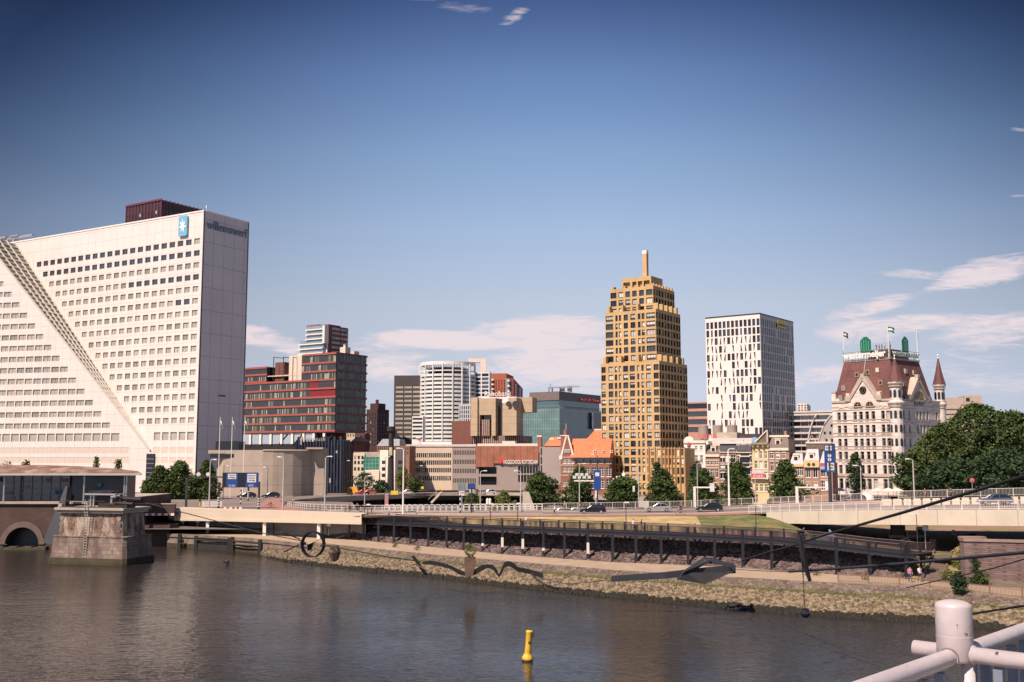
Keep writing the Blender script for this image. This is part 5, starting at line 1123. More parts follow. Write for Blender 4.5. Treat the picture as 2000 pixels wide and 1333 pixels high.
# quay wall with arched culvert
t=thing('quay_wall','dark brick quay wall with a round arched culvert below the pavilion','quay wall',(0,0,0)); w=MB()
zt=zpy(979,D); X=lambda px:Xpx(px,193,4); ax=(X(12)+X(78))/2; ar_=(X(78)-X(12))/2; zs=zpy(1063,193); 
ring=[(ax-ar_*math.cos(R(a)),zs+.0+ar_*1.0*math.sin(R(a))) for a in range(0,181,15)]
xl,xr=X(-700),X(170)
w.face([(xl,193,-3),(ring[0][0],193,-3),(ring[0][0],193,zs),(ring[0][0],193,zt),(xl,193,zt)],0)
for a,c in zip(ring,ring[1:]): w.face([(a[0],193,a[1]),(c[0],193,c[1]),(c[0],193,zt),(a[0],193,zt)],0); w.face([(a[0],193,a[1]),(c[0],193,c[1]),(c[0],195.8,c[1]),(a[0],195.8,a[1])],0)
w.face([(ring[-1][0],193,-3),(xr,193,-3),(xr,193,zt),(ring[-1][0],193,zt)],0); w.face([(xr,193,-3),(xr,240,-3),(xr,240,zt),(xr,193,zt)],0); w.face([(xl,192.7,zt),(xr,192.7,zt),(xr,240,zt),(xl,240,zt)],1); w.face([(ring[0][0]-1,195.7,-3),(ring[-1][0]+1,195.7,-3),(ring[-1][0]+1,195.7,zt-.2),(ring[0][0]-1,195.7,zt-.2)],2)  # dark back plate stands for the shade inside the culvert
w.box(xl,xr,192.6,193,zt-.35,zt+.02,1); w.build('wall',[PBR,CONC,DRK],t); ar=MB(); arch(ax,zs,ar_,ar_+1.0,192.75,192.99,0,0,180,14); ar.build('arch_ring',M('stone arch ring',(.14,.10,.08),.85,var=.2),t)
w=MB()
for k in range(7): w.box(X(-30)+k*2.6,X(-30)+k*2.6+1.6,191.2,192.5,-.4,.55)
w.box(X(-600),X(100),191.0,192.6,-.2,.35); w.build('mossy_ledge',M('mossy stones',(.06,.055,.03),.9,var=.35,scale=.8,bump=.3),t)
sl=MB(); sl.hexa([(X(108),188,1.5),(X(140),188,1.0),(X(140),190,3),(X(108),190,3)],[(X(138),190,zpy(950,190)),(X(142),190,zpy(950,190)),(X(142),192,zpy(950,190)),(X(138),192,zpy(950,190))]); sl.build('steel_fin',M('dark steel fin',(.05,.055,.06),.5,.3),t)
# old bridge pier
D=168; cx=Xpx(197,D,0); T_P=t=thing('bridge_pier','old weathered stone bridge pier standing in the river with rusted machinery on top','bridge pier',(cx,D,0),R(-14))
PST=M('stained pale stone blocks',(.30,.24,.185),.85,kind='masonry',p=(1.3,.55,.45),col2=(.13,.085,.07),var=.25,scale=.8,bump=.3); PBK=M('stained pier brick',(.17,.09,.065),.85,kind='masonry',p=(.7,.3,.6),col2=(.36,.30,.235),var=.3,scale=.8,bump=.3); MOSS=M('algae band',(.045,.038,.018),.9,var=.4,scale=.7,bump=.4)
z1=zpy(1046,D); z2=zpy(1000,D); z3=zpy(990,D)
def ringp(hw,hd,z,c=1.2): return [(-hw,-hd+c,z),(-hw+c,-hd,z),(hw-c,-hd,z),(hw,-hd+c,z),(hw,hd,z),(-hw,hd,z)]
w=MB(); w.hexa(ringp(7.6,4.0,-3,.5),ringp(7.45,3.9,.35,.5),2); w.hexa(ringp(7.45,3.9,.35,.5),ringp(7.35,3.8,1.0,.5),2); w.hexa(ringp(7.3,3.75,1.0,.5),ringp(6.95,3.5,z1,.5),0); w.hexa(ringp(7.1,3.6,z1,.5),ringp(7.1,3.6,z1+.15,.5),0)
w.hexa(ringp(6.1,3.1,z1+.15,.3),ringp(5.75,2.9,z2,.3),1); 
for x in (-5.75,5.1,1.6):
    for k in range(7): dz_=(z2-z1-.15)/7; ww_=.5+.35*(k%2); w.box(x-ww_*.5+.2,x+ww_*.5+.2,-3.16+k*.03,-2.8,z1+.15+k*dz_,z1+.15+(k+.96)*dz_,0)
w.build('masonry',[PST,PBK,MOSS],t)
w=MB(); w.box(-6.3,6.3,-3.4,3.4,z2,z2+.45,0); w.box(-6.6,6.6,-3.7,3.7,z2+.45,z3,0); w.box(-6.2,-5.6,-3.2,-2.6,z3,z3+.6,0); w.box(-6.0,6,-3.2,-2.9,z3,z3+.2,1); w.box(3,4.2,-2.8,-1.8,z3,z3+.7,1); w.build('cornice',[CONC,MOSS],t)
mc=MB(); mc.box(-2.6,3.4,-1.5,1.5,z3+1.9,z3+2.15,1); mc.box(-2,2.6,-1.4,1.4,z3+2.15,z3+2.5,0); 
for x in (-1.8,-1.2,2.2): mc.box(x-.12,x+.12,-1,-.7,z3,z3+1.9,1)
mc.box(-.6,1.8,-.6,.8,z3,z3+1.8,0); mc.tube([(3,-1,z3+1.4),(8.8,-2,z3+1.3)],.38,8,0); mc.tube([(3.5,-1.6,z3+.7),(7.5,-2.4,z3+.6)],.28,6,0); mc.box(3.0,6.6,-2.8,-.6,z3,z3+.5,0); mc.tube([(2.6,-1.5,z3+1.6),(4.6,-1.9,z3+1.9)],.16,6,1)
for a in range(0,360,45): mc.tube([(4.2+.3*math.cos(R(a)),-1.9,z3+1.5+.3*math.sin(R(a))),(4.2+.8*math.cos(R(a)),-1.9,z3+1.5+.8*math.sin(R(a)))],.09,4,0)
mc.build('machinery',[M('rusted black machinery',(.025,.02,.02),.6,.3,var=.3),STEEL],t)
ld=MB(); xl_=-.3
for s_ in (-.28,.28): ld.tube([(xl_+s_,-3.75,.2),(xl_+s_,-3.75,z1),(xl_+s_,-3.8,z3+1.3)],.05,5)
for k in range(22): ld.tube([(xl_-.28,-3.76,.4+k*.42),(xl_+.28,-3.76,.4+k*.42)],.035,4)
ld.build('ladder',M('pale steel ladder',(.4,.38,.36),.5,.4),t)
rl=MB()
for k in range(5): rl.tube([(-6+k*2.2,-3,z3),(-6+k*2.2,-3,z3+1)],.04,4)
rl.tube([(-6,-3,z3+1),(2.5,-3,z3+1)],.04,4); rl.build('guard_rail',DRK,t)

T_P.scale.x=.93
# ============================================================ SETTING: water, ground, banks, roads
def lineG(pts): return [(px,*G(px,py,z)) for px,py,z in pts]
# water
WAT=bpy.data.materials.new('river water'); WAT.use_nodes=True; nt=WAT.node_tree; N=nt.nodes; Lk=nt.links; bs=N['Principled BSDF']
bs.inputs['Base Color'].default_value=(.062,.050,.036,1); bs.inputs['Roughness'].default_value=.10; bs.inputs['IOR'].default_value=1.33; bs.inputs['Specular IOR Level'].default_value=.34
tc=N.new('ShaderNodeTexCoord'); mp=N.new('ShaderNodeMapping'); mp.inputs['Scale'].default_value=(.42,1,1); mp.inputs['Rotation'].default_value=(0,0,R(-14)); Lk.new(tc.outputs['Object'],mp.inputs[0])
prev=None
for sc,st,ds in ((.10,.2,.12),(.42,.6,.16),(1.3,.9,.12),(3.0,1.0,.075)):
    n=N.new('ShaderNodeTexNoise'); n.inputs['Scale'].default_value=sc; n.inputs['Detail'].default_value=3; n.inputs['Distortion'].default_value=.4; Lk.new(mp.outputs[0],n.inputs['Vector'])
    bp=N.new('ShaderNodeBump'); bp.inputs['Strength'].default_value=st; bp.inputs['Distance'].default_value=ds; Lk.new(n.outputs[0],bp.inputs['Height'])
    if sc>1:   # wind patches: calmer and rougher water
        pn=N.new('ShaderNodeTexNoise'); pn.inputs['Scale'].default_value=.035; pn.inputs['Detail'].default_value=3; Lk.new(mp.outputs[0],pn.inputs['Vector']); pr=N.new('ShaderNodeMapRange'); pr.inputs[1].default_value=.38; pr.inputs[2].default_value=.62; pr.inputs[3].default_value=.35; pr.inputs[4].default_value=st; Lk.new(pn.outputs[0],pr.inputs[0]); Lk.new(pr.outputs[0],bp.inputs['Strength'])
    if prev: Lk.new(prev.outputs[0],bp.inputs['Normal'])
    prev=bp
Lk.new(prev.outputs[0],bs.inputs['Normal'])
n=N.new('ShaderNodeTexNoise'); n.inputs['Scale'].default_value=.03; n.inputs['Detail'].default_value=4; Lk.new(mp.outputs[0],n.inputs['Vector']); r_=N.new('ShaderNodeValToRGB'); Lk.new(n.outputs[0],r_.inputs[0])
r_.color_ramp.elements[0].position=.35; r_.color_ramp.elements[0].color=(.017,.016,.014,1); r_.color_ramp.elements[1].position=.7; r_.color_ramp.elements[1].color=(.030,.025,.021,1); Lk.new(r_.outputs[0],bs.inputs['Base Color'])
w=MB(); w.face([(-900,-1500,0),(900,-1500,0),(900,202,0),(-900,202,0)]); struct('river_water',w,WAT)
# far city ground
GRD=M('city ground',(.12,.105,.09),.9,var=.25,scale=.05)
w=MB(); w.face([(-2500,196,3.3),(2500,196,3.3),(2500,3200,3.3),(-2500,3200,3.3)]); struct('city_ground',w,GRD)
# riverbank strips sampled by photo column
L1=lineG([(480,1078,0),(508,1082,0),(520,1088,0),(560,1097,0),(700,1113,0),(850,1127,0),(1000,1145,0),(1200,1165,0),(1400,1184,0),(1600,1202,0),(1800,1212,0),(2000,1232,0),(2300,1260,0)])
L2=lineG([(480,1050,2.2),(560,1053,2.2),(700,1068,2.3),(850,1083,2.3),(1000,1096,2.3),(1200,1113,2.3),(1400,1125,2.3),(1600,1136,2.3),(1800,1146,2.3),(2000,1170,2.3),(2300,1200,2.3)])
L3=lineG([(480,1040,2.3),(560,1043,2.3),(640,1050,2.35),(700,1055,2.35),(850,1069,2.35),(1000,1084,2.35),(1200,1098,2.35),(1400,1106,2.35),(1600,1120,2.35),(1760,1129,2.35),(1800,1134,2.35),(2000,1150,2.35),(2300,1180,2.35)])
def at_(l,px): return Vector(interp(l,px))
RIP=M('dark riprap stones',(.25,.20,.18),.9,kind='stone',p=(2.6,.06),lc=(.12,.09,.085),var=.3,scale=.4); PSTN=M('pale basalt revetment',(.17,.14,.09),.85,kind='stone',p=(1.9,.10),lc=(.09,.08,.045),var=.25,scale=.35)
PATH=M('worn riverside path',(.34,.26,.18),.9,var=.16,scale=.5,bump=.1); MUD=M('mossy upper bank',(.11,.095,.055),.95,kind='patch',p=(.6,),col2=(.15,.115,.085),var=.35,scale=1.2,bump=.3)
SEA=M('wet seaweed rocks',(.014,.013,.006),.85,var=.4,scale=1.2)
PX=list(range(508,2301,16))
def strip(name,A,B,m,n=1,jit=0,pxs=PX):
    b=MB(); rg=[]; rj=random.Random(4)
    for px in pxs:
        a=A(px); c=B(px); rg.append([a.lerp(c,k/n)+Vector((0,0,rj.uniform(-jit,jit) if 0<k<n else 0)) for k in range(n+1)])
    vs=[v for r in rg for v in r]; fs=[]
    for i in range(len(rg)-1):
        for k in range(n): j=i*(n+1)+k; fs.append((j,j+1,j+n+2,j+n+1))
    b.mesh(vs,fs); return b
def off(v,dz): return Vector((v.x,v.y,v.z+dz))
f1=lambda px:at_(L1,px); f2=lambda px:at_(L2,px); f3=lambda px:at_(L3,px)
def under(px): a=f1(px); c=f2(px); d=(a-c); return a+Vector((d.x,d.y,0)).normalized()*6-Vector((0,0,2))
mid=lambda px:f1(px).lerp(f2(px),.68)
b=strip('x',under,f1,PSTN); struct('bank_toe',b,MUD)
struct('stone_bank',strip('x',f1,mid,PSTN,6,.05),PSTN); struct('upper_bank',strip('x',mid,f2,MUD,4,.06),MUD); struct('riverside_path',strip('x',f2,f3,PATH,2),PATH)
# slope top: deck level behind the walkway; deck near edge is known from the posts
DK=[(681,1018),(740,1021),(840,1026),(1000,1033),(1100,1037),(1200,1041),(1300,1045),(1400,1050),(1511,1056),(1572,1062),(1635,1069),(1700,1077),(1770,1085)]
def deckpt(px,up=0):
    p=f3(px); py=interp([(a,b_) for a,b_ in DK],px)[0]; D=p.y; z=zpy(py,D); return Vector((p.x*1.0,D,z+up))
def nrm(px,f=f3,e=60): a,c=f(px-e),f(px+e); d=(c-a); d.z=0; d.normalize(); return Vector((-d.y,d.x,0))  # away from the river
def sgn_n(px): n=nrm(px); return n if n.y>0 else -n
def L4(px):
    if px<681: q=interp([(480,4.6),(640,5.2),(681,6.2)],px)[0]; p=f3(px)+sgn_n(px)*4.5; return Vector((p.x,p.y,q-.6))
    q=deckpt(min(px,1790)) if px<=1790 else Vector((0,0,4.3)); p=f3(px)+sgn_n(px)*6.2; return Vector((p.x,p.y,(q.z if px<=1790 else 4.3)-.55))
ROADN=lineG([(640,1006,6.5),(700,1008,6.6),(860,1009,6.8),(1000,1009,6.95),(1200,1008,7.0),(1385,1007,7.15),(1480,1004,7.6),(1560,1001,8.3),(1650,1000,8.8),(1750,999,9.3),(1870,999,9.6),(2000,999,9.9),(2150,1001,10.1),(2300,1004,10.3)])
ROADF=lineG([(640,996,6.4),(700,997,6.4),(900,997,6.7),(1060,996,6.8),(1200,994,6.9),(1340,991,7.1),(1420,987,7.3),(1500,984,7.6),(1620,980,8.6),(1760,974,9.6),(2000,968,10.2),(2300,966,10.5)])
rn_=lambda px:at_(ROADN,px); rf_=lambda px:at_(ROADF,px)
pxs=list(range(640,2301,20))
def grassTop(px):
    p=rn_(px)
    if px<=1470: return off(p,-.05)
    g=p+sgn_n(px)*0; zl=interp([(1470,p.z-.05),(1530,6.9),(1600,4.8),(1660,4.2),(2300,4.2)],px)[0]; return Vector((g.x,g.y,min(zl,p.z-.05)))
SLOPE=M('dark red riprap slope',(.12,.085,.075),.95,kind='stone',p=(2.2,.07),lc=(.06,.045,.04),var=.3,scale=.3)
px2=[p for p in range(480,1761,20)]
struct('stone_slope',strip('x',f3,L4,SLOPE,6,.06,pxs=px2),SLOPE)
DRY=M('dry summer grass',(.34,.26,.105),.95,kind='patch',p=(.35,),col2=(.42,.31,.15),var=.25,scale=.8,bump=.4,bscale=9); GRS=M('green bank grass',(.085,.11,.028),.95,kind='patch',p=(.28,),col2=(.18,.15,.055),var=.35,scale=.9,bump=.5,bscale=9)
CYC=M('red cycle path',(.30,.155,.12),.9,var=.1,scale=.4)
def lat(px,t): 
    a=L4(px) if px<=1790 else L4(1790)+(f3(px)-f3(1790)); return a.lerp(grassTop(px),t)
struct('dry_grass_verge',strip('x',lambda p:lat(p,.22),lambda p:lat(p,1),DRY,6,.07,pxs=list(range(640,1361,20))),DRY)
struct('green_grass_mound',strip('x',lambda p:lat(p,.30),lambda p:off(lat(p,1),0),GRS,6,.1,pxs=list(range(1360,1621,20))),GRS)
struct('lower_cycle_path',strip('x',lambda p:lat(p,0),lambda p:lat(p,.22 if p<=1360 else .30),CYC,2,0,pxs=list(range(640,1621,20))),CYC)
# ground around and under the bridge
w=MB(); a=lat(1620,0); 
E=[lat(1620,0),lat(1620,1),off(rf_(1620),-4.6),off(rf_(2300),-6.4)]
EDG=[(1740,*L4(1740)),(1775,*G(1797,1084,4.2)),(1800,*G(1826,1077.5,4.27)),(1830,*G(1858,1076.5,4.28)),(1860,*G(1888,1078,4.2)),(2300,62,128,4.2)]
pb=strip('x',lambda p:(L4(p) if p<=1740 else at_(EDG,p)),lambda p:Vector((rf_(p).x+6,rf_(p).y+25,4.1)),CYC,8,.0,pxs=list(range(1620,2301,20)))
struct('underpass_ground',pb,M('underpass ground',(.25,.17,.11),.9,kind='patch',p=(.12,),col2=(.20,.17,.07),var=.2,scale=.4,bump=.15))
# grass strip beyond lower path near the bridge
struct('underpass_grass',strip('x',lambda p:off(lat(p,.30) if p<=1790 else lat(1790,.3)+(rn_(p)-rn_(1790))*.9,.06),lambda p:off(lat(p,.62) if p<=1790 else lat(1790,.62)+(rn_(p)-rn_(1790)),.08),GRS,3,.03,pxs=list(range(1610,1961,10))),GRS)
# road surface
struct('road_surface',strip('x',rn_,rf_,ASPH,4,0,pxs=pxs),ASPH)
w=strip('x',lambda p:off(rn_(p).lerp(rf_(p),.02),.012),lambda p:off(rn_(p).lerp(rf_(p),.2),.012),CYC,1,0,pxs=list(range(640,1481,20))); struct('road_cycle_lane',w,CYC)
LINE=M('road marking white',(.62,.60,.55),.6,var=.15,scale=2)
struct('road_edge_line',strip('x',lambda p:off(rn_(p).lerp(rf_(p),.235),.024),lambda p:off(rn_(p).lerp(rf_(p),.255),.024),LINE,1,0,pxs=list(range(640,2301,20))),LINE)
KRB=M('concrete kerb',(.40,.35,.29),.85,var=.15,scale=.8)
w=MB()
def kerb(px0,px1,t,h=.14,wd=.02):
    for p in range(px0,px1,20):
        a,c=rn_(p).lerp(rf_(p),t),rn_(p+20).lerp(rf_(p+20),t); a2,c2=rn_(p).lerp(rf_(p),t+wd),rn_(p+20).lerp(rf_(p+20),t+wd)
        w.hexa([off(a,-.1),off(c,-.1),off(c2,-.1),off(a2,-.1)],[off(a,h),off(c,h),off(c2,h),off(a2,h)])
kerb(640,1060,.40); kerb(1060,1720,.62); kerb(640,1480,.205,.12)
kerb(640,1100,.78); struct('road_kerbs',w,KRB)
# dry verge pieces in the road area (median)
struct('median_brick_paving',strip('x',lambda p:off(rn_(p).lerp(rf_(p),.66),.02),lambda p:off(rn_(p).lerp(rf_(p),.98),.02),CYC,1,0,pxs=list(range(1500,1741,20))),M('brick paving',(.27,.16,.115),.9,var=.15))
# bridge slab + fascia on the right
BFA=M('pale concrete bridge fascia',(.52,.46,.36),.8,kind='gridx',p=(3.4,50,.07),lc=(.34,.3,.24),var=.1,scale=.35,bump=.1)
t=thing('road_bridge','pale concrete road bridge with a panelled fascia spanning the dark underpass at right','bridge',(0,0,0)); w=MB(); prev=None
for p in range(1500,2301,20):
    a,c=rn_(p),rn_(p+20); th=lambda q:interp([(1500,1.0),(1530,1.55),(1600,1.7),(2300,1.75)],q)[0]
    n=sgn_n(p)*.0; d=Vector((-.25,-.28,0))
    w.hexa([a+d-Vector((0,0,th(p))),c+d-Vector((0,0,th(p+20))),c+Vector((0,.25,-th(p+20))),a+Vector((0,.25,-th(p)))],[off(a+d,.22),off(c+d,.22),off(c+Vector((0,.25,0)),.22),off(a+Vector((0,.25,0)),.22)])
w.build('fascia',BFA,t)
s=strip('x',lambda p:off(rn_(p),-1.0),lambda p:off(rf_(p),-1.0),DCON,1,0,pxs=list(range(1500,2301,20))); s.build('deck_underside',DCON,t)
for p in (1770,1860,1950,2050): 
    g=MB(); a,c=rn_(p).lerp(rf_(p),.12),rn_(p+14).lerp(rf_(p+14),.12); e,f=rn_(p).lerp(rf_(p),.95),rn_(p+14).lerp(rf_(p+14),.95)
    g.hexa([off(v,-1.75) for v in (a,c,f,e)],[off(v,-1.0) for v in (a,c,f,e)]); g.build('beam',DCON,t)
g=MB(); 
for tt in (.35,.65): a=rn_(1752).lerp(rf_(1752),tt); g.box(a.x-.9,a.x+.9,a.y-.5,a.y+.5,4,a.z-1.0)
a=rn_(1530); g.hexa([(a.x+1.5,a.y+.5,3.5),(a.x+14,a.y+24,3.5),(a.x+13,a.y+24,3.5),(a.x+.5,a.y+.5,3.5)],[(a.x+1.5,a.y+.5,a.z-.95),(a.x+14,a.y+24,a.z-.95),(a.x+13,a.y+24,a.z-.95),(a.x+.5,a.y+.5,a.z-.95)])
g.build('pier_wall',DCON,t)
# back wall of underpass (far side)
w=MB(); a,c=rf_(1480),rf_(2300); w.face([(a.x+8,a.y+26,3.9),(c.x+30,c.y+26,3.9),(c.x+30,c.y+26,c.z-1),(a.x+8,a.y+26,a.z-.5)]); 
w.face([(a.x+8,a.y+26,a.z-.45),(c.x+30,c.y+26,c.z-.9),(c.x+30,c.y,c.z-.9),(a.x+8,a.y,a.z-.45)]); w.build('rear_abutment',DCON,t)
# earth body behind the road so nothing shows through; falls to the lower ground
struct('rear_embankment',strip('x',lambda p:off(rf_(p),-.02),lambda p:Vector((rf_(p).x,rf_(p).y+4,3.2)),GRD,1,0,pxs=list(range(640,1521,20))),GRD)
# ---------------- left: junction plateau, white edge, covered walk, quay
z0=6.25
w=MB(); PL=[G(285,992,z0),G(345,996,z0),G(480,1001,z0),G(560,1003,z0),G(640,1006,z0),G(640,996,z0),G(600,994,z0),G(565,988,z0),G(553,983,z0),G(556,979,z0),G(575,975,z0),Vector((-62,300,z0)),Vector((-150,330,z0)),Vector((-260,320,z0)),Vector((-260,210,z0)),G(150,1000,z0)]
w.face(PL); w.face([G(640,1006,z0),G(640,996,z0),Vector((G(640,996,z0).x,G(640,996,z0).y,3)),Vector((G(640,1006,z0).x,G(640,1006,z0).y,3))])
struct('junction_surface',w,ASPH)
w=MB(); q=[G(508,996,z0+.02),G(560,1001,z0+.02),G(620,1004,z0+.02),G(640,1003,z0+.02),G(600,998,z0+.02),G(560,989,z0+.02),G(545,979,z0+.02),G(560,971,z0+.02),G(525,973,z0+.02),G(508,985,z0+.02)]; w.face(q); struct('red_corner_path',w,CYC)
w=MB()
for (x0,y0_,x1,y1_) in ((300,978,500,982),(360,970,540,972),(420,988,520,990)): a=G(x0,y0_,z0+.015); c=G(x1,y1_,z0+.015); w.face([a,c,c+Vector((0,.5,0)),a+Vector((0,.5,0))])
struct('junction_markings',w,LINE)
t=thing('concrete_viaduct_edge','long cream concrete viaduct edge above the dark panelled walkway at left','viaduct',(0,0,0)); CRC=M('cream painted concrete',(.52,.44,.33),.75,var=.06,scale=.25,bump=.05)
ED=[(340,992,1012),(420,995,1013),(520,998,1015),(620,1001,1017),(706,1004,1019)]
w=MB(); pts=[]
for px,pa,pb_ in ED:
    D=interp([(340,205),(706,179)],px)[0]; pts.append((P(px,pa,D),P(px,pb_,D)))
for (a,b_),(c,d) in zip(pts,pts[1:]):
    u=Vector((0,.6,0)); w.hexa([b_,d,d+u,b_+u],[a,c,c+u,a+u],0); dz_=Vector((0,-.15,-.0)); w.hexa([b_+dz_-Vector((0,0,.45)),d+dz_-Vector((0,0,.45)),d+u*4-Vector((0,0,.45)),b_+u*4-Vector((0,0,.45))],[b_+dz_,d+dz_,d+u*4,b_+u*4],0)
    w.face([a+u-Vector((0,0,.1)),c+u-Vector((0,0,.1)),c+Vector((0,6,-.1)),a+Vector((0,6,-.1))],0)
w.build('edge_beam',CRC,t)
pw=MB(); DP=M('dark wall panels',(.30,.28,.26),.7,kind='grid',p=(3.4,60,.08),lc=(.04,.04,.04),var=.25,scale=.3)
for (a,b_),(c,d) in zip(pts,pts[1:]): o_=Vector((0,5.2,0)); pw.face([Vector((a.x,a.y+5.2,1.8)),Vector((c.x,c.y+5.2,1.8)),d+o_,b_+o_]); 
pw.build('rear_wall',DP,t)
for px,py in ((405,1032),(516,1038),(622,1040)):
    D=interp([(340,205),(706,179)],px)[0]+.4; x=Xpx(px,D,3); c=MB(); c.box(-.28,.28,0,.5,0,zpy(1014,D)-2.1); c.build('column',WHT,t,(x,D,2.1))
# left quay (vertical wall with openings, fenders)
QW=M('algae stained quay concrete',(.22,.17,.13),.9,kind='streak',p=(.7,.25),col2=(.12,.10,.075),var=.3,scale=.6,bump=.25)
t=thing('quay_wall','stained concrete quay wall with dark timber frames left of the stone bank','quay wall',(0,0,0)); w=MB()
qa=[G(280,1067,0),G(326,1068,0),G(400,1072,0),G(480,1078,0),G(530,1083,0),G(600,1092,0)]
tops=[zpy(1024,qa[0].y),2.35,2.35,2.3,2.25,2.2]; tops[0]=3.9
w.box(qa[0].x-3,qa[1].x,qa[0].y,qa[0].y+12,-3,3.9,1)
for a,c in zip(qa[1:],qa[2:]): w.face([(a.x,a.y,-3),(c.x,c.y,-3),(c.x,c.y,2.3),(a.x,a.y,2.3)],0); w.face([(a.x,a.y,2.3),(c.x,c.y,2.3),(c.x,c.y+30,2.4),(a.x,a.y+30,2.4)],2); w.hexa([(a.x,a.y-.25,1.9),(c.x,c.y-.25,1.9),(c.x,c.y,1.9),(a.x,a.y,1.9)],[(a.x,a.y-.25,2.45),(c.x,c.y-.25,2.45),(c.x,c.y+.4,2.45),(a.x,a.y+.4,2.45)],3); w.face([(a.x,a.y-.05,-.1),(c.x,c.y-.05,-.1),(c.x,c.y-.05,.75),(a.x,a.y-.05,.75)],4)
w.build('wall',[QW,PBR,PATH,QW,MOSS],t)
fr=MB(); TIM=M('black tarred timber',(.02,.018,.016),.8,var=.3)
def onq(px): 
    for a,c,pa,pc in zip(qa,qa[1:],(280,326,400,480,530),(326,400,480,530,600)):
        if px<=pc: return a.lerp(c,(px-pa)/(pc-pa))
for px,z1_,zb_ in ((352,2.6,-1),(384,2.3,-1),(449,2.3,-1),(455,2.5,-1),(509,2.4,-1)): p=onq(px); fr.box(p.x-.28,p.x+.28,p.y-.7,p.y-.28,zb_,z1_)
for (a,c,z) in ((384,449,1.6),(384,449,1.95),(455,509,1.2),(455,509,1.75)): p,q=onq(a),onq(c); fr.tube([(p.x,p.y-.6,z),(q.x,q.y-.6,z)],.14,4)
p,q=onq(385),onq(448); fr.face([(p.x,p.y-.35,-.5),(q.x,q.y-.35,-.5),(q.x,q.y-.35,.95),(p.x,p.y-.35,.95)]); fr.build('timber_frame',TIM,t)
for px in (357,): p=onq(px); g=MB(); g.lathe([(.25,-.16),(.5,-.18),(.55,0),(.5,.18),(.25,.16),(.25,-.16)],14); o_=g.build('tyre_fender',BLK,t,(p.x,p.y-.95,1.2)); o_.rotation_euler=(R(90),0,0)
# brick parapet + opening right of pier
t=thing('brick_parapet','dark brick parapet wall over a black opening with a worn red and white stripe','wall',(0,0,0)); D=203; w=MB(); Xd=lambda px:Xpx(px,D,7)
w.box(Xd(185),Xd(341),D,D+1,zpy(1003,D),zpy(985,D),0); w.box(Xd(180),Xd(342),D-.1,D+1.1,zpy(985,D),zpy(983.5,D),1); w.box(Xd(270),Xd(284),D,D+6,2,zpy(1003,D),0); w.box(Xd(284),Xd(346),D+7,D+7.2,2,zpy(1003,D),2); w.box(Xd(185),Xd(341),D+1,D+7,zpy(1003,D),zpy(1002,D),2)
for k in range(9): x0=Xd(284)+(Xd(341)-Xd(284))*k/9; x1=Xd(284)+(Xd(341)-Xd(284))*(k+1)/9; w.box(x0,x1,D-.12,D-.0,zpy(1007,D),zpy(1002.5,D),3 if k%2 else 4)
w.build('wall',[PBR,CONC,GLD,M('faded red stripe',(.40,.09,.07)),WHT],t)
t=thing('low_brick_wall','low brick planter wall in front of the trees beside the white office block','wall',(0,0,0)); w=MB(); a=G(262,975,z0); c=G(322,975,z0); w.box(a.x,c.x,a.y,a.y+.5,z0,z0+1.3); w.build('wall',PBR,t)
# curved flyover in the middle distance
FE=[(553,988),(560,981),(585,977),(625,973.5),(680,970.5),(760,967),(850,964),(950,963),(1060,966),(1180,969),(1280,972)]
t=thing('curved_flyover','curved concrete flyover with a dark underside sweeping behind the white railing','flyover',(0,0,0)); w=MB(); fe=[G(px,py,6.2) for px,py in FE]
def outn(i):
    a=fe[max(0,i-1)]; c=fe[min(len(fe)-1,i+1)]; d=(c-a).normalized(); n=Vector((-d.y,d.x,0)); return n if n.y>0 else -n
for i in range(len(fe)-1):
    a,c=fe[i],fe[i+1]; na,nc=outn(i)*15,outn(i+1)*15
    w.hexa([off(a,-1.15),off(c,-1.15),off(c+nc,-1.15),off(a+na,-1.15)],[a,c,c+nc,a+na],0)
    w.hexa([off(a,-1.0)-na*.012,off(c,-1.0)-nc*.012,off(c,-1.0),off(a,-1.0)],[off(a,.25)-na*.012,off(c,.25)-nc*.012,off(c,.25),off(a,.25)],1)
w.build('deck',[ASPH,M('stained flyover concrete',(.34,.29,.24),.85,var=.25,scale=.3)],t)
for i in (3,5,6,7,8): c=MB(); p=fe[i]+outn(i)*6; c.box(-2.2,2.2,-.6,.6,3.2,5.1); c.build('pier',DCON,t,(p.x,p.y,0))
w=MB()
for i in range(len(fe)-1):
    a,c=fe[i]+outn(i)*10,fe[i+1]+outn(i+1)*10; w.face([Vector((a.x,a.y,3)),Vector((c.x,c.y,3)),off(c,-1.1),off(a,-1.1)])
w.build('rear_wall',GLD,t)  # near-black sheet stands in for the shade under the deck
# upper street beyond the flyover
w=MB(); w.face([(-75,300,5.9),(150,288,5.9),(150,338,5.0),(-75,345,5.0)]); struct('upper_street',w,ASPH)
t=thing('sloping_buttress','pale concrete wedge wall sloping down behind the left railing','wall',(0,0,0)); D=205; w=MB()
w.hexa([(Xpx(1020,D,5),D,3.3),(Xpx(1057,D,5),D,3.3),(Xpx(1057,D,5),D+1.2,3.3),(Xpx(1020,D,5),D+1.2,3.3)],[(Xpx(1021,D,8),D,zpy(960,D)),(Xpx(1033,D,8),D,zpy(961,D)),(Xpx(1033,D,8),D+1.2,zpy(961,D)),(Xpx(1021,D,8),D+1.2,zpy(960,D))]); w.build('wall',M('pale buttress concrete',(.48,.42,.33),.8,var=.12),t)
t=thing('stairway','narrow grey stairway climbing to the flyover','stairs',(0,0,0)); w=MB(); a=G(842,983,4.2); c=P(862,962,a.y+2); w.tube([a,c],.4,4); w.tube([a+Vector((-.8,0,1)),c+Vector((-.8,0,1))],.06,4); w.tube([a+Vector((.8,0,1)),c+Vector((.8,0,1))],.06,4); w.build('flight',CONC,t)
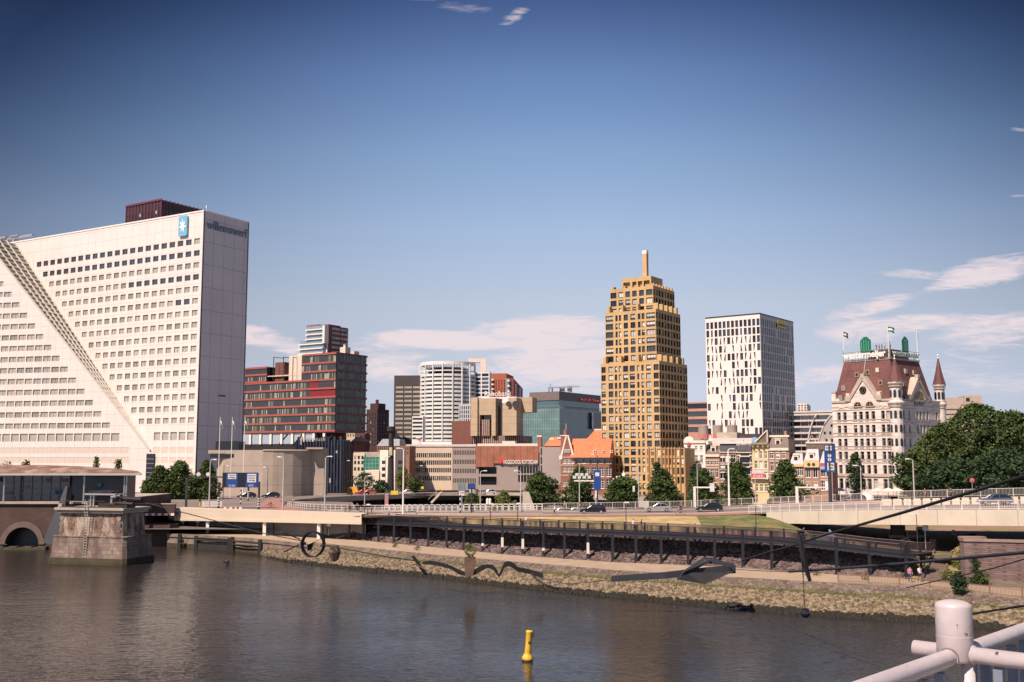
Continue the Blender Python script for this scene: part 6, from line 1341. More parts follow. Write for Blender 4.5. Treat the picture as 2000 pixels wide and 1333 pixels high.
# ============================================================ STEEL RAMP WALKWAY
RS=M('blue grey painted steel',(.022,.024,.032),.5,.25,var=.15,scale=.5); MESH=M('walkway deck soffit',(.05,.05,.055),.7)
t=thing('walkway_ramp','long dark steel ramp walkway on posts running down along the stone embankment','walkway',(0,0,0))
PP=[681,709,740,771,803,836,872,907,944,981,1021,1063,1105,1150,1196,1243,1293,1345,1396,1453,1510,1571,1635,1700,1770]
n4=lambda px:sgn_n(px)*4.0
w=MB(); rail=MB(); rail2=MB(); msh=MB(); xs=list(range(681,1771,11))+[1790]
for a_,c_ in zip(xs,xs[1:]):
    a,c=deckpt(a_),deckpt(c_); na,nc=n4(a_),n4(c_)
    w.hexa([off(a,-.05),off(c,-.05),off(c+nc,-.05),off(a+na,-.05)],[off(a,.12),off(c,.12),off(c+nc,.12),off(a+na,.12)])
    for q,s_ in ((0,0),(1,1)):
        A=a+na*q; C=c+nc*q; w.hexa([off(A,-.32),off(C,-.32),off(C+nc*.04,-.32),off(A+na*.04,-.32)],[off(A,.2),off(C,.2),off(C+nc*.04,.2),off(A+na*.04,.2)])
w.build('deck',RS,t)
for q,mb in ((0,rail),(1.0,rail2)):
    for a_,c_ in zip(xs,xs[1:]):
        A,C=deckpt(a_)+n4(a_)*q,deckpt(c_)+n4(c_)*q; mb.tube([off(A,1.25),off(C,1.25)],.055,5,0,False)
        k=2
        for j in range(9): p=A.lerp(C,j/9); mb.tube([off(p,.15),off(p,1.2)],.02,3,0,False)
        for z in (.4,.62,.84,1.05): mb.tube([off(A,z),off(C,z)],.016,3,0,False)
rail.build('river_side_railing',RS,t); rail2.build('land_side_railing',M('rusty brown railing',(.09,.05,.045),.6,.2,var=.2),t)
WHP=M('white post band',(.65,.6,.52),.6)
for i,px in enumerate(PP):
    b0=f3(px)+sgn_n(px)*.15; top=deckpt(px); c=MB(); c.box(-.17,.17,-.17,.17,-.3,top.z-b0.z+1.15,0); c.box(-.3,.3,-.3,.3,-.05,.06,0)
    if px in (944,981,1021,1063,1150): c.box(-.18,.18,-.19,-.16,1.0 if px in(1021,981) else .9,2.4 if px in (981,1021,1150) else 1.3,1)
    c.build('post',[RS,WHP],t,b0)
    n=sgn_n(px); bb=b0+n*3.9; hz=L4(px).z; c=MB(); c.box(-.12,.12,-.12,.12,-2.4,1.3,0); c.build('rear_post',RS,t,Vector((bb.x,bb.y,top.z)))
# ramp end rail panels at right
w=MB()
e0=deckpt(1770)+n4(1770)*0; e1=e0+Vector((3.2,7,0)); 
for k in range(9): p=e0.lerp(e1,k/8); w.tube([off(p,-.1),off(p,1.3)],.05,4)
w.tube([off(e0,1.3),off(e1,1.3)],.06,4); w.tube([off(e0,-.1),off(e1,-.1)],.16,4)
e2=deckpt(1735)+n4(1735)*1.0; e3=e2+Vector((2.6,4.2,0))
for k in range(7): p=e2.lerp(e3,k/6); w.tube([off(p,0),off(p,1.3)],.05,4)
w.tube([off(e2,1.3),off(e3,1.3)],.06,4); w.build('end_railing',RS,t)
# left top access railing
w=MB(); a=deckpt(690)+n4(690)
for k in range(12): p=a+Vector((.6*k+.5,.55*k+.5,.02*k)); w.tube([p,off(p,1.1)],.04,4)
w.tube([off(a,1.1),off(a+Vector((7.2,6.5,.2)),1.1)],.05,4); w.build('landing_railing',RS,t)
# stairs within the slope, left end
t=thing('embankment_steps','narrow stone steps set in the dark riprap slope under the walkway end','stairs',(0,0,0)); w=MB(); a=f3(664)+sgn_n(664)*.3; c=L4(712)
for k in range(14):
    p=a.lerp(c,k/14); w.box(p.x-.9,p.x+.9,p.y,p.y+.5,p.z-.1,p.z+.24)
w.build('steps',KRB,t)
# big stairs at right with side kerbs
t=thing('riverside_stairs','broad stone stairs with a handrail climbing from the riverside path at right','stairs',(0,0,0)); w=MB(); a=G(1820,1133,2.35); c=G(1842,1077,4.3)
for k in range(16):
    p=a.lerp(c,k/16); z=2.35+1.95*(k+1)/16; w.box(p.x-1.02,p.x+1.02,p.y,p.y+(c.y-a.y)/16*.72,z-.3,z,0); w.box(p.x-1.02,p.x+1.02,p.y+(c.y-a.y)/16*.72,p.y+(c.y-a.y)/16,z-.34,z-.09,1)
w.tube([a+Vector((-1.15,0,.15)),c+Vector((-1.15,0,.15))],.16,4,0); w.tube([a+Vector((1.15,0,.15)),c+Vector((1.15,0,.15))],.16,4,0); w.build('steps',[M('brown worn step stone',(.17,.125,.095),.9,var=.25,scale=1.5),M('dark step riser',(.05,.036,.028))],t)
h_=MB(); h_.tube([a+Vector((-1.15,0,1.1)),c+Vector((-1.15,0,1.1))],.05,5); 
for k in range(5): p=a.lerp(c,k/4)+Vector((-1.15,0,0)); h_.tube([p,off(p,1.1)],.04,4)
h_.build('handrail',DRK,t)
# stone retaining wall at right and slope beneath
RW=M('purple brown rubble masonry',(.19,.13,.115),.9,kind='brick',p=(.55,.24,.04),lc=(.10,.07,.06),var=.3,scale=.6,bump=.3)
t=thing('retaining_wall','rubble stone retaining wall with a coping at far right under the bridge','wall',(0,0,0)); w=MB(); D=124; a=Vector((Xpx(1884,D,5),D,2.3)); c=Vector((Xpx(2200,D-10,5),D-10,2.3))
w.hexa([a,c,c+Vector((0,1.2,0)),a+Vector((0,1.2,0))],[Vector((a.x,a.y,zpy(1057,D))),Vector((c.x,c.y,zpy(1062,D-8))),Vector((c.x,c.y+1.2,zpy(1062,D-8))),Vector((a.x,a.y+1.2,zpy(1057,D)))],0)
w.hexa([a-Vector((0,0,0)),a+Vector((.7,0,0)),a+Vector((12,24,0)),a+Vector((11,24,0))],[Vector((a.x,a.y,zpy(1057,D))),Vector((a.x+.7,a.y,zpy(1057,D))),Vector((a.x+12,a.y+24,zpy(1057,D)-.8)),Vector((a.x+11,a.y+24,zpy(1057,D)-.8))],0)
w.build('wall',[RW],t); w=MB(); zt=zpy(1057,D); w.hexa([Vector((a.x-.1,a.y-.12,zt)),Vector((c.x,c.y-.12,zpy(1062,D-8))),Vector((c.x,c.y+1.3,zpy(1062,D-8))),Vector((a.x-.1,a.y+1.3,zt))],[Vector((a.x-.1,a.y-.12,zt+.25)),Vector((c.x,c.y-.12,zpy(1062,D-8)+.25)),Vector((c.x,c.y+1.3,zpy(1062,D-8)+.25)),Vector((a.x-.1,a.y+1.3,zt+.25))]); w.box(a.x-.15,a.x+2.6,a.y-.15,a.y+1.3,zt+.25,zt+.5); w.build('coping',M('brown coping stone',(.24,.17,.14),.9,var=.2),t)
# slope between stairs and wall / path level area
w=MB(); g1=[G(1858,1135,2.36),G(2000,1152,2.36),G(2300,1180,2.36)]; 
w.face([G(1836,1134,2.36),G(1886,1128,2.38),G(1887,1080,4.15),G(1858,1077,4.3)]); w.face([G(1760,1128,2.36),G(1802,1134,2.36),G(1827,1078,4.28),G(1798,1084,4.2)])
struct('stair_side_slope',w,M('dry weedy slope',(.28,.21,.09),.95,kind='patch',p=(.5,),col2=(.15,.13,.05),var=.35,scale=1,bump=.5,bscale=8))
w=strip('x',lambda p:f3(p),lambda p:f3(p)+sgn_n(p)*7+Vector((0,0,.1)),PATH,1,0,pxs=list(range(1780,2301,20))); struct('path_apron',w,MUD)
# ============================================================ TREES AND PLANTS
def leafmat(nm,c1,c2):
    m=M(nm,c1,.7,var=.0,kind='patch',p=(.5,),col2=c2,spec=.25); b=m.node_tree.nodes['Principled BSDF']; b.inputs['Subsurface Weight'].default_value=0; return m
LF1=leafmat('dark green foliage',(.034,.064,.016),(.072,.110,.026)); LF2=leafmat('mid green foliage',(.040,.068,.018),(.085,.105,.028)); LF3=leafmat('bluish green foliage',(.024,.048,.020),(.045,.075,.028)); LF4=leafmat('yellow green foliage',(.10,.13,.03),(.16,.17,.05))
BARK=M('tree bark',(.09,.065,.045),.9,var=.3,bump=.4)
def crown(rn,rx,ry,h,shape,n,ls,seed=0):
    """leaf-clump crown: noisy lobes, gaps, pointed or round outline"""
    v=[];f=[]; 
    lob=[(rn.uniform(0,6.28),rn.uniform(.05,.95),rn.uniform(.16,.42)) for _ in range(18)]
    nc=n//14
    for _ in range(nc):
        for _t in range(20):
            a=rn.uniform(0,6.283); t=rn.random(); 
            if shape=='cone': rr=(.8+.2*math.sin(math.pi*t/.6) if t<.3 else (1-(t-.3)/.7)**.62)+.03
            elif shape=='col': rr=math.sin(math.pi*(t*.86+.1))**.6
            else: rr=math.sqrt(max(0,1-(2*t-1)**2))
            bump=1+sum(w_*max(0,1-(abs((a-la+3.14)%6.28-3.14)/.8)**2-((t-lt)/.16)**2) for la,lt,w_ in lob)-.24
            d=rn.random()**.38
            if rr*bump*d>.02: break
        c=Vector((rx*rr*bump*d*math.cos(a),ry*rr*bump*d*math.sin(a),h*t)); cr=ls*rn.uniform(1.2,2.4)
        for _k in range(14):
            p=c+Vector((rn.gauss(0,cr*.5),rn.gauss(0,cr*.5),rn.gauss(0,cr*.42))); s=ls*rn.uniform(.5,1.05)
            u=Vector((rn.gauss(0,1),rn.gauss(0,1),rn.gauss(0,.6))).normalized(); w=u.cross(Vector((rn.gauss(0,1),rn.gauss(0,1),rn.gauss(0,1)))).normalized()
            i=len(v); v+= [tuple(p-u*s),tuple(p+w*s*.55),tuple(p+u*s),tuple(p-w*s*.55)]; f.append((i,i+1,i+2,i+3))
    return v,f
def tree(label,px,pytop,pybase,wpx,D,zb,shape='cone',m=LF1,n=2600,ls=.30,name='street_tree',group=None,seed=1,trunk=1.6,cat='tree'):
    rn=random.Random(seed); X=Xpx(px,D,zb+3); zt=zpy(pytop,D); t=thing(name,label,cat,(X,D,zb),0,group)
    h=zt-zb; rx=wpx/2*D/F; c0=min(trunk,h*.2); v,f=crown(rn,rx,rx*.9,h-c0,shape,n,ls); g=MB(); g.v=[(x,y,z+c0) for x,y,z in v]; g.f=f; g.m=[0]*len(f); g.build('crown',m,t)
    k=MB(); r=max(.09,h*.02); k.tube([(0,0,-.3),(.05,0,c0),(.0,.1,h*.6),(0,0,h*.9)],[r,r*.85,r*.5,r*.15],8)
    for i in range(6): a=i*1.05+seed; z=c0+h*.08*i; k.tube([(0,0,z),(rx*.55*math.cos(a),rx*.55*math.sin(a),z+h*.16)],[r*.4,r*.12],5)
    k.build('trunk',BARK,t); return t
G1='street trees in front of the canal houses'
for i,(px,pt,wd,lab,sh) in enumerate([(1053,926,62,'street tree at the right end of the low flyover, left of the red gabled house','round'),(1131,914,66,'street tree in front of the red gabled brick house','cone'),
    (1216,934,62,'broad street tree under the small gatehouse of the golden tower','round'),(1296,922,62,'street tree in front of the golden annex','cone'),(1374,918,66,'street tree in front of the white hotel house','cone'),
    (1443,906,70,'largest street tree, in front of the warehouse-like canal houses','cone'),(1537,902,70,'street tree in front of the mansard roofed brick canal house','cone')]):
    tree(lab,px,pt,0,wd,232,4.6,sh,LF1,8000,.34,seed=20+i,group=G1,trunk=1.2)
for i,(px,pt,lab) in enumerate([(1284,905,'slim tree top rising behind the street tree of the golden annex'),(1358,908,'slim dark tree against the white hotel house'),(1430,898,'slim tree rising behind the largest street tree'),(1528,899,'slim tree top behind the tree by the mansard roofed house')]):
    tree(lab,px,pt,0,24,240,4.4,'col',LF3,2200,.30,seed=60+i,group='slim trees behind the street trees')
tree('narrow dark columnar tree in front of the ornate white house',1672,888,0,30,235,5.5,'col',LF3,4200,.28,seed=70)
for i,(px,pt,wd,lab) in enumerate([(310,912,42,'left tree of the clump beside the white office block'),(350,902,52,'middle and tallest tree of the clump beside the white office block'),(402,900,52,'right tree of the clump, behind the left sign gantry'),(292,938,30,'small tree at the left edge of the clump by the pavilion roof tip'),(330,930,44,'bushy low tree between the left and middle trees of the clump'),(378,930,40,'bushy low tree between the middle and right trees of the clump')]):
    tree(lab,px,pt,0,wd,262,5.0,'round' if i!=2 else 'cone',LF1 if i%2 else LF2,5600,.34,seed=80+i,group='tree clump beside the white office block',trunk=.8)
for i,(px,pt,wd,lab) in enumerate([(12,903,40,'wide treetop behind the domed roof at the left frame edge'),(49,901,26,'rounded treetop behind the domed roof, second from the left edge'),(186,893,16,'small pointed treetop behind the middle of the domed roof'),(229,899,22,'treetop behind the right part of the domed roof'),(248,935,30,'tree under the right tip of the domed roof')]):
    tree(lab,px,pt,0,wd,250,5.0,'cone' if i>1 else 'round',LF1,1500,.3,seed=100+i,group='trees behind the domed pavilion')
for i,(px,pt,wd,D,m,lab,zb,sh) in enumerate([(786,912,26,310,LF4,'yellow green tree beside the cream building',5.5,'col'),(809,932,30,300,LF2,'small round green tree in front of the striped school',6,'round'),(984,962,44,232,LF4,'bright small tree behind the white railing, left of the buttress',3.4,'cone'),(922,966,34,236,LF2,'low shrub-like tree behind the blue sign board',3.4,'round'),
    (712,924,52,318,LF3,'dark tree between the navy hall and the cream building',5,'round'),(745,940,30,312,LF3,'dark low tree in front of the cream building',5,'round')]):
    tree(lab,px,pt,0,wd,D,zb,sh,m,2600,.3,seed=120+i,group='small trees behind the flyover')
BG='park trees at the right edge'
for i,(px,pt,wd,D,m,lab,n) in enumerate([(1915,792,150,262,LF1,'tallest park tree, its crown topping the right-hand group',9000),(1850,830,120,255,LF2,'park tree just right of the ornate white house corner',7000),(1800,880,90,248,LF2,'lower park tree touching the ornate white house',5200),(1985,806,140,258,LF1,'park tree at the right frame edge, behind the others',7000),
    (1860,900,120,235,LF3,'dark low park tree in front, above the white railing',6500),(1960,880,130,232,LF3,'dark low park tree nearest the right frame edge',6500),(2060,812,140,250,LF1,'park tree beyond the right frame edge',3000)]):
    tree(lab,px,pt,0,wd*1.12,D,5.5,'round',m,int(n*2.1),.46,seed=140+i,group=BG,name='park_tree',trunk=1.5)
def shrub(label,p,w_,h,m,n=500,ls=.16,seed=0,name='shrub',sh='round',group=None):
    rn=random.Random(seed); v,f=crown(rn,w_/2,w_/2,h,sh,n,ls); t=thing(name,label,'plant',p,0,group); g=MB(); g.v=v; g.f=f; g.m=[0]*len(f); g.build('foliage',m,t)
    k=MB(); k.tube([(0,0,0),(0,0,h*.6)],[.05,.02],5); k.build('stem',BARK,t); return t
shrub('round dark green bush on the bank by the picket fence',G(1873,1157,2.3),1.9,1.9,LF3,1700,.16,1)
shrub('slim conical bush in front of the retaining wall',G(1906,1140,2.4),1.3,3.0,LF3,1000,.15,2,sh='cone')
shrub('low green bush at the foot of the retaining wall',G(1918,1141,2.4),1.9,1.4,LF2,800,.15,3)
shrub('yellowing weeds beside the broad riverside stairs',G(1872,1112,3.2),1.5,1.3,LF4,700,.13,4)
shrub('dry grass tuft at the top of the slope by the stairs',G(1877,1088,4.0),1.8,1.2,M('dry straw leaves',(.34,.26,.10),.9),800,.12,5)
shrub('weedy shrub lower on the slope by the stairs',G(1850,1132,2.5),1.6,1.1,LF4,600,.12,6)
for i,(px,py) in enumerate([(772,1069),(815,1075),(634,1052),(1690,1133),(1595,1124),(1880,1105)]):
    shrub(['grass tuft on the path edge right of the ring','grass tuft on the path edge under the fifth post','weeds growing at the foot of the slope by the ring','weeds by the path under the right hanging beam','weeds by the path near the slender hanging fork','weeds on the slope above the picket fence'][i],G(px,py,2.3),.9,.7,LF4 if i!=2 else LF2,220,.1,30+i,name='grass_tuft')
for i,(a,c) in enumerate([(1345,1560)]): pass
# ============================================================ SHORE ROCKS (uncountable)
def rocks(name,label,mats,n,fpos,size,seed,flat=.6):
    rn=random.Random(seed); b=MB()
    for _ in range(n):
        p=fpos(rn); s=size*rn.uniform(.6,1.4); a=rn.uniform(0,3.14); ca_,sa_=math.cos(a),math.sin(a); vs=[]
        for (x,y,z) in ((1,0,0),(0,1,0),(-1,0,0),(0,-1,0),(.75,.75,.0),(-.7,.7,0),(-.75,-.7,0),(.7,-.75,0)): 
            k=rn.uniform(.75,1.1)*s; vs.append((p.x+(x*ca_-y*sa_)*k,p.y+(x*sa_+y*ca_)*k,p.z-.1*s))
        o_=[0,4,1,5,2,6,3,7]; vs=[vs[i] for i in o_]; tp=[(p.x+(vx-p.x)*.62,p.y+(vy-p.y)*.62,p.z+s*flat*rn.uniform(.7,1.1)) for vx,vy,vz in vs]
        b.mesh(vs+tp,[(i,(i+1)%8,8+(i+1)%8,8+i) for i in range(8)]+[tuple(range(8,16))],0)
    o=b.build(name,mats); tag(o,label,'rocks',kind='stuff'); return o
LSTN=M('pale bank stones',(.25,.195,.125),.9,kind='patch',p=(1.7,),col2=(.09,.07,.04),var=.35,scale=2.5)  # pale and dark brown tones mixed at random
def onbank(rn,lo,hi,a=512,b_=2150):
    px=a+(b_-a)*rn.random(); px=px if px>600 or rn.random()<(px-500)/100 else px+200; return f1(px).lerp(f2(px),rn.uniform(lo,hi))
rocks('bank_stones','pale fitted stones covering the lower riverbank',LSTN,11500,lambda r:onbank(r,.05,.58),.20,1,.85)
rocks('shore_rocks','dark seaweed-covered rocks along the waterline',SEA,4200,lambda r:onbank(r,-.13,.035+.06*r.random()**2)+Vector((0,0,r.uniform(-.08,.2))),.27,2,.8)
def weedy(r): 
    return onbank(r,.5,.72)
rocks('moss_clumps','green moss clumps at the top of the pale stones',M('green moss',(.085,.085,.022),.95,var=.3),1500,weedy,.22,3,.45)
rocks('upper_rubble','mixed rubble and litter stones on the upper bank',M('mixed rubble',(.11,.078,.066),.9,kind='patch',p=(.9,),col2=(.20,.155,.125),var=.35,scale=3),2200,lambda r:onbank(r,.68,.97),.20,4,.5)
def onslope(r): px=500+1250*r.random(); return f3(px).lerp(L4(px),r.uniform(.0,.99))
rocks('slope_riprap','dark reddish riprap stones covering the embankment slope',M('riprap stones',(.15,.108,.096),.9,kind='patch',p=(1.1,),col2=(.075,.052,.048),var=.35,scale=2.5),9000,onslope,.24,5,.5)
# ============================================================ RAILINGS, LAMPS, SIGNS
def railing(name,label,pts,h,mat,infill='bars',step=2.0,group=None,barstep=.16,r=.045,loc0=None):
    t=thing(name,label,'railing',(0,0,0),0,group); a=MB(); a.tube([off(p,h) for p in pts],r,6); a.build('top_rail',mat,t)
    a=MB(); a.tube([off(p,.14) for p in pts],r*.7,5); 
    if infill=='two': a.tube([off(p,h*.55) for p in pts],r*.7,5)
    a.build('lower_rail',mat,t)
    seg=[(p,q,(q-p).length) for p,q in zip(pts,pts[1:])]; tot=sum(s[2] for s in seg)
    def atd(d):
        for p,q,l in seg:
            if d<=l: return p.lerp(q,d/l)
            d-=l
        return pts[-1]
    n=int(tot/step); me=None; g=MB(); g.box(-r,r,-r,r,-.1,h,0); me=g.data('post',mat)
    for i in range(min(n+1,100)): inst(me,'post',t,atd(i*step))
    if infill=='bars':
        g=MB(); 
        for i in range(int(tot/barstep)): p=atd(i*barstep); g.box(p.x-.014,p.x+.014,p.y-.014,p.y+.014,p.z+.14,p.z+h)
        tag(g.build('balusters',mat,t),kind=None)
    return t
WR=M('white railing paint',(.62,.58,.54),.5,var=.08)
railing('bridge_railing','white barred railing along the near edge of the road bridge at right',[off(rn_(p),.2) for p in range(1463,2301,20)],1.15,WR,'bars',2.3,barstep=.2)
railing('road_railing','white railing behind the road at the far right, in front of the park trees',[off(rf_(p),.05) for p in range(1755,2301,20)],1.2,WR,'bars',2.6,barstep=.22)
railing('road_railing','white railing behind the road in front of the canal houses',[off(rf_(p),.05) for p in range(1060,1756,20)],1.15,WR,'bars',2.2,barstep=.3)
railing('road_railing','white open railing left of the buttress, behind the road',[off(rf_(p),.05) for p in range(900,1061,20)],1.1,WR,'two',1.5)
t=thing('hoop_barrier','row of white hoop barriers between the flyover and the road','barrier',(0,0,0)); 
for p in range(757,1056,11):
    a=off(rf_(p),.6); g=MB(); g.tube([(-.45,0,-.7),(-.45,0,.35),(-.35,0,.45),(.35,0,.45),(.45,0,.35),(.45,0,-.7)],.07,6); g.tube([(-.45,0,0),(.45,0,0)],.05,5); g.build('hoop',WR,t,a)
railing('footpath_railing','white railing along the far side of the left footpath',[G(562,989,z0),G(600,994.5,z0),G(650,997,6.35),G(700,998,6.4),G(757,998,6.5),G(830,1000,6.75)],1.05,WR,'two',1.5)
# concrete barrier on the bridge with brown posts
t=thing('concrete_barrier','pale concrete median barrier with brown joints on the right-hand bridge','barrier',(0,0,0))
for p in range(1725,2280,19):
    a,c=rn_(p).lerp(rf_(p),.42),rn_(p+18).lerp(rf_(p+18),.42); g=MB(); g.hexa([a,c,c+Vector((0,.6,0)),a+Vector((0,.6,0))],[off(a,.95)+Vector((0,.15,0)),off(c,.95)+Vector((0,.15,0)),off(c,.95)+Vector((0,.45,0)),off(a,.95)+Vector((0,.45,0))]); g.build('barrier_block',BFA,t)
    g=MB(); g.box(c.x,c.x+.2,c.y-.1,c.y+.3,c.z,c.z+1.0); g.build('joint_post',M('rusty brown joint',(.12,.07,.05)),t)
def lamp(label,px,pyt,pyb,z,arm=1.3,col=STEEL,r=.09,name='street_lamp',group=None,mesh_D=None,dx=1,dy=0):
    b0=G(px,pyb,z) if mesh_D is None else Vector((Xpx(px,mesh_D,z),mesh_D,z)); h=zpy(pyt,b0.y)-z
    t=thing(name,label,'street lamp',b0,0,group); g=MB(); g.tube([(0,0,0),(0,0,h*.98)],[r*1.25,r*.7],8); g.tube([(0,0,h*.97),(dx*.2,dy*.2,h),(dx*arm*.8,dy*arm,h+.05)],r*.55,6); g.build('pole',col,t)
    g=MB(); x0=dx*arm*.7; g.hexa([(x0-.38,-.16,h-.02),(x0+.38,-.16,h-.02),(x0+.38,.16,h-.02),(x0-.38,.16,h-.02)],[(x0-.25,-.1,h+.16),(x0+.25,-.1,h+.16),(x0+.25,.1,h+.16),(x0-.25,.1,h+.16)]); g.build('lamp_head',M('lamp head casing',(.55,.53,.5),.4),t); return t
LG='street lamps'
LW=M('pale lamp pole',(.50,.46,.42),.5,.2)
for (px,pt,pb_,z,lab,r,dx,col) in [(408,898,994,6.35,'pale lamp post at the left end of the viaduct edge, before the trees',.12,1,LW),(552,893,998,6.4,'pale lamp post rising before the round concrete wall',.12,-1,LW),(634,892,1000,6.5,'pale lamp post in front of the navy ribbed hall',.12,1,LW),
    (435.5,910,974,6.25,'thin dark lamp post left of the blue road signs',.08,1,DRK),(522,913,972,6.25,'thin dark lamp post before the middle of the round concrete wall',.08,-1,DRK),(604,909,966,6.25,'thin lamp post at the right end of the round concrete wall',.07,1,DRK),
    (712,930,992,6.4,'short grey lamp post behind the left railing near the flyover',.09,1,LW),(787,876,1006,6.6,'tall thick white lamp post at the right end of the viaduct edge',.13,-1,WHT),(829,910,968,6.2,'grey lamp post in front of the striped school windows',.07,-1,DRK),(752,892,968,6.2,'dark lamp post with a yellow sign before the cream building',.07,1,DRK),(686,900,969,6.2,'thin lamp post left of the dark tree',.07,-1,DRK),
    (938,920,996,6.75,'pale lamp post right of the blue board',.1,1,LW),(1017,920,998,6.9,'pale lamp post just left of the sloping buttress',.12,-1,LW),(1132,906,994,6.9,'pale lamp post crossing the tree of the gabled house',.1,1,LW),(1167,888,985,6.6,'dark pole with a white lamp head at the left edge of the golden tower',.12,-1,DRK),(1248,908,990,6.9,'pale lamp post between the golden tower and its annex',.1,-1,LW),
    (1363,905,988,7.1,'pale lamp post before the white hotel house',.09,1,LW),(1424.5,877,988,7.3,'thick white mast before the warehouse-like canal houses',.17,1,WHT),(1476,922,986,7.4,'pale lamp post before the yellow canal house',.09,1,LW),(1653,905,978,8.8,'thin lamp post at the left corner of the ornate white house',.07,-1,LW),(1683,910,978,9,'pale lamp post right of the columnar tree',.09,-1,LW),(1786,897,974,9.6,'green grey lamp post before the park trees',.11,-1,LW)]:
    lamp(lab,px,pt,pb_,z,1.3,col,r,group=LG,dx=dx)
for (px,pt,D,zb,lab,dx) in [(1477,988,147,6.2,'thin dark lamp post on the green mound by the bridge end',1),(1223,982,153,6.3,'thin dark lamp post in the dry grass strip',0),(1011,984,164,6.5,'thin dark pole at the left end of the dry grass strip',0),(958,985,166,6.4,'thin dark pole behind the ramp, below the blue board',0),(718,986,180,6.3,'thin dark pole at the left end of the ramp',0),(1793,1004,136,4.3,'thin dark lamp post under the bridge fascia',-1)]:
    lamp(lab,px,pt,0,zb,.8,DRK,.06,group='thin dark posts along the ramp',mesh_D=D,dx=dx if dx else .2)
# blue road sign gantry (left)
BLU=M('road sign blue',(.015,.055,.24),.4,var=.1); SGW=M('road sign white',(.60,.60,.58),.4); SGB=M('black road sign panel',(.01,.012,.018),.4)
D=214; t=thing('road_sign_gantry','dark gantry carrying two big blue route signs before the round concrete building','road sign',(Xpx(469,D,8),D,z0)); X=lambda px:Xpx(px,D,10)-t.location.x; Z=lambda py:zpy(py,D)-z0
g=MB(); g.box(X(434),X(504),-.1,.15,Z(952),Z(923),0); g.build('backing_panel',SGB,t)
for a,c in ((442,464),(480,503)): g=MB(); g.box(X(a),X(c),-.16,-.1,Z(951),Z(923.5),0); g.build('blue_sign',BLU,t)
for a,c,y0_,y1_,tx in ((445,461,935.5,925.5,'Centrum\nKralingen'),(483,500,942,925.5,'Utrecht A16\nDordrecht\nDen Haag')): g=MB(); g.box(X(a),X(c),-.2,-.16,Z(y0_),Z(y1_),0); g.build('white_sign',SGW,t); text(t,'lettering',tx,(X(c)-X(a))*.84,(Z(y1_)-Z(y0_))*.8,((X(a)+X(c))/2,-.22,(Z(y0_)+Z(y1_))/2),FR,SGB,.01)
text(t,'lettering','S100',1.3,.4,((X(453)),-.18,Z(948.5)),FR,SGW,.01); text(t,'lettering','A20',1.0,.4,((X(490)),-.18,Z(948)),FR,SGW,.01)
for px,top,bot in ((505.5,941,995),(485,952,978),(427,942,993)):
    Db=G(px,bot,z0).y; g=MB(); x=Xpx(px,Db,8)-t.location.x; hz=zpy(top,Db)-z0; g.tube([(x,Db-D,0),(x,Db-D,hz)],.22,8,0); 
    for k in range(4): g.tube([(x,Db-D,.5+k*.5),(x,Db-D,.75+k*.5)],.24,8,1)
    g.build('post',[DRK,SGW],t)
g=MB(); g.box(X(405),X(434),.0,.25,Z(933),Z(930.5),0); g.build('arm',DRK,t)
for px in (387,406): 
    g=MB(); g.tube([(0,-.1,.5),(0,.1,.5)],.42,14,1); g.tube([(0,-.15,.5),(0,-.11,.5)],.3,14,0); g.build('camera_disc',[SGW,SGW],t,(X(px),0,Z(931.5)))
g=MB(); g.box(X(363),X(405),.0,.2,Z(933),Z(931.3)); g.box(X(364)-.2,X(364)+.2,0,.3,0,Z(931)); g.build('left_arm',DRK,t)
def striped(label,px,pyt,pyb,z,top=None):
    b0=G(px,pyb,z); h=zpy(pyt,b0.y)-z; t=thing('striped_post',label,'post',b0,0,'black and white striped posts'); g=MB(); n=8
    for k in range(n): g.tube([(0,0,h*k/n),(0,0,h*(k+1)/n)],.13,8,k%2)
    g.build('post',[SGB,SGW],t)
for px,a,b_,lab in ((363,945,969,'black and white striped post before the tree clump'),(308,948,971,'thin black and white post left of the tree clump'),(470,952,985,'thin striped post between the gantry legs'),(899,962,1002,'tall striped post behind the ramp, left of the blue board')): striped(lab,px,a,b_,z0 if px<800 else 6.75)
# other signs
def board(name,label,px,py0,py1,w_px,pyb,z,cols,textlines=(),post=DRK,pr=.15,cat='road sign',D=None):
    b0=G(px,pyb,z) if D is None else Vector((Xpx(px,D,z),D,z)); D=b0.y; t=thing(name,label,cat,b0); w_=w_px*D/F/2; z0_,z1_=zpy(py1,D)-z,zpy(py0,D)-z
    g=MB(); g.tube([(0,.1,0),(0,.1,z1_)],pr,8); g.build('post',post,t); g=MB(); g.box(-w_,w_,-.12,.0,z0_,z1_); g.build('sign_panel',cols[0],t)
    for (fx0,fx1,fz0,fz1,mm) in textlines: q=MB(); q.box(-w_+2*w_*fx0,-w_+2*w_*fx1,-.16,-.12,z0_+(z1_-z0_)*fz0,z0_+(z1_-z0_)*fz1); q.build('sign_patch',mm,t)
    return t,w_,z0_,z1_
LBL=M('light blue sign panel',(.05,.30,.55),.4)
t,w_,a_,c_=board('route_sign','tall blue motorway sign on a thick dark post beside the ornate white house',1622.5,869,922,19,982,8.6,[BLU],[(.08,.75,.80,.97,SGW),(.25,.95,.08,.34,SGW),(.2,.98,.03,.07,LBL)],pr=.32)
text(t,'lettering','Centrum',w_*1.1,.35,(-w_*.18,-.18,a_+(c_-a_)*.9),FR,SGB,.01); text(t,'lettering','Den Haag\nUtrecht',w_*1.1,.9,(w_*.2,-.18,a_+(c_-a_)*.22),FR,SGB,.01)
for k in (.46,.6): q=MB(); q.tube([(0,-.2,a_+(c_-a_)*k),(0,-.13,a_+(c_-a_)*k)],.32,12); q.build('sign_disc',SGW,t)
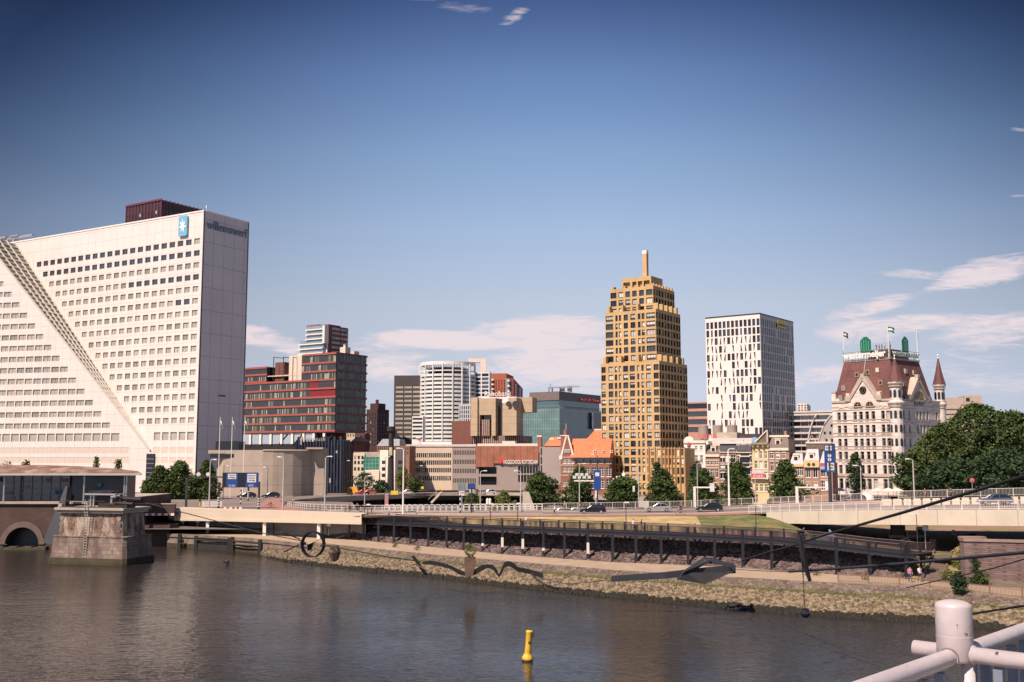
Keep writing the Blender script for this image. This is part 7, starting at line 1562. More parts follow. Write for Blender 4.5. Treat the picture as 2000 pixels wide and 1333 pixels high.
t,w_,a_,c_=board('route_sign','blue route sign seen between the gabled house and the golden tower',1167,918,958,13,994,6.9,[BLU],[(.2,.8,.7,.88,SGW)],pr=.12)
board('route_sign','dark blue sign board on a dark post behind the white railing',921,944,955,15,1002,6.8,[SGB],[(.05,.95,.1,.9,BLU)],pr=.13)
t_,w_,a_,c_=board('info_sign','small pale sign with red lettering behind the white railing',902,959,968,10,1000,6.8,[SGW],[(.1,.9,.55,.8,M('faded red print',(.5,.15,.12)))],post=STEEL,pr=.1)
board('traffic_sign_board','pair of grey green panels behind the white railing',899,942,961,9,970,6.2,[M('grey green panel',(.15,.2,.2))],post=DRK,pr=.08); board('traffic_sign_board','single grey green panel left of the blue board',907,943,959,5,971,6.2,[M('grey green panel',(.15,.2,.2))],post=DRK,pr=.08)
g_=thing('round_kiosk','round beige tank-like kiosk behind the blue board','kiosk',Vector((Xpx(925,262,5),262,6.2))); q=MB(); q.lathe([(1.0,.0),(1.05,zpy(955,262)-6.2),(1.15,zpy(955,262)-6.1),(0,zpy(955,262)-6.1)],14); q.build('body',M('beige kiosk',(.45,.38,.3)),g_)
def roundsign(label,px,pyc,pyb,z,col,pr=.05,rr=.42):
    b0=G(px,pyb,z); t=thing('round_traffic_sign',label,'traffic sign',b0); h=zpy(pyc,b0.y)-z; q=MB(); q.tube([(0,.06,0),(0,.06,h)],pr,6); q.build('post',STEEL,t); q=MB(); q.tube([(0,-.04,h),(0,.02,h)],rr,18,0); q.tube([(0,-.07,h),(0,-.04,h)],rr*.5,18,1); q.box(-rr*.22,rr*.22,-.09,-.07,h-rr*.3,h+rr*.25,2); q.build('disc',[M('sign red',(.5,.05,.06)),M('sign pink centre',(.65,.4,.38)),SGB],t)
roundsign('round red traffic sign on a thin post before the park trees',1900,938,969,10.1,0)
t,w_,a_,c_=board('notice_board','square pale notice board on a leaning grey pole at the ramp end',1809,1019,1036,11,1076,4.3,[SGW],[],post=STEEL,pr=.07)
board('notice_board','small white notice in the dark underpass',1863,1035,1045,6,1062,4.3,[SGW],[(.2,.8,.3,.7,DRK)],post=DRK,pr=.05)
for i,(px,py,z) in enumerate([(386,1016,3.6),(357,1016,3.6),(642,1024,3.6)]): 
    D=interp([(340,205),(706,179)],px)[0]+1.0; q=thing('wall_notice',['small white notice under the viaduct edge, right of the first column','small white notice near the dark opening under the viaduct edge','small white notice at the right end of the dark wall panels'][i],'sign',Vector((Xpx(px,D,4),D,zpy(py+4,D)))); g=MB(); g.box(-.3,.3,0,.08,0,.8,0); g.box(-.2,.2,-.02,0,.45,.7,1); g.build('panel',[SGW,BLU],q); g=MB(); g.tube([(0,.1,-1.5),(0,.1,.1)],.04,5); g.build('post',STEEL,q)
# white traffic portals
def portal(label,pxa,pya,pxb,pyb,z,D=None):
    b0=G(pxa,pyb,z); D=b0.y; h=zpy(pya,D)-z; w_=(pxb-pxa)*D/F; t=thing('traffic_portal',label,'traffic portal',b0); q=MB(); q.box(-.22,.22,-.2,.2,0,h+.18); q.build('mast',WHT,t); q=MB(); q.box(min(.22,w_),max(-.22,w_) if w_<0 else w_,-.12,.12,h-.12,h+.15); q.build('arm',WHT,t); return t,w_,h
t,w_,h_=portal('white L-shaped traffic portal before the white hotel house, with a signal lamp on its arm',1357,952,1398,990,7.1)
q=MB(); q.box(-.4,.4,-.3,.3,-.8,.8); q.build('signal_head',SGW,t,(w_*.83,0,h_))
portal('white L-shaped traffic portal in front of the low canal houses',1557,952,1617,984,8.0)
t,w_,h_=portal('white portal with a cluster of floodlights, left of the golden tower',1165,939,1122,992,6.9)
for k in range(7): q=MB(); q.box(-.3,.3,-.3,.2,.3,.85,0); q.tube([(0,-.32,.55),(0,-.29,.55)],.2,10,0); q.build('floodlight',SGW,t,(w_*(.32+.11*k),0,h_+(.6 if k%2 else .1)))
# white flat box sign (x 1238)
board('light_box','small white upright light box between the golden tower trees',1238,949,960,4,990,6.9,[SGW],post=DRK,pr=.06)
t=thing('electric_box','low beige cabinet before the golden tower','cabinet',G(1258,991,7.0)); q=MB(); q.box(-.9,.9,-.3,.3,0,1.1); q.box(-.95,.95,-.35,.35,1.1,1.2); q.build('body',M('beige cabinet',(.5,.45,.38)),t)
# yellow hut + work cabin
t=thing('work_cabin','orange yellow site cabin behind the flyover','cabin',Vector((Xpx(690,300,6),300,6))); q=MB(); q.hexa([(-1.9,0,0),(1.9,0,0),(1.9,2,0),(-1.9,2,0)],[(-1.5,.2,2.2),(.8,.2,2.2),(.8,2,2.2),(-1.5,2,2.2)]); q.box(-1.2,-.4,-.05,.2,.9,1.6,1); q.build('body',[M('orange yellow paint',(.60,.30,.03)),GLD],t)
t=thing('yellow_barrier','yellow hoarding panel behind the flyover left of the tall lamp post','barrier',Vector((Xpx(771,292,6),292,6.3))); q=MB(); q.box(-1.1,1.1,0,.1,0,1.1); q.build('panel',M('yellow hoarding',(.65,.48,.03)),t)
for i,(px,py) in enumerate(((825,953),(860,955))): board('yellow_sign',['yellow sign in front of the striped school, left one','yellow sign in front of the striped school, right one'][i],px,py-3,py+2,5,966,6.2,[M('yellow hoarding',(.65,.48,.03))],pr=.05,cat='sign')
# small cylindrical bollards / barrels on the junction
for i,(px,py,lab) in enumerate(((357,975,'yellow marker post on the junction, left one'),(391,988,'yellow marker post beside the white barrier boards'))):
    t=thing('marker_post',lab,'bollard',G(px,py,z0),0,'yellow marker posts'); q=MB(); q.lathe([(.22,0),(.2,.9),(.1,1.05),(0,1.05)],10,m=0); q.box(-.23,.23,-.24,-.2,.95,1.4,1); q.build('body',[M('marker yellow',(.6,.33,.03)),DRK],t)
t=thing('barrier_boards','white slatted barrier boards on the junction','barrier',G(394,991,z0)); q=MB()
for z in (.2,.6,1.0): q.box(0,4.2,-.04,.04,z,z+.2)
for x in (.3,3.9): q.box(x-.05,x+.05,0,.08,0,1.2)
q.build('boards',WHT,t)
for i,(px,w_) in enumerate(((437,1),(448,1),(459,1),(467,1))): t=thing('kerb_block',['leftmost red and white kerb block on the viaduct edge','second red and white kerb block on the viaduct edge','third red and white kerb block on the viaduct edge','rightmost red and white kerb block on the viaduct edge'][i],'kerb block',G(px,995,z0),0,'red and white kerb blocks'); q=MB(); q.box(-.5,0,0,.3,0,.45,0); q.box(0,.5,0,.3,0,.45,1); q.build('block',[M('faded red stripe',(.4,.09,.07)),WHT],t)
t=thing('information_pillar','narrow red and white printed pillar behind the left railing','pillar',G(755,992,6.4)); h=zpy(965,t.location.y)-6.4; q=MB(); q.box(-.35,.35,-.2,.2,0,h,0); 
for k in range(6): q.box(-.36+.1*(k%2),.3,-.22,-.2,h*(.1+.15*k),h*(.18+.15*k),1)
q.build('pillar',[M('pale purple print',(.4,.3,.33)),M('faded red print',(.5,.15,.12))],t)
for i,(px,py) in enumerate(((952,966),(957,966))): t=thing('white_canister',['left white canister on the railing line','right white canister on the railing line'][i],'canister',off(rf_(px),1.1),0,'white canisters'); q=MB(); q.lathe([(.25,0),(.25,.9),(.1,1.1),(0,1.1)],10); q.build('body',WHT,t)
t=thing('litter_bin','dark green waste container beneath the ramp end, under the bridge','bin',G(1799,1059,4.3)); q=MB(); q.lathe([(.55,0),(.6,1.9),(.5,2.15),(0,2.2)],14,m=0); q.lathe([(.62,1.9),(.62,2.05),(.5,2.2)],14,m=1); q.build('body',[M('grey green bin',(.06,.075,.07)),SGW],t)
t=thing('metal_cabinet','grey metal cabinet at the head of the broad stairs','cabinet',G(1823,1074,4.3)); q=MB(); q.box(-.3,.3,-.3,.3,0,1.35); q.box(-.34,.34,-.34,.34,1.35,1.42); q.build('body',M('purple grey metal',(.14,.11,.12),.5,.3),t)
t=thing('guard_rail','short silvery guard rail beside the lower cycle path under the bridge','guard rail',G(1736,1057,4.5)); q=MB(); q.box(0,5,-.05,.05,.5,.85); 
for x in (.4,2.5,4.6): q.box(x-.06,x+.06,.05,.15,0,.8)
q.build('rail',STEEL,t)
# picket fence
t=thing('picket_fence','low rusty picket fence along the riverside path at right','fence',(0,0,0)); PK=M('rusty picket brown',(.19,.12,.08),.8,var=.2); pts=[f2(p)+Vector((0,.3,0)) for p in range(1640,2301,20)]; q=MB()
q.tube([off(p,.2) for p in pts],.03,4); q.tube([off(p,.85) for p in pts],.03,4); q.build('rails',PK,t); q=MB()
for a,c in zip(pts,pts[1:]):
    n=max(1,int((c-a).length/.14))
    for k in range(n): p=a.lerp(c,k/n); q.box(p.x-.016,p.x+.016,p.y-.01,p.y+.01,p.z,p.z+1.0)
q.build('pickets',PK,t)
for i in range(0,len(pts),3): g=MB(); g.box(-.05,.05,-.05,.05,0,1.15); g.build('post',PK,t,pts[i])
# ============================================================ VEHICLES
def car(label,px,pyb,z,length,col,heading,kind='hatch',group='cars on the riverside road',D=None):
    b0=G(px,pyb,z) if D is None else Vector((Xpx(px,D,z),D,z)); t=thing('car',label,'car',b0,heading,group); L=length; hw=.87
    # front at -x
    low=[(-.5,.30),(-.49,.62),(-.44,.72),(-.24,.88),(.36,.96),(.48,.92),(.5,.55),(.49,.28)]
    top=[(-.20,.90),(-.05,1.36),(.10,1.47),(.28,1.44),(.40,1.2 if kind=='hatch' else 1.25),(.47,.95)] if kind=='hatch' else [(-.17,.90),(-.02,1.34),(.10,1.42),(.22,1.38),(.38,1.02),(.40,.95)]
    b=MB(); n=len(low)
    r0=[(x*L,-hw,zz) for x,zz in low]; r1=[(x*L,hw,zz) for x,zz in low]; ri0=[(x*L*.985,-hw+.08,zz+(.05 if zz>.6 else 0)) for x,zz in low]
    secs=[[(x*L*s,y,.28+(zz-.28)*k) for x,zz in low] for s,y,k in ((.95,-hw,.86),(1,-hw+.1,1),(1.005,0,1.02),(1,hw-.1,1),(.95,hw,.86))]
    for a,c in zip(secs,secs[1:]):
        i=len(b.v); b.v+=a+c
        for k in range(n): b.f.append((i+k,i+(k+1)%n,i+n+(k+1)%n,i+n+k)); b.m.append(0)
    b.face(secs[0],0); b.face(secs[-1],0)
    # roof panel and pillars
    ty=hw-.22
    rp=[(x*L,zz) for x,zz in top]
    for a,c in list(zip(rp,rp[1:]))[1:3]: b.hexa([(a[0],-ty,a[1]-.03),(c[0],-ty,c[1]-.03),(c[0],ty,c[1]-.03),(a[0],ty,a[1]-.03)],[(a[0],-ty+.04,a[1]+.02),(c[0],-ty+.04,c[1]+.02),(c[0],ty-.04,c[1]+.02),(a[0],ty-.04,a[1]+.02)],0)
    for sy in (-1,1):
        for i,(a,c) in enumerate(zip(rp,rp[1:])): b.tube([(a[0],sy*(hw-.13 if a[1]<1.1 else ty),a[1]),(c[0],sy*(hw-.13 if c[1]<1.1 else ty),c[1])],.045,5,0)
        b.tube([(.10*L,sy*(hw-.08),.92),(.09*L,sy*ty,1.42)],.04,4,0)
    b.build('body',M(col[0],col[1],.25,.5 if col[0]!='black car paint' else .2,var=.03,coat=1),t,smooth=False)
    g=MB(); A=[(x,-(hw-.14 if zz<1.1 else ty+.01),zz) for x,zz in rp]; C=[(x,(hw-.14 if zz<1.1 else ty+.01),zz) for x,zz in rp]; m_=len(A); g.v=A+C
    g.f=[tuple(range(m_)),tuple(range(m_,2*m_))]+[(i,i+1,m_+i+1,m_+i) for i in range(m_-1)]; g.m=[0]*len(g.f); g.build('windows',GLD,t)
    wm=MB(); wm.tube([(0,-.11,0),(0,.11,0)],.32,16,0); me=wm.data('wheel',BLK); wr_=MB(); wr_.tube([(0,-.125,0),(0,.125,0)],.2,12,0); mr_=wr_.data('rim',STEEL)
    for x in (-.325,.31):
        for y in (-hw+.06,hw-.06): inst(mr_,'rim',inst(me,'wheel',t,(x*L,y,.32)),(0,0,0))
    for y in (-.6,.6):
        q=MB(); q.box(-.03,.03,-.2,.2,-.07,.07); inst(q.data('headlight',M('headlight glass',(.6,.6,.6),.2)),'headlight',t,(-.49*L,y,.66)); q=MB(); q.box(-.04,.04,-.16,.16,-.13,.13); inst(q.data('tail_light',M('tail light red',(.5,.02,.02),.3)),'tail_light',t,(.487*L,y,.78))
    for y in (-hw-.06,hw+.06): q=MB(); q.box(-.08,.08,-.08,.08,-.06,.06); q.build('wing_mirror',M(col[0],col[1]),t,(-.14*L,y,.98))
    return t
BKC=('black car paint',(.010,.011,.016)); SVC=('silver car paint',(.42,.40,.38)); GRC=('blue grey car paint',(.15,.15,.19)); 
car('black hatchback driving left before the street trees, right of the runner',1158,1003,7.0,4.5,BKC,R(-5))
car('silver coupe-like saloon on the road before the golden annex',1285,999,7.1,4.7,SVC,R(-4),'sedan')
car('black hatchback with a red tail light, before the white hotel house',1385,999,7.2,4.6,BKC,R(-6))
car('blue grey hatchback on the bridge at the far right',1943,985.5,9.95,4.5,GRC,R(-5))
car('dark van-like car parked by the round concrete wall, left one',482,973,z0,4.8,BKC,R(8)); car('dark car parked by the round concrete wall, right one',529,972.5,z0,4.6,BKC,R(6))
car('small white car on the street by the striped school',956,958,5.95,4.1,('white car paint',(.6,.57,.52)),R(0),D=305)
for i,(px,c_) in enumerate(((708,('red car paint',(.4,.03,.03))),(720,('orange car paint',(.5,.12,.05))),(795,('white car paint',(.6,.57,.52))))): car(['red car behind the flyover next to the orange cabin','orange red car behind the flyover before the dark tree','white car behind the tall lamp post at the flyover'][i],px,960,6.0,4.3,c_,R(0),D=300)
car('pale blue white van-like car behind the left part of the road railing',1095,990,5.3,4.8,('pale blue car paint',(.45,.52,.62)),0,D=206); car('white car behind the road railing, right of the pale blue one',1122,990,5.3,4.6,('white car paint',(.6,.57,.52)),0,D=207)
car('dark car parked by the ornate white house terrace',1668,975,8.0,4.4,BKC,0,D=205)
# terrace of the ornate house: white dome tent, parasols
t=thing('terrace_parasol','big white round parasol at the foot of the ornate white house','parasol',Vector((Xpx(1693,212,9),212,8.3))); h=zpy(962,212)-8.3; q=MB(); q.tube([(0,0,0),(0,0,h)],.06,6); q.build('pole',DRK,t); q=MB(); q.lathe([(1.5,h-1.5),(1.35,h-.9),(.8,h-.2),(0,h)],14); q.build('canopy',WHT,t)
for i,px in enumerate((1640,1655,1715,1735,1752)): t=thing('parasol',['folded dark parasol left of the terrace','grey terrace parasol by the blue sign','cream parasol right of the white dome parasol','cream parasol fourth along the terrace','cream parasol at the right end of the terrace'][i],'parasol',Vector((Xpx(px,216,9),216,7.6)),0,'terrace parasols'); q=MB(); q.tube([(0,0,0),(0,0,2.5)],.05,5); q.build('pole',DRK,t); q=MB(); q.lathe([(1.5,2.1),(.7,2.5),(0,2.75)],8); q.build('canopy',[DRK,GRY,CRM,CRM,CRM][i],t)
# ============================================================ PEOPLE AND BICYCLES
SKN=M('skin',(.42,.24,.17),.6,var=.03); HAIR=M('dark hair',(.03,.02,.015),.7)
PC={}
def cloth(c): 
    k='cloth_%02d%02d%02d'%tuple(int(x*99) for x in c); return M('clothing '+k,c,.85,var=.06)
def person(label,loc,rz,pose,shirt,trous,shorts=False,hat=None,scale=1.0,group=None):
    """one continuous skinned figure, facing local +x"""
    J={}; s=scale
    if pose=='walk': J=dict(p=(0,0,.95),s=(.01,0,1.2),c=(.02,0,1.38),n=(.03,0,1.5),h=(.05,0,1.61),t=(.05,0,1.72),
        la=(.0,.19,1.42),le=(-.1,.24,1.14),lh=(.06,.25,.92),lf=(.13,.25,.83),ra=(.0,-.19,1.42),re=(.08,-.24,1.15),rh=(.28,-.24,1.0),rf=(.37,-.24,.96),
        lk=(.17,.1,.52),lfo=(.28,.1,.09),lt=(.46,.1,.05),rk=(.0,-.1,.5),rfo=(-.27,-.1,.14),rt=(-.13,-.1,.04),lp=(.02,.1,.9),rp=(-.02,-.1,.9))
    elif pose=='stand': J=dict(p=(0,0,.95),s=(.0,0,1.2),c=(.0,0,1.38),n=(.01,0,1.5),h=(.03,0,1.61),t=(.03,0,1.72),
        la=(.0,.19,1.42),le=(-.03,.25,1.14),lh=(.08,.24,.9),lf=(.12,.24,.81),ra=(.0,-.19,1.42),re=(-.02,-.25,1.14),rh=(.14,-.18,1.02),rf=(.2,-.12,1.04),
        lk=(.04,.1,.5),lfo=(.02,.11,.08),lt=(.18,.13,.04),rk=(.02,-.1,.5),rfo=(-.02,-.11,.08),rt=(.14,-.13,.04),lp=(.0,.1,.9),rp=(.0,-.1,.9))
    else: J=dict(p=(-.18,0,1.0),s=(-.08,0,1.22),c=(.06,0,1.4),n=(.12,0,1.5),h=(.18,0,1.6),t=(.2,0,1.71),
        la=(.05,.19,1.42),le=(.25,.25,1.2),lh=(.46,.24,1.06),lf=(.53,.23,1.04),ra=(.05,-.19,1.42),re=(.25,-.25,1.2),rh=(.46,-.24,1.06),rf=(.53,-.23,1.04),
        lk=(.26,.11,.82),lfo=(.12,.11,.42),lt=(.28,.11,.38),rk=(.16,-.11,.62),rfo=(-.02,-.11,.2),rt=(.14,-.11,.14),lp=(-.14,.1,.96),rp=(-.14,-.1,.96))
    rad=dict(p=.15,s=.13,c=.155,n=.06,h=.095,t=.075,la=.065,le=.045,lh=.032,lf=.028,ra=.065,re=.045,rh=.032,rf=.028,lk=.062,lfo=.042,lt=.04,rk=.062,rfo=.042,rt=.04,lp=.09,rp=.09)
    E=[('p','s'),('s','c'),('c','n'),('n','h'),('h','t'),('c','la'),('la','le'),('le','lh'),('lh','lf'),('c','ra'),('ra','re'),('re','rh'),('rh','rf'),('p','lp'),('lp','lk'),('lk','lfo'),('lfo','lt'),('p','rp'),('rp','rk'),('rk','rfo'),('rfo','rt')]
    ks=list(J); me=bpy.data.meshes.new('person'); me.from_pydata([tuple(c*s for c in J[k]) for k in ks],[(ks.index(a),ks.index(c)) for a,c in E],[]); o=bpy.data.objects.new('person',me); COL.objects.link(o)
    md=o.modifiers.new('Skin','SKIN'); md.use_smooth_shade=True
    for i,k in enumerate(ks): me.skin_vertices[0].data[i].radius=(rad[k]*s,rad[k]*s*(.78 if k in 'psc' else 1)); me.skin_vertices[0].data[i].use_root=(k=='p')
    sb=o.modifiers.new('Sub','SUBSURF'); sb.levels=1; sb.render_levels=1; dg=bpy.context.evaluated_depsgraph_get(); m2=bpy.data.meshes.new_from_object(o.evaluated_get(dg)); bpy.data.objects.remove(o)
    m2.name='person'; m2.materials.clear()
    for x in (SKN,cloth(shirt),cloth(trous),BLK,HAIR if hat is None else cloth(hat)): m2.materials.append(x)
    seg=[(Vector(J[a])*s,Vector(J[c])*s,a+'-'+c) for a,c in E]
    for pl in m2.polygons:
        c=pl.center; best=min(seg,key=lambda q:(c-(q[0]+(q[1]-q[0])*max(0,min(1,(c-q[0]).dot(q[1]-q[0])/(q[1]-q[0]).length_squared)))).length); nm=best[2]
        mi=1 if nm in('p-s','s-c','c-la','c-ra','la-le','ra-re') else 0
        if nm in ('p-lp','p-rp','lp-lk','rp-rk'): mi=2
        if nm in ('lk-lfo','rk-rfo'): mi=0 if shorts else 2
        if nm in ('lfo-lt','rfo-rt'): mi=3
        if nm in('n-h','h-t') and (c.z>J['h'][2]*s+.05 or (c.x<J['h'][0]*s-.02 and c.z>J['h'][2]*s-.05)): mi=4
        pl.material_index=mi
    o=bpy.data.objects.new('person',m2); COL.objects.link(o); o.location=loc; o.rotation_euler.z=rz; return tag(o,label,'person',group)
def bicycle(label,loc,rz,group='bicycles being ridden'):
    t=thing('bicycle',label,'bicycle',loc,rz,group); w=MB(); n=20
    w.tube([(.34*math.cos(2*math.pi*k/n),0,.34*math.sin(2*math.pi*k/n)) for k in range(n+1)],.025,5,0,False)
    for k in range(6): a=k*math.pi/6; w.tube([(-.33*math.cos(a),0,-.33*math.sin(a)),(.33*math.cos(a),0,.33*math.sin(a))],.006,3,1)
    me=w.data('wheel',[BLK,STEEL])
    for x in (-.52,.55): inst(me,'wheel',t,(x,0,.36))
    f=MB(); 
    for a,c in (((-.52,0,.36),(-.1,0,.32)),((-.1,0,.32),(-.22,0,.88)),((-.52,0,.36),(-.2,0,.78)),((-.2,0,.78),(.36,0,.85)),((-.1,0,.32),(.38,0,.78)),((.55,0,.36),(.36,0,.95))): f.tube([a,c],.02,5)
    f.build('frame',DRK,t); f=MB(); f.tube([(.4,-.27,1.02),(.36,-.1,1.03),(.36,0,.98),(.36,.1,1.03),(.4,.27,1.02)],.016,5); f.build('handlebar',DRK,t); f=MB(); f.box(-.34,-.12,-.07,.07,.88,.93); f.build('saddle',BLK,t); return t
PI=math.pi
def onroad(px,tt): return off(rn_(px).lerp(rf_(px),tt),.03)
WS_=(.65,.6,.55); NB=(.03,.04,.08); BK_=(.015,.015,.018); RD=(.4,.06,.06); PKC=(.55,.3,.28)
def rider(label,bl,loc,rz,shirt,tr,**k): bicycle(bl,loc,rz); person(label,loc,rz,'ride',shirt,tr,group='people cycling',**k)
rider('cyclist in a dark top and shorts riding on the road before the canal houses','dark bicycle on the road between the silver and the black car',onroad(1330,.12),R(175),BK_,NB,shorts=True)
q=deckpt(1560)+sgn_n(1560)*2; rider('cyclist bent forward in a grey shirt riding up the ramp near the bridge','bicycle on the steel ramp by the slender hanging fork',off(q,.15),R(-10),(.06,.07,.09),BK_,shorts=True)
q=G(1772,1063,4.4); rider('cyclist with a white cap and dark backpack at the ramp end','bicycle at the right end of the ramp',q,R(-15),PKC,BK_,shorts=True,hat=(.6,.55,.5)); bp_=MB(); bp_.hexa([(-.22,-.17,0),(.0,-.17,0),(.0,.17,0),(-.22,.17,0)],[(-.16,-.13,.5),(.02,-.13,.5),(.02,.13,.5),(-.16,.13,.5)]); o_=bp_.build('backpack',BLK,loc=q+Vector((-.16,0,1.14))); tag(o_,'dark backpack on the cyclist at the ramp end','backpack')
rider('cyclist in red on the left footpath behind the white railing','bicycle on the left footpath, left of the two riders',G(683,1001,6.4),R(180),RD,BK_,shorts=True); rider('cyclist in pink on the left footpath right of the red one','bicycle on the left footpath, right of the two riders',G(699,1000,6.4),R(180),PKC,NB)
rider('cyclist in white on the road by the hoop barriers','bicycle on the road by the hoop barriers',onroad(965,.62),R(180),WS_,RD)
rider('cyclist in pink on the red corner path','bicycle on the red corner path before the round concrete building',G(528,992,z0),R(200),PKC,RD,shorts=True)
rider('cyclist in white entering the left railing','bicycle at the left end of the footpath railing',G(573,989,z0),R(190),WS_,BK_)
person('woman in a pink top and jeans on the riverside path by the stairs',G(1778,1137,2.35),R(-100),'walk',(.5,.2,.25),(.06,.09,.16),group='people walking')
person('man in a white shirt and dark trousers walking on the riverside path by the stairs',G(1797,1136,2.35),R(-80),'walk',WS_,(.03,.04,.07),group='people walking')
person('runner in white shirt and black shorts on the road verge beside the buttress',onroad(1083,.1),R(180),'walk',WS_,BK_,shorts=True,group='people walking')
person('person in pink by the road railing, left of the black hatchback',onroad(1103,.9),R(170),'walk',PKC,RD,group='people walking'); person('person in dark clothes at the railing behind the black hatchback',onroad(1133,.93),R(200),'walk',BK_,BK_,group='people walking')
person('person in dark clothes walking on the left end of the ramp',off(deckpt(743)+sgn_n(743)*2,.15),R(20),'walk',(.1,.08,.09),(.3,.15,.12),shorts=True,group='people walking')
person('person in a blue top standing by the dark opening under the viaduct',Vector((Xpx(338,203,3),200.5,2.42)),R(-90),'stand',(.06,.2,.42),(.05,.08,.15),group='people standing')
person('person in a pale top on the ramp below the dry grass',off(deckpt(1228)+sgn_n(1228)*2,.15),R(10),'walk',WS_,(.3,.15,.15),group='people walking'); person('person in a white top at the left part of the ramp',off(deckpt(1010)+sgn_n(1010)*2,.15),R(190),'walk',WS_,(.2,.2,.22),group='people walking')
person('person in a dark jacket on the ramp, right of the pale-topped one',off(deckpt(1246)+sgn_n(1246)*2,.15),R(0),'walk',BK_,(.25,.2,.15),group='people walking'); person('person with a white cap on the ramp below the green mound',off(deckpt(1352)+sgn_n(1352)*2,.15),R(0),'walk',(.3,.15,.1),BK_,hat=WS_,group='people walking')
person('child-sized figure in white on the left footpath',G(670,1003,6.45),R(180),'stand',WS_,WS_,scale=.75,group='people standing')
for i,px in enumerate((712,726)): person(['person in black behind the left footpath railing','person in red behind the left footpath railing, right one'][i],G(px,1002,6.5),R(180),'stand',(BK_,RD)[i],BK_,scale=.9,group='people standing')
person('dark clothed pedestrian near the round red traffic sign',onroad(1858,.94),R(180),'walk',(.12,.05,.05),BK_,group='people walking'); person('pedestrian in red and yellow before the park trees',onroad(1808,.93),R(180),'walk',(.35,.1,.06),(.3,.2,.1),group='people walking')
for i,p in enumerate(ROOFPEOPLE):
    if i==4: p=Vector(p)+Vector((.5,0,0))
    person(['person in dark red leftmost on the roof platform','person in pink second on the roof platform','person in red third on the roof platform','person in white fourth on the roof platform','person in pale pink fifth on the roof platform','person in rose at the right end of the roof group'][i],p,R(-90+20*i),'stand',[(.2,.05,.06),PKC,RD,WS_,PKC,(.45,.15,.2)][i],BK_,group='people on the ornate house roof')
# ============================================================ HANGING STEEL ARTWORK OVER THE RIVER
AS=M('dark weathered art steel',(.012,.012,.013),.6,.2,var=.3); AS2=M('blue grey art steel',(.028,.033,.040),.6,.2,var=.2)
def pp(*l): return [P(px,py,D) for px,py,D in l]
def sub(name,label,mb,mat,cat='sculpture',parts=None): 
    o=mb.build(name,mat); return tag(o,label,cat,'hanging steel artwork pieces')
g=MB(); g.tube(pp((285,982,164),(370,1004,160),(450,1025,156),(520,1043,152),(588,1056,149)),.07,6); sub('steel_cable','thin dark cable from the old pier to the hanging ring',g,AS,'cable')
D=148; c=P(611.5,1063,D); g=MB(); n=32; rx,rz_=21.5*D/F,24.5*D/F; rings=[]
for k in range(n):
    a=2*PI*k/n; 
    for (dr,dy) in ((0,-.3),(0,.3),(-.13,.3),(-.13,-.3)): g.v.append(((rx+dr)*math.cos(a)+ (dy*.6),dy,(rz_+dr)*math.sin(a)))
for k in range(n):
    for j in range(4): g.f.append((k*4+j,k*4+(j+1)%4,((k+1)%n)*4+(j+1)%4,((k+1)%n)*4+j)); g.m.append(0)
r_=thing('hanging_ring','large dark steel ring hanging above the riverbank','sculpture',c,R(12),'hanging steel artwork pieces'); g.build('ring',AS,r_)
g=MB(); g.tube([(-rx-.2,0,.3),(-rx+.6,0,.1)],.22,6); g.tube([(rx-.6,0,-.2),(rx+1.3,0,-.3)],.12,6); g.tube([(-rx-.3,0,0),(-rx-2.4,-.2,-1.0)],.09,5); g.tube([(-rx-.2,0,.7),(-rx-2.4,0,1.6),(-rx-2.9,0,1.3)],.09,5); g.build('brackets',AS,r_)
g=MB(); g.lathe([(.05,.0),(.5,.3),(.9,1.3),(.55,2.2),(.1,2.3)],7); sub('hanging_mass','rough dark rusty lump hanging just right of the ring',g,M('rusty art steel',(.11,.07,.045),.8,var=.4),parts=0).location=P(653,1097,147)
g=MB(); g.tube(pp((632,1065,147),(700,1077,143),(760,1088,139),(822,1097,134)),.07,6); sub('steel_cable','thin dark cable between the ring and the twisted ribbon',g,AS,'cable')
g=MB(); 
def flat(pts,wz,th,mb,mm=0):
    for (a,wa),(c,wc) in zip(list(zip(pts,wz)),list(zip(pts[1:],wz[1:]))):
        u=Vector((0,0,1)); y=Vector((0,th,0)); mb.hexa([a-u*wa,c-u*wc,c-u*wc+y,a-u*wa+y],[a+u*wa,c+u*wc,c+u*wc+y,a+u*wa+y],mm)
g.hexa(pp((803,1086,132),(808,1084,132),(808,1084,133),(803,1086,133)),pp((829,1124,132),(837,1122,132),(837,1122,133),(829,1124,133))); g.tube(pp((810,1101,132),(836,1115,131)),.09,5)
ps=pp((825,1100,132),(840,1099,131),(862,1103,130),(882,1109,129),(897,1118,129),(912,1122,128),(925,1119,128),(940,1110,127),(952,1106,127),(962,1108,126),(971,1118,126),(974,1125,126),(979,1117,126),(985,1104,125),(993,1101,125),(1003,1105,125),(1011,1112,124),(1035,1117,124),(1061,1125,123))
flat(ps,[.12,.22,.22,.20,.26,.2,.3,.34,.2,.25,.3,.15,.35,.3,.28,.3,.25,.25,.3],.5,g); g.tube(pp((1038,1120,124),(1048,1131,123),(1065,1142,122),(1090,1150,120)),.14,5); sub('twisted_ribbon','dark twisted steel ribbon with sharp bends hanging over the bank',g,AS)
g=MB(); g.box(-.65,.65,-.4,.4,0,.9,0); g.hexa([(-.55,-.4,-1.5),(.4,-.4,-1.2),(.4,.4,-1.2),(-.55,.4,-1.5)],[(-.65,-.4,0),(.65,-.4,0),(.65,.4,0),(-.65,.4,0)],0); o_=sub('hanging_planter','rusty box hanging behind the ribbon with grass growing on top',g,M('rusty art steel',(.11,.07,.045),.8)); o_.location=P(918,1103,128); 
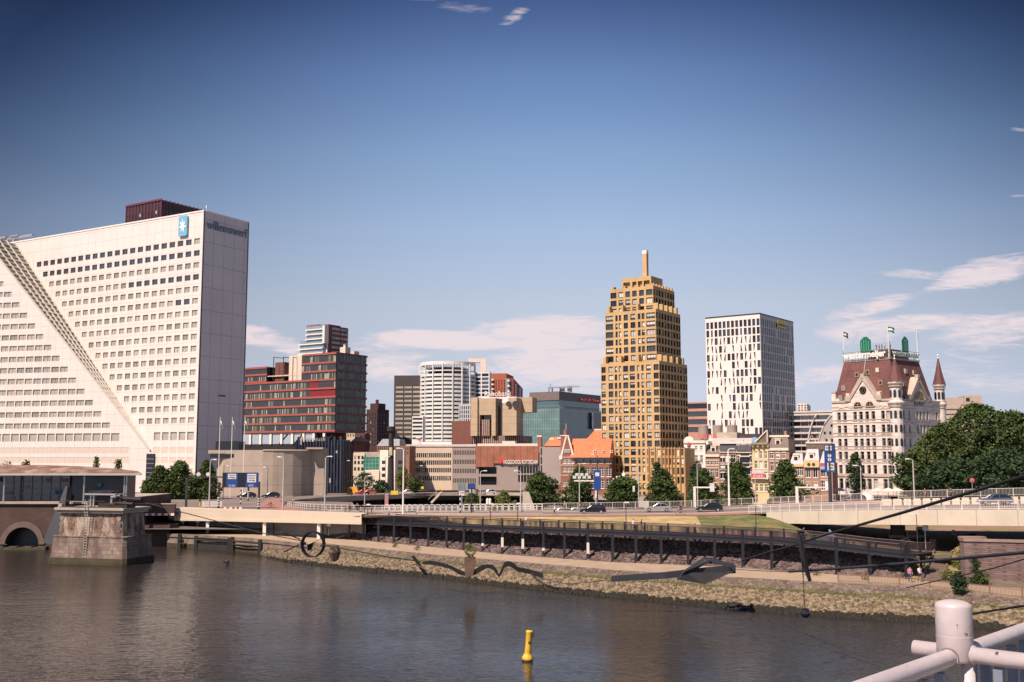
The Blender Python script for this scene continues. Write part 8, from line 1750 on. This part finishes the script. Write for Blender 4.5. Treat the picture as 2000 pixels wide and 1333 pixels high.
shrub('clump of green grass growing on the hanging rusty box',P(918,1089,128),1.25,1.5,LF4,700,.11,77,name='grass_clump',sh='col')
g=MB(); g.tube(pp((1090,1150,120),(1200,1150,116),(1325,1118,112)),.03,4)
D=112; g=MB(); a=pp((1195,1131,113),(1300,1124,112),(1345,1119,112),(1385,1116,112),(1437,1112,112)); flat(a,[.3,.32,.34,.4,.4],.5,g)
g.hexa(pp((1322,1133,111),(1338,1116,111),(1385,1093,112),(1389,1096,112)),pp((1322,1131,111.8),(1338,1112,111.8),(1385,1091,112.8),(1389,1094,112.8)))
A=P(1337,1118,111.4); B=P(1378,1093,113.5); C=P(1436,1106,113.5); E_=P(1434,1116,111); Fp=P(1377,1141,110.5); Gp=P(1324,1132,110.5)
g.mesh([A,B,C,E_,Fp,Gp,A+Vector((0,.6,.15)),B+Vector((0,.6,.25)),C+Vector((0,.6,.2)),E_+Vector((0,.6,0)),Fp+Vector((0,.9,0)),Gp+Vector((0,.9,0))],[(0,1,7,6),(1,2,8,7),(2,3,9,8),(3,4,10,9),(4,5,11,10),(5,0,6,11)],0)
q1,q2,q3=P(1378,1099,112.2),P(1420,1107,112),P(1362,1108,112); g.face([Gp,Fp,E_,P(1400,1118,111.5),A],1); g.face([A,P(1380,1093,113),C,E_,P(1423,1106,112),q1,P(1352,1112,111.8)],0)
sub('folded_roof_form','big dark folded steel roof form with a long beam reaching left over the bank',g,[AS2,AS])
g=MB(); g.tube(pp((1065,1132,123),(1110,1141,120),(1196,1132,113)),.03,4); g.tube(pp((1437,1112,112),(1490,1115,106),(1545,1117,97)),.03,4); sub('steel_cable','thin wires linking the ribbon, folded form and right beam',g,AS,'cable')
g=MB(); g.tube(pp((1450,1095,104),(1500,1079,96),(1565,1062,86)),.10,6); g.tube(pp((1490,1083,98),(1620,1042,80),(1760,1002,64),(2000,930,45),(2400,800,28)),[.055,.085,.095,.082,.07],8); sub('steel_cable','thick dark cable rising to the upper right in front of the bridge',g,AS,'cable')
g=MB(); g.tube(pp((1541,1116.5,90),(1640,1110,80),(1760,1101,70),(2000,1079,52),(2400,1040,38)),[.10,.10,.10,.09,.08],8); sub('steel_beam','long dark beam crossing in front of the stairs at right',g,AS2)
g=MB(); g.tube(pp((1560,1040,84),(1563,1060,84),(1570,1095,84),(1582,1135,84)),[.10,.2,.24,.14],6); g.tube(pp((1563,1060,84),(1569,1130,84)),.04,4); g.tube(pp((1569,1130,84),(1572,1190,84)),.03,4); g.tube(pp((1570,1123,84),(1584,1119,84)),.03,4); g.tube(pp((1558,1038,84),(1571,1039,84)),.12,5); sub('slender_fork','slender dark steel fork hanging from the thick cable',g,AS)
g=MB(); r=9.5*84/F; g.lathe([(0,-r)]+[(r*math.cos(R(a)),r*math.sin(R(a))) for a in range(-75,90,15)]+[(0,r)],16); sub('hanging_ball','dark polished ball hanging below the slender fork above the water',g,M('polished dark steel',(.05,.05,.06),.15,.7)).location=P(1573,1197,84)
g=MB(); g.tube(pp((1770,1148,95),(1850,1130,86),(1940,1110,75),(2000,1092,68),(2300,1020,40)),.045,5); sub('steel_cable','thin slack cable crossing the retaining wall at right',g,AS,'cable')
g=MB(); g.tube(pp((1868,1204,50.5),(1880,1202,50),(2000,1183,44),(2300,1140,34)),[.05,.05,.05,.05],6); sub('steel_cable','dark cable behind the white corner post at lower right',g,AS,'cable')
# ============================================================ BUOY, BIRD, FOREGROUND RAILING
YB=M('yellow buoy paint',(.68,.40,.03),.5,var=.2,scale=1.6,kind='chips',p=(9,.93),col2=(.30,.17,.04)); c=G(1030,1291,0); t=thing('buoy','yellow navigation buoy with a flared black-banded base leaning slightly in the river','buoy',c); t.rotation_euler=(R(2),R(4),R(10))
k=57*c.y/F/57; g=MB(); g.lathe([(.30,.62),(.36,.45),(.46,.30),(.46,.16),(.40,.05)],20,m=0); g.lathe([(.27,.62),(.25,1.2),(.27,2.30),(.30,2.36),(.24,2.42),(0,2.44)],20,m=0); g.lathe([(.41,.2-.02),(.45,.12),(.44,-.2),(.35,-.5),(0,-.5)],20,m=1)
g.build('body',[YB,BLK],t,smooth=True); g=MB(); g.tube([(.27,-.12,1.95),(.36,-.14,1.95),(.36,-.14,2.3),(.25,-.1,2.38)],.025,5); g.tube([(.2,-.2,2.05),(.3,-.17,2.05)],.03,5); g.tube([(.2,-.2,2.2),(.3,-.17,2.2)],.03,5); g.build('top_handle',DRK,t); text(t,'lettering','WP',.30,.22,(.03,-.27,1.5),FR,BLK,.012)
t=thing('cormorant','dark cormorant standing on a slanted snag in the water below the quay','bird',G(443,1103,0)); g=MB(); g.tube([(-.12,0,.62),(-.02,0,.72),(.12,0,.55),(.3,0,.28),(.45,0,.12)],[.07,.15,.19,.13,.03],10); g.tube([(-.05,0,.75),(-.16,0,.95),(-.14,0,1.1),(-.2,0,1.14),(-.36,0,1.12)],[.09,.05,.05,.055,.015],8); g.tube([(0,.05,.45),(0,.05,.28)],.02,4); g.tube([(.0,-.05,.45),(0,-.05,.28)],.02,4); g.build('body',M('cormorant plumage',(.02,.022,.025),.5),t,smooth=True); g=MB(); g.tube([(-.5,0,.5),(.7,0,-.35)],.1,6); tag(g.build('snag',TIM,loc=t.location),'slanted dark snag under the cormorant','driftwood')
# white tube railing of the bridge the camera stands on
WRF=M('thick white railing paint',(.47,.42,.42),.42,var=.07,scale=7,bump=.05,bscale=14,kind='chips',p=(38,.885),col2=(.12,.09,.09)); t=thing('foreground_railing','thick white painted tube railing with a domed corner post at the lower right','railing',(0,0,0)); D=3.0
top=P(1861,1171,D); xr=33.2*D/F; cpx=top.x; g=MB(); z=top.z; g.lathe([(0,zpy(1291,D)),(xr*.9,zpy(1291,D)),(xr,zpy(1286,D)),(xr,z-.019),(xr*.985,z-.015),(xr*.93,z-.0105),(xr*.80,z-.0065),(xr*.5,z-.002),(0,z)],40,c=(top.x,D)); 
A_=Vector((.68,.73,0)).normalized(); B_=Vector((.73,-.68,0)).normalized(); zr_=zpy(1283,D-.02); base=Vector((top.x,D,zr_))
g.lathe([(xr*1.003,z-.1),(xr*1.012,z-.098),(xr*1.003,z-.096)],40,c=(top.x,D)); g.build('corner_post',WRF,t,smooth=True)
ra=.0235; g=MB(); pa=base+B_*.0-A_*.0; g.tube([pa-A_*6,pa,pa+A_*14],ra,24); g.build('long_rail',WRF,t,smooth=True)
g=MB(); pb2=Vector((base.x,base.y,zpy(1275,D))); g.tube([pb2-B_*.115,pb2+B_*4],ra*.93,24); g.build('cross_rail',WRF,t,smooth=True)
me=MB(); me.box(-.012,.012,-.012,.012,-.95,-.03,0); me=me.data('baluster',M('shade blue balusters',(.16,.19,.25),.5))  # blue grey puts the shade under the rails into the bars
for k in range(-22,60):
    if abs(k)>0: inst(me,'baluster',t,pa+A_*(k*.115),math.atan2(A_.y,A_.x))
for k in range(1,18): inst(me,'baluster',t,pb2+B_*(k*.115),math.atan2(B_.y,B_.x))
g=MB(); g.tube([off(pa,-.97)-A_*6,off(pa,-.97)+A_*14],.02,10); g.tube([off(pb2,-.97),off(pb2,-.97)+B_*4],.02,10); g.build('bottom_rail',WRF,t)
g=MB(); q=pb2+B_*.10-Vector((0,.02,0)); q=P(1891,1300,2.985); g.tube([off(q,-1.1),off(q,.02)],.0178,14); g.build('thin_post',WRF,t,smooth=True)
for dv in (-1,1):
    g=MB(); c_=pa+A_*(xr*1.02*dv); g.tube([c_-A_*.003,c_+A_*.003],ra*1.13,20); g.build('weld_bead',WRF,t,smooth=True)
g=MB(); c_=pb2+B_*xr*1.03; g.tube([c_-B_*.003,c_+B_*.003],ra*1.1,20); g.build('weld_bead',WRF,t,smooth=True)
w=MB(); z=H-1.66; p1=pa-A_*8; p2=pa-A_*0; p3=pb2+B_*8; w.hexa([Vector((p.x,p.y,z-.4)) for p in (p1,p2,p3,p3-A_*8)],[Vector((p.x,p.y,z)) for p in (p1,p2,p3,p3-A_*8)]); struct('bridge_footway',w,CONC)
# ============================================================ SUB-PARTS: pieces of a part go one level down
def center_of(o):
    b_=[Vector(c) for c in o.bound_box]; return o.location+sum(b_,Vector())/8
RULES={'skylight':('roof',),'dormer':('roof',),'ridge_board':('roof',),'chimney':('roof',),'clock_face':('clock_gable',),'arched_window':('clock_gable',),'great_arch_window':('side_gable',),'turret_window':('turret',),'turret_roof':('turret',),
 'lettering':('sign_panel','white_sign','yellow_sign','blue_sign','backing_panel','wood_cladding','sign_frame','penthouse','roof_storey','banner'),'round_logo':('wood_cladding',),'green_logo':('sign_frame',),'sign_patch':('sign_panel',),'sign_disc':('sign_panel',),'floodlight':('arm',),'signal_head':('arm',),
 'vent_grille':('wall',),'star_logo':('wall',),'gable_window':('gable_coping',),'cornice_crown':('cornice',),'eaves':('roof',),'joint_post':('barrier_block',),'window_poster':('glazing',),'round_emblem':('glazing',)}
for t_ in [o for o in COL.objects if o.parent is None and o.children]:
    ch=list(t_.children)
    for c in ch:
        kind_=c.name.split('.')[0]
        if kind_ not in RULES or c.children: continue
        cand=[p for p in ch if p is not c and p.name.split('.')[0] in RULES[kind_] and p.parent==t_ and p.location.length<1e-6 and abs(p.rotation_euler.z)+abs(p.rotation_euler.x)<1e-6]
        if cand: c.parent=min(cand,key=lambda p:(center_of(p)-center_of(c)).length)
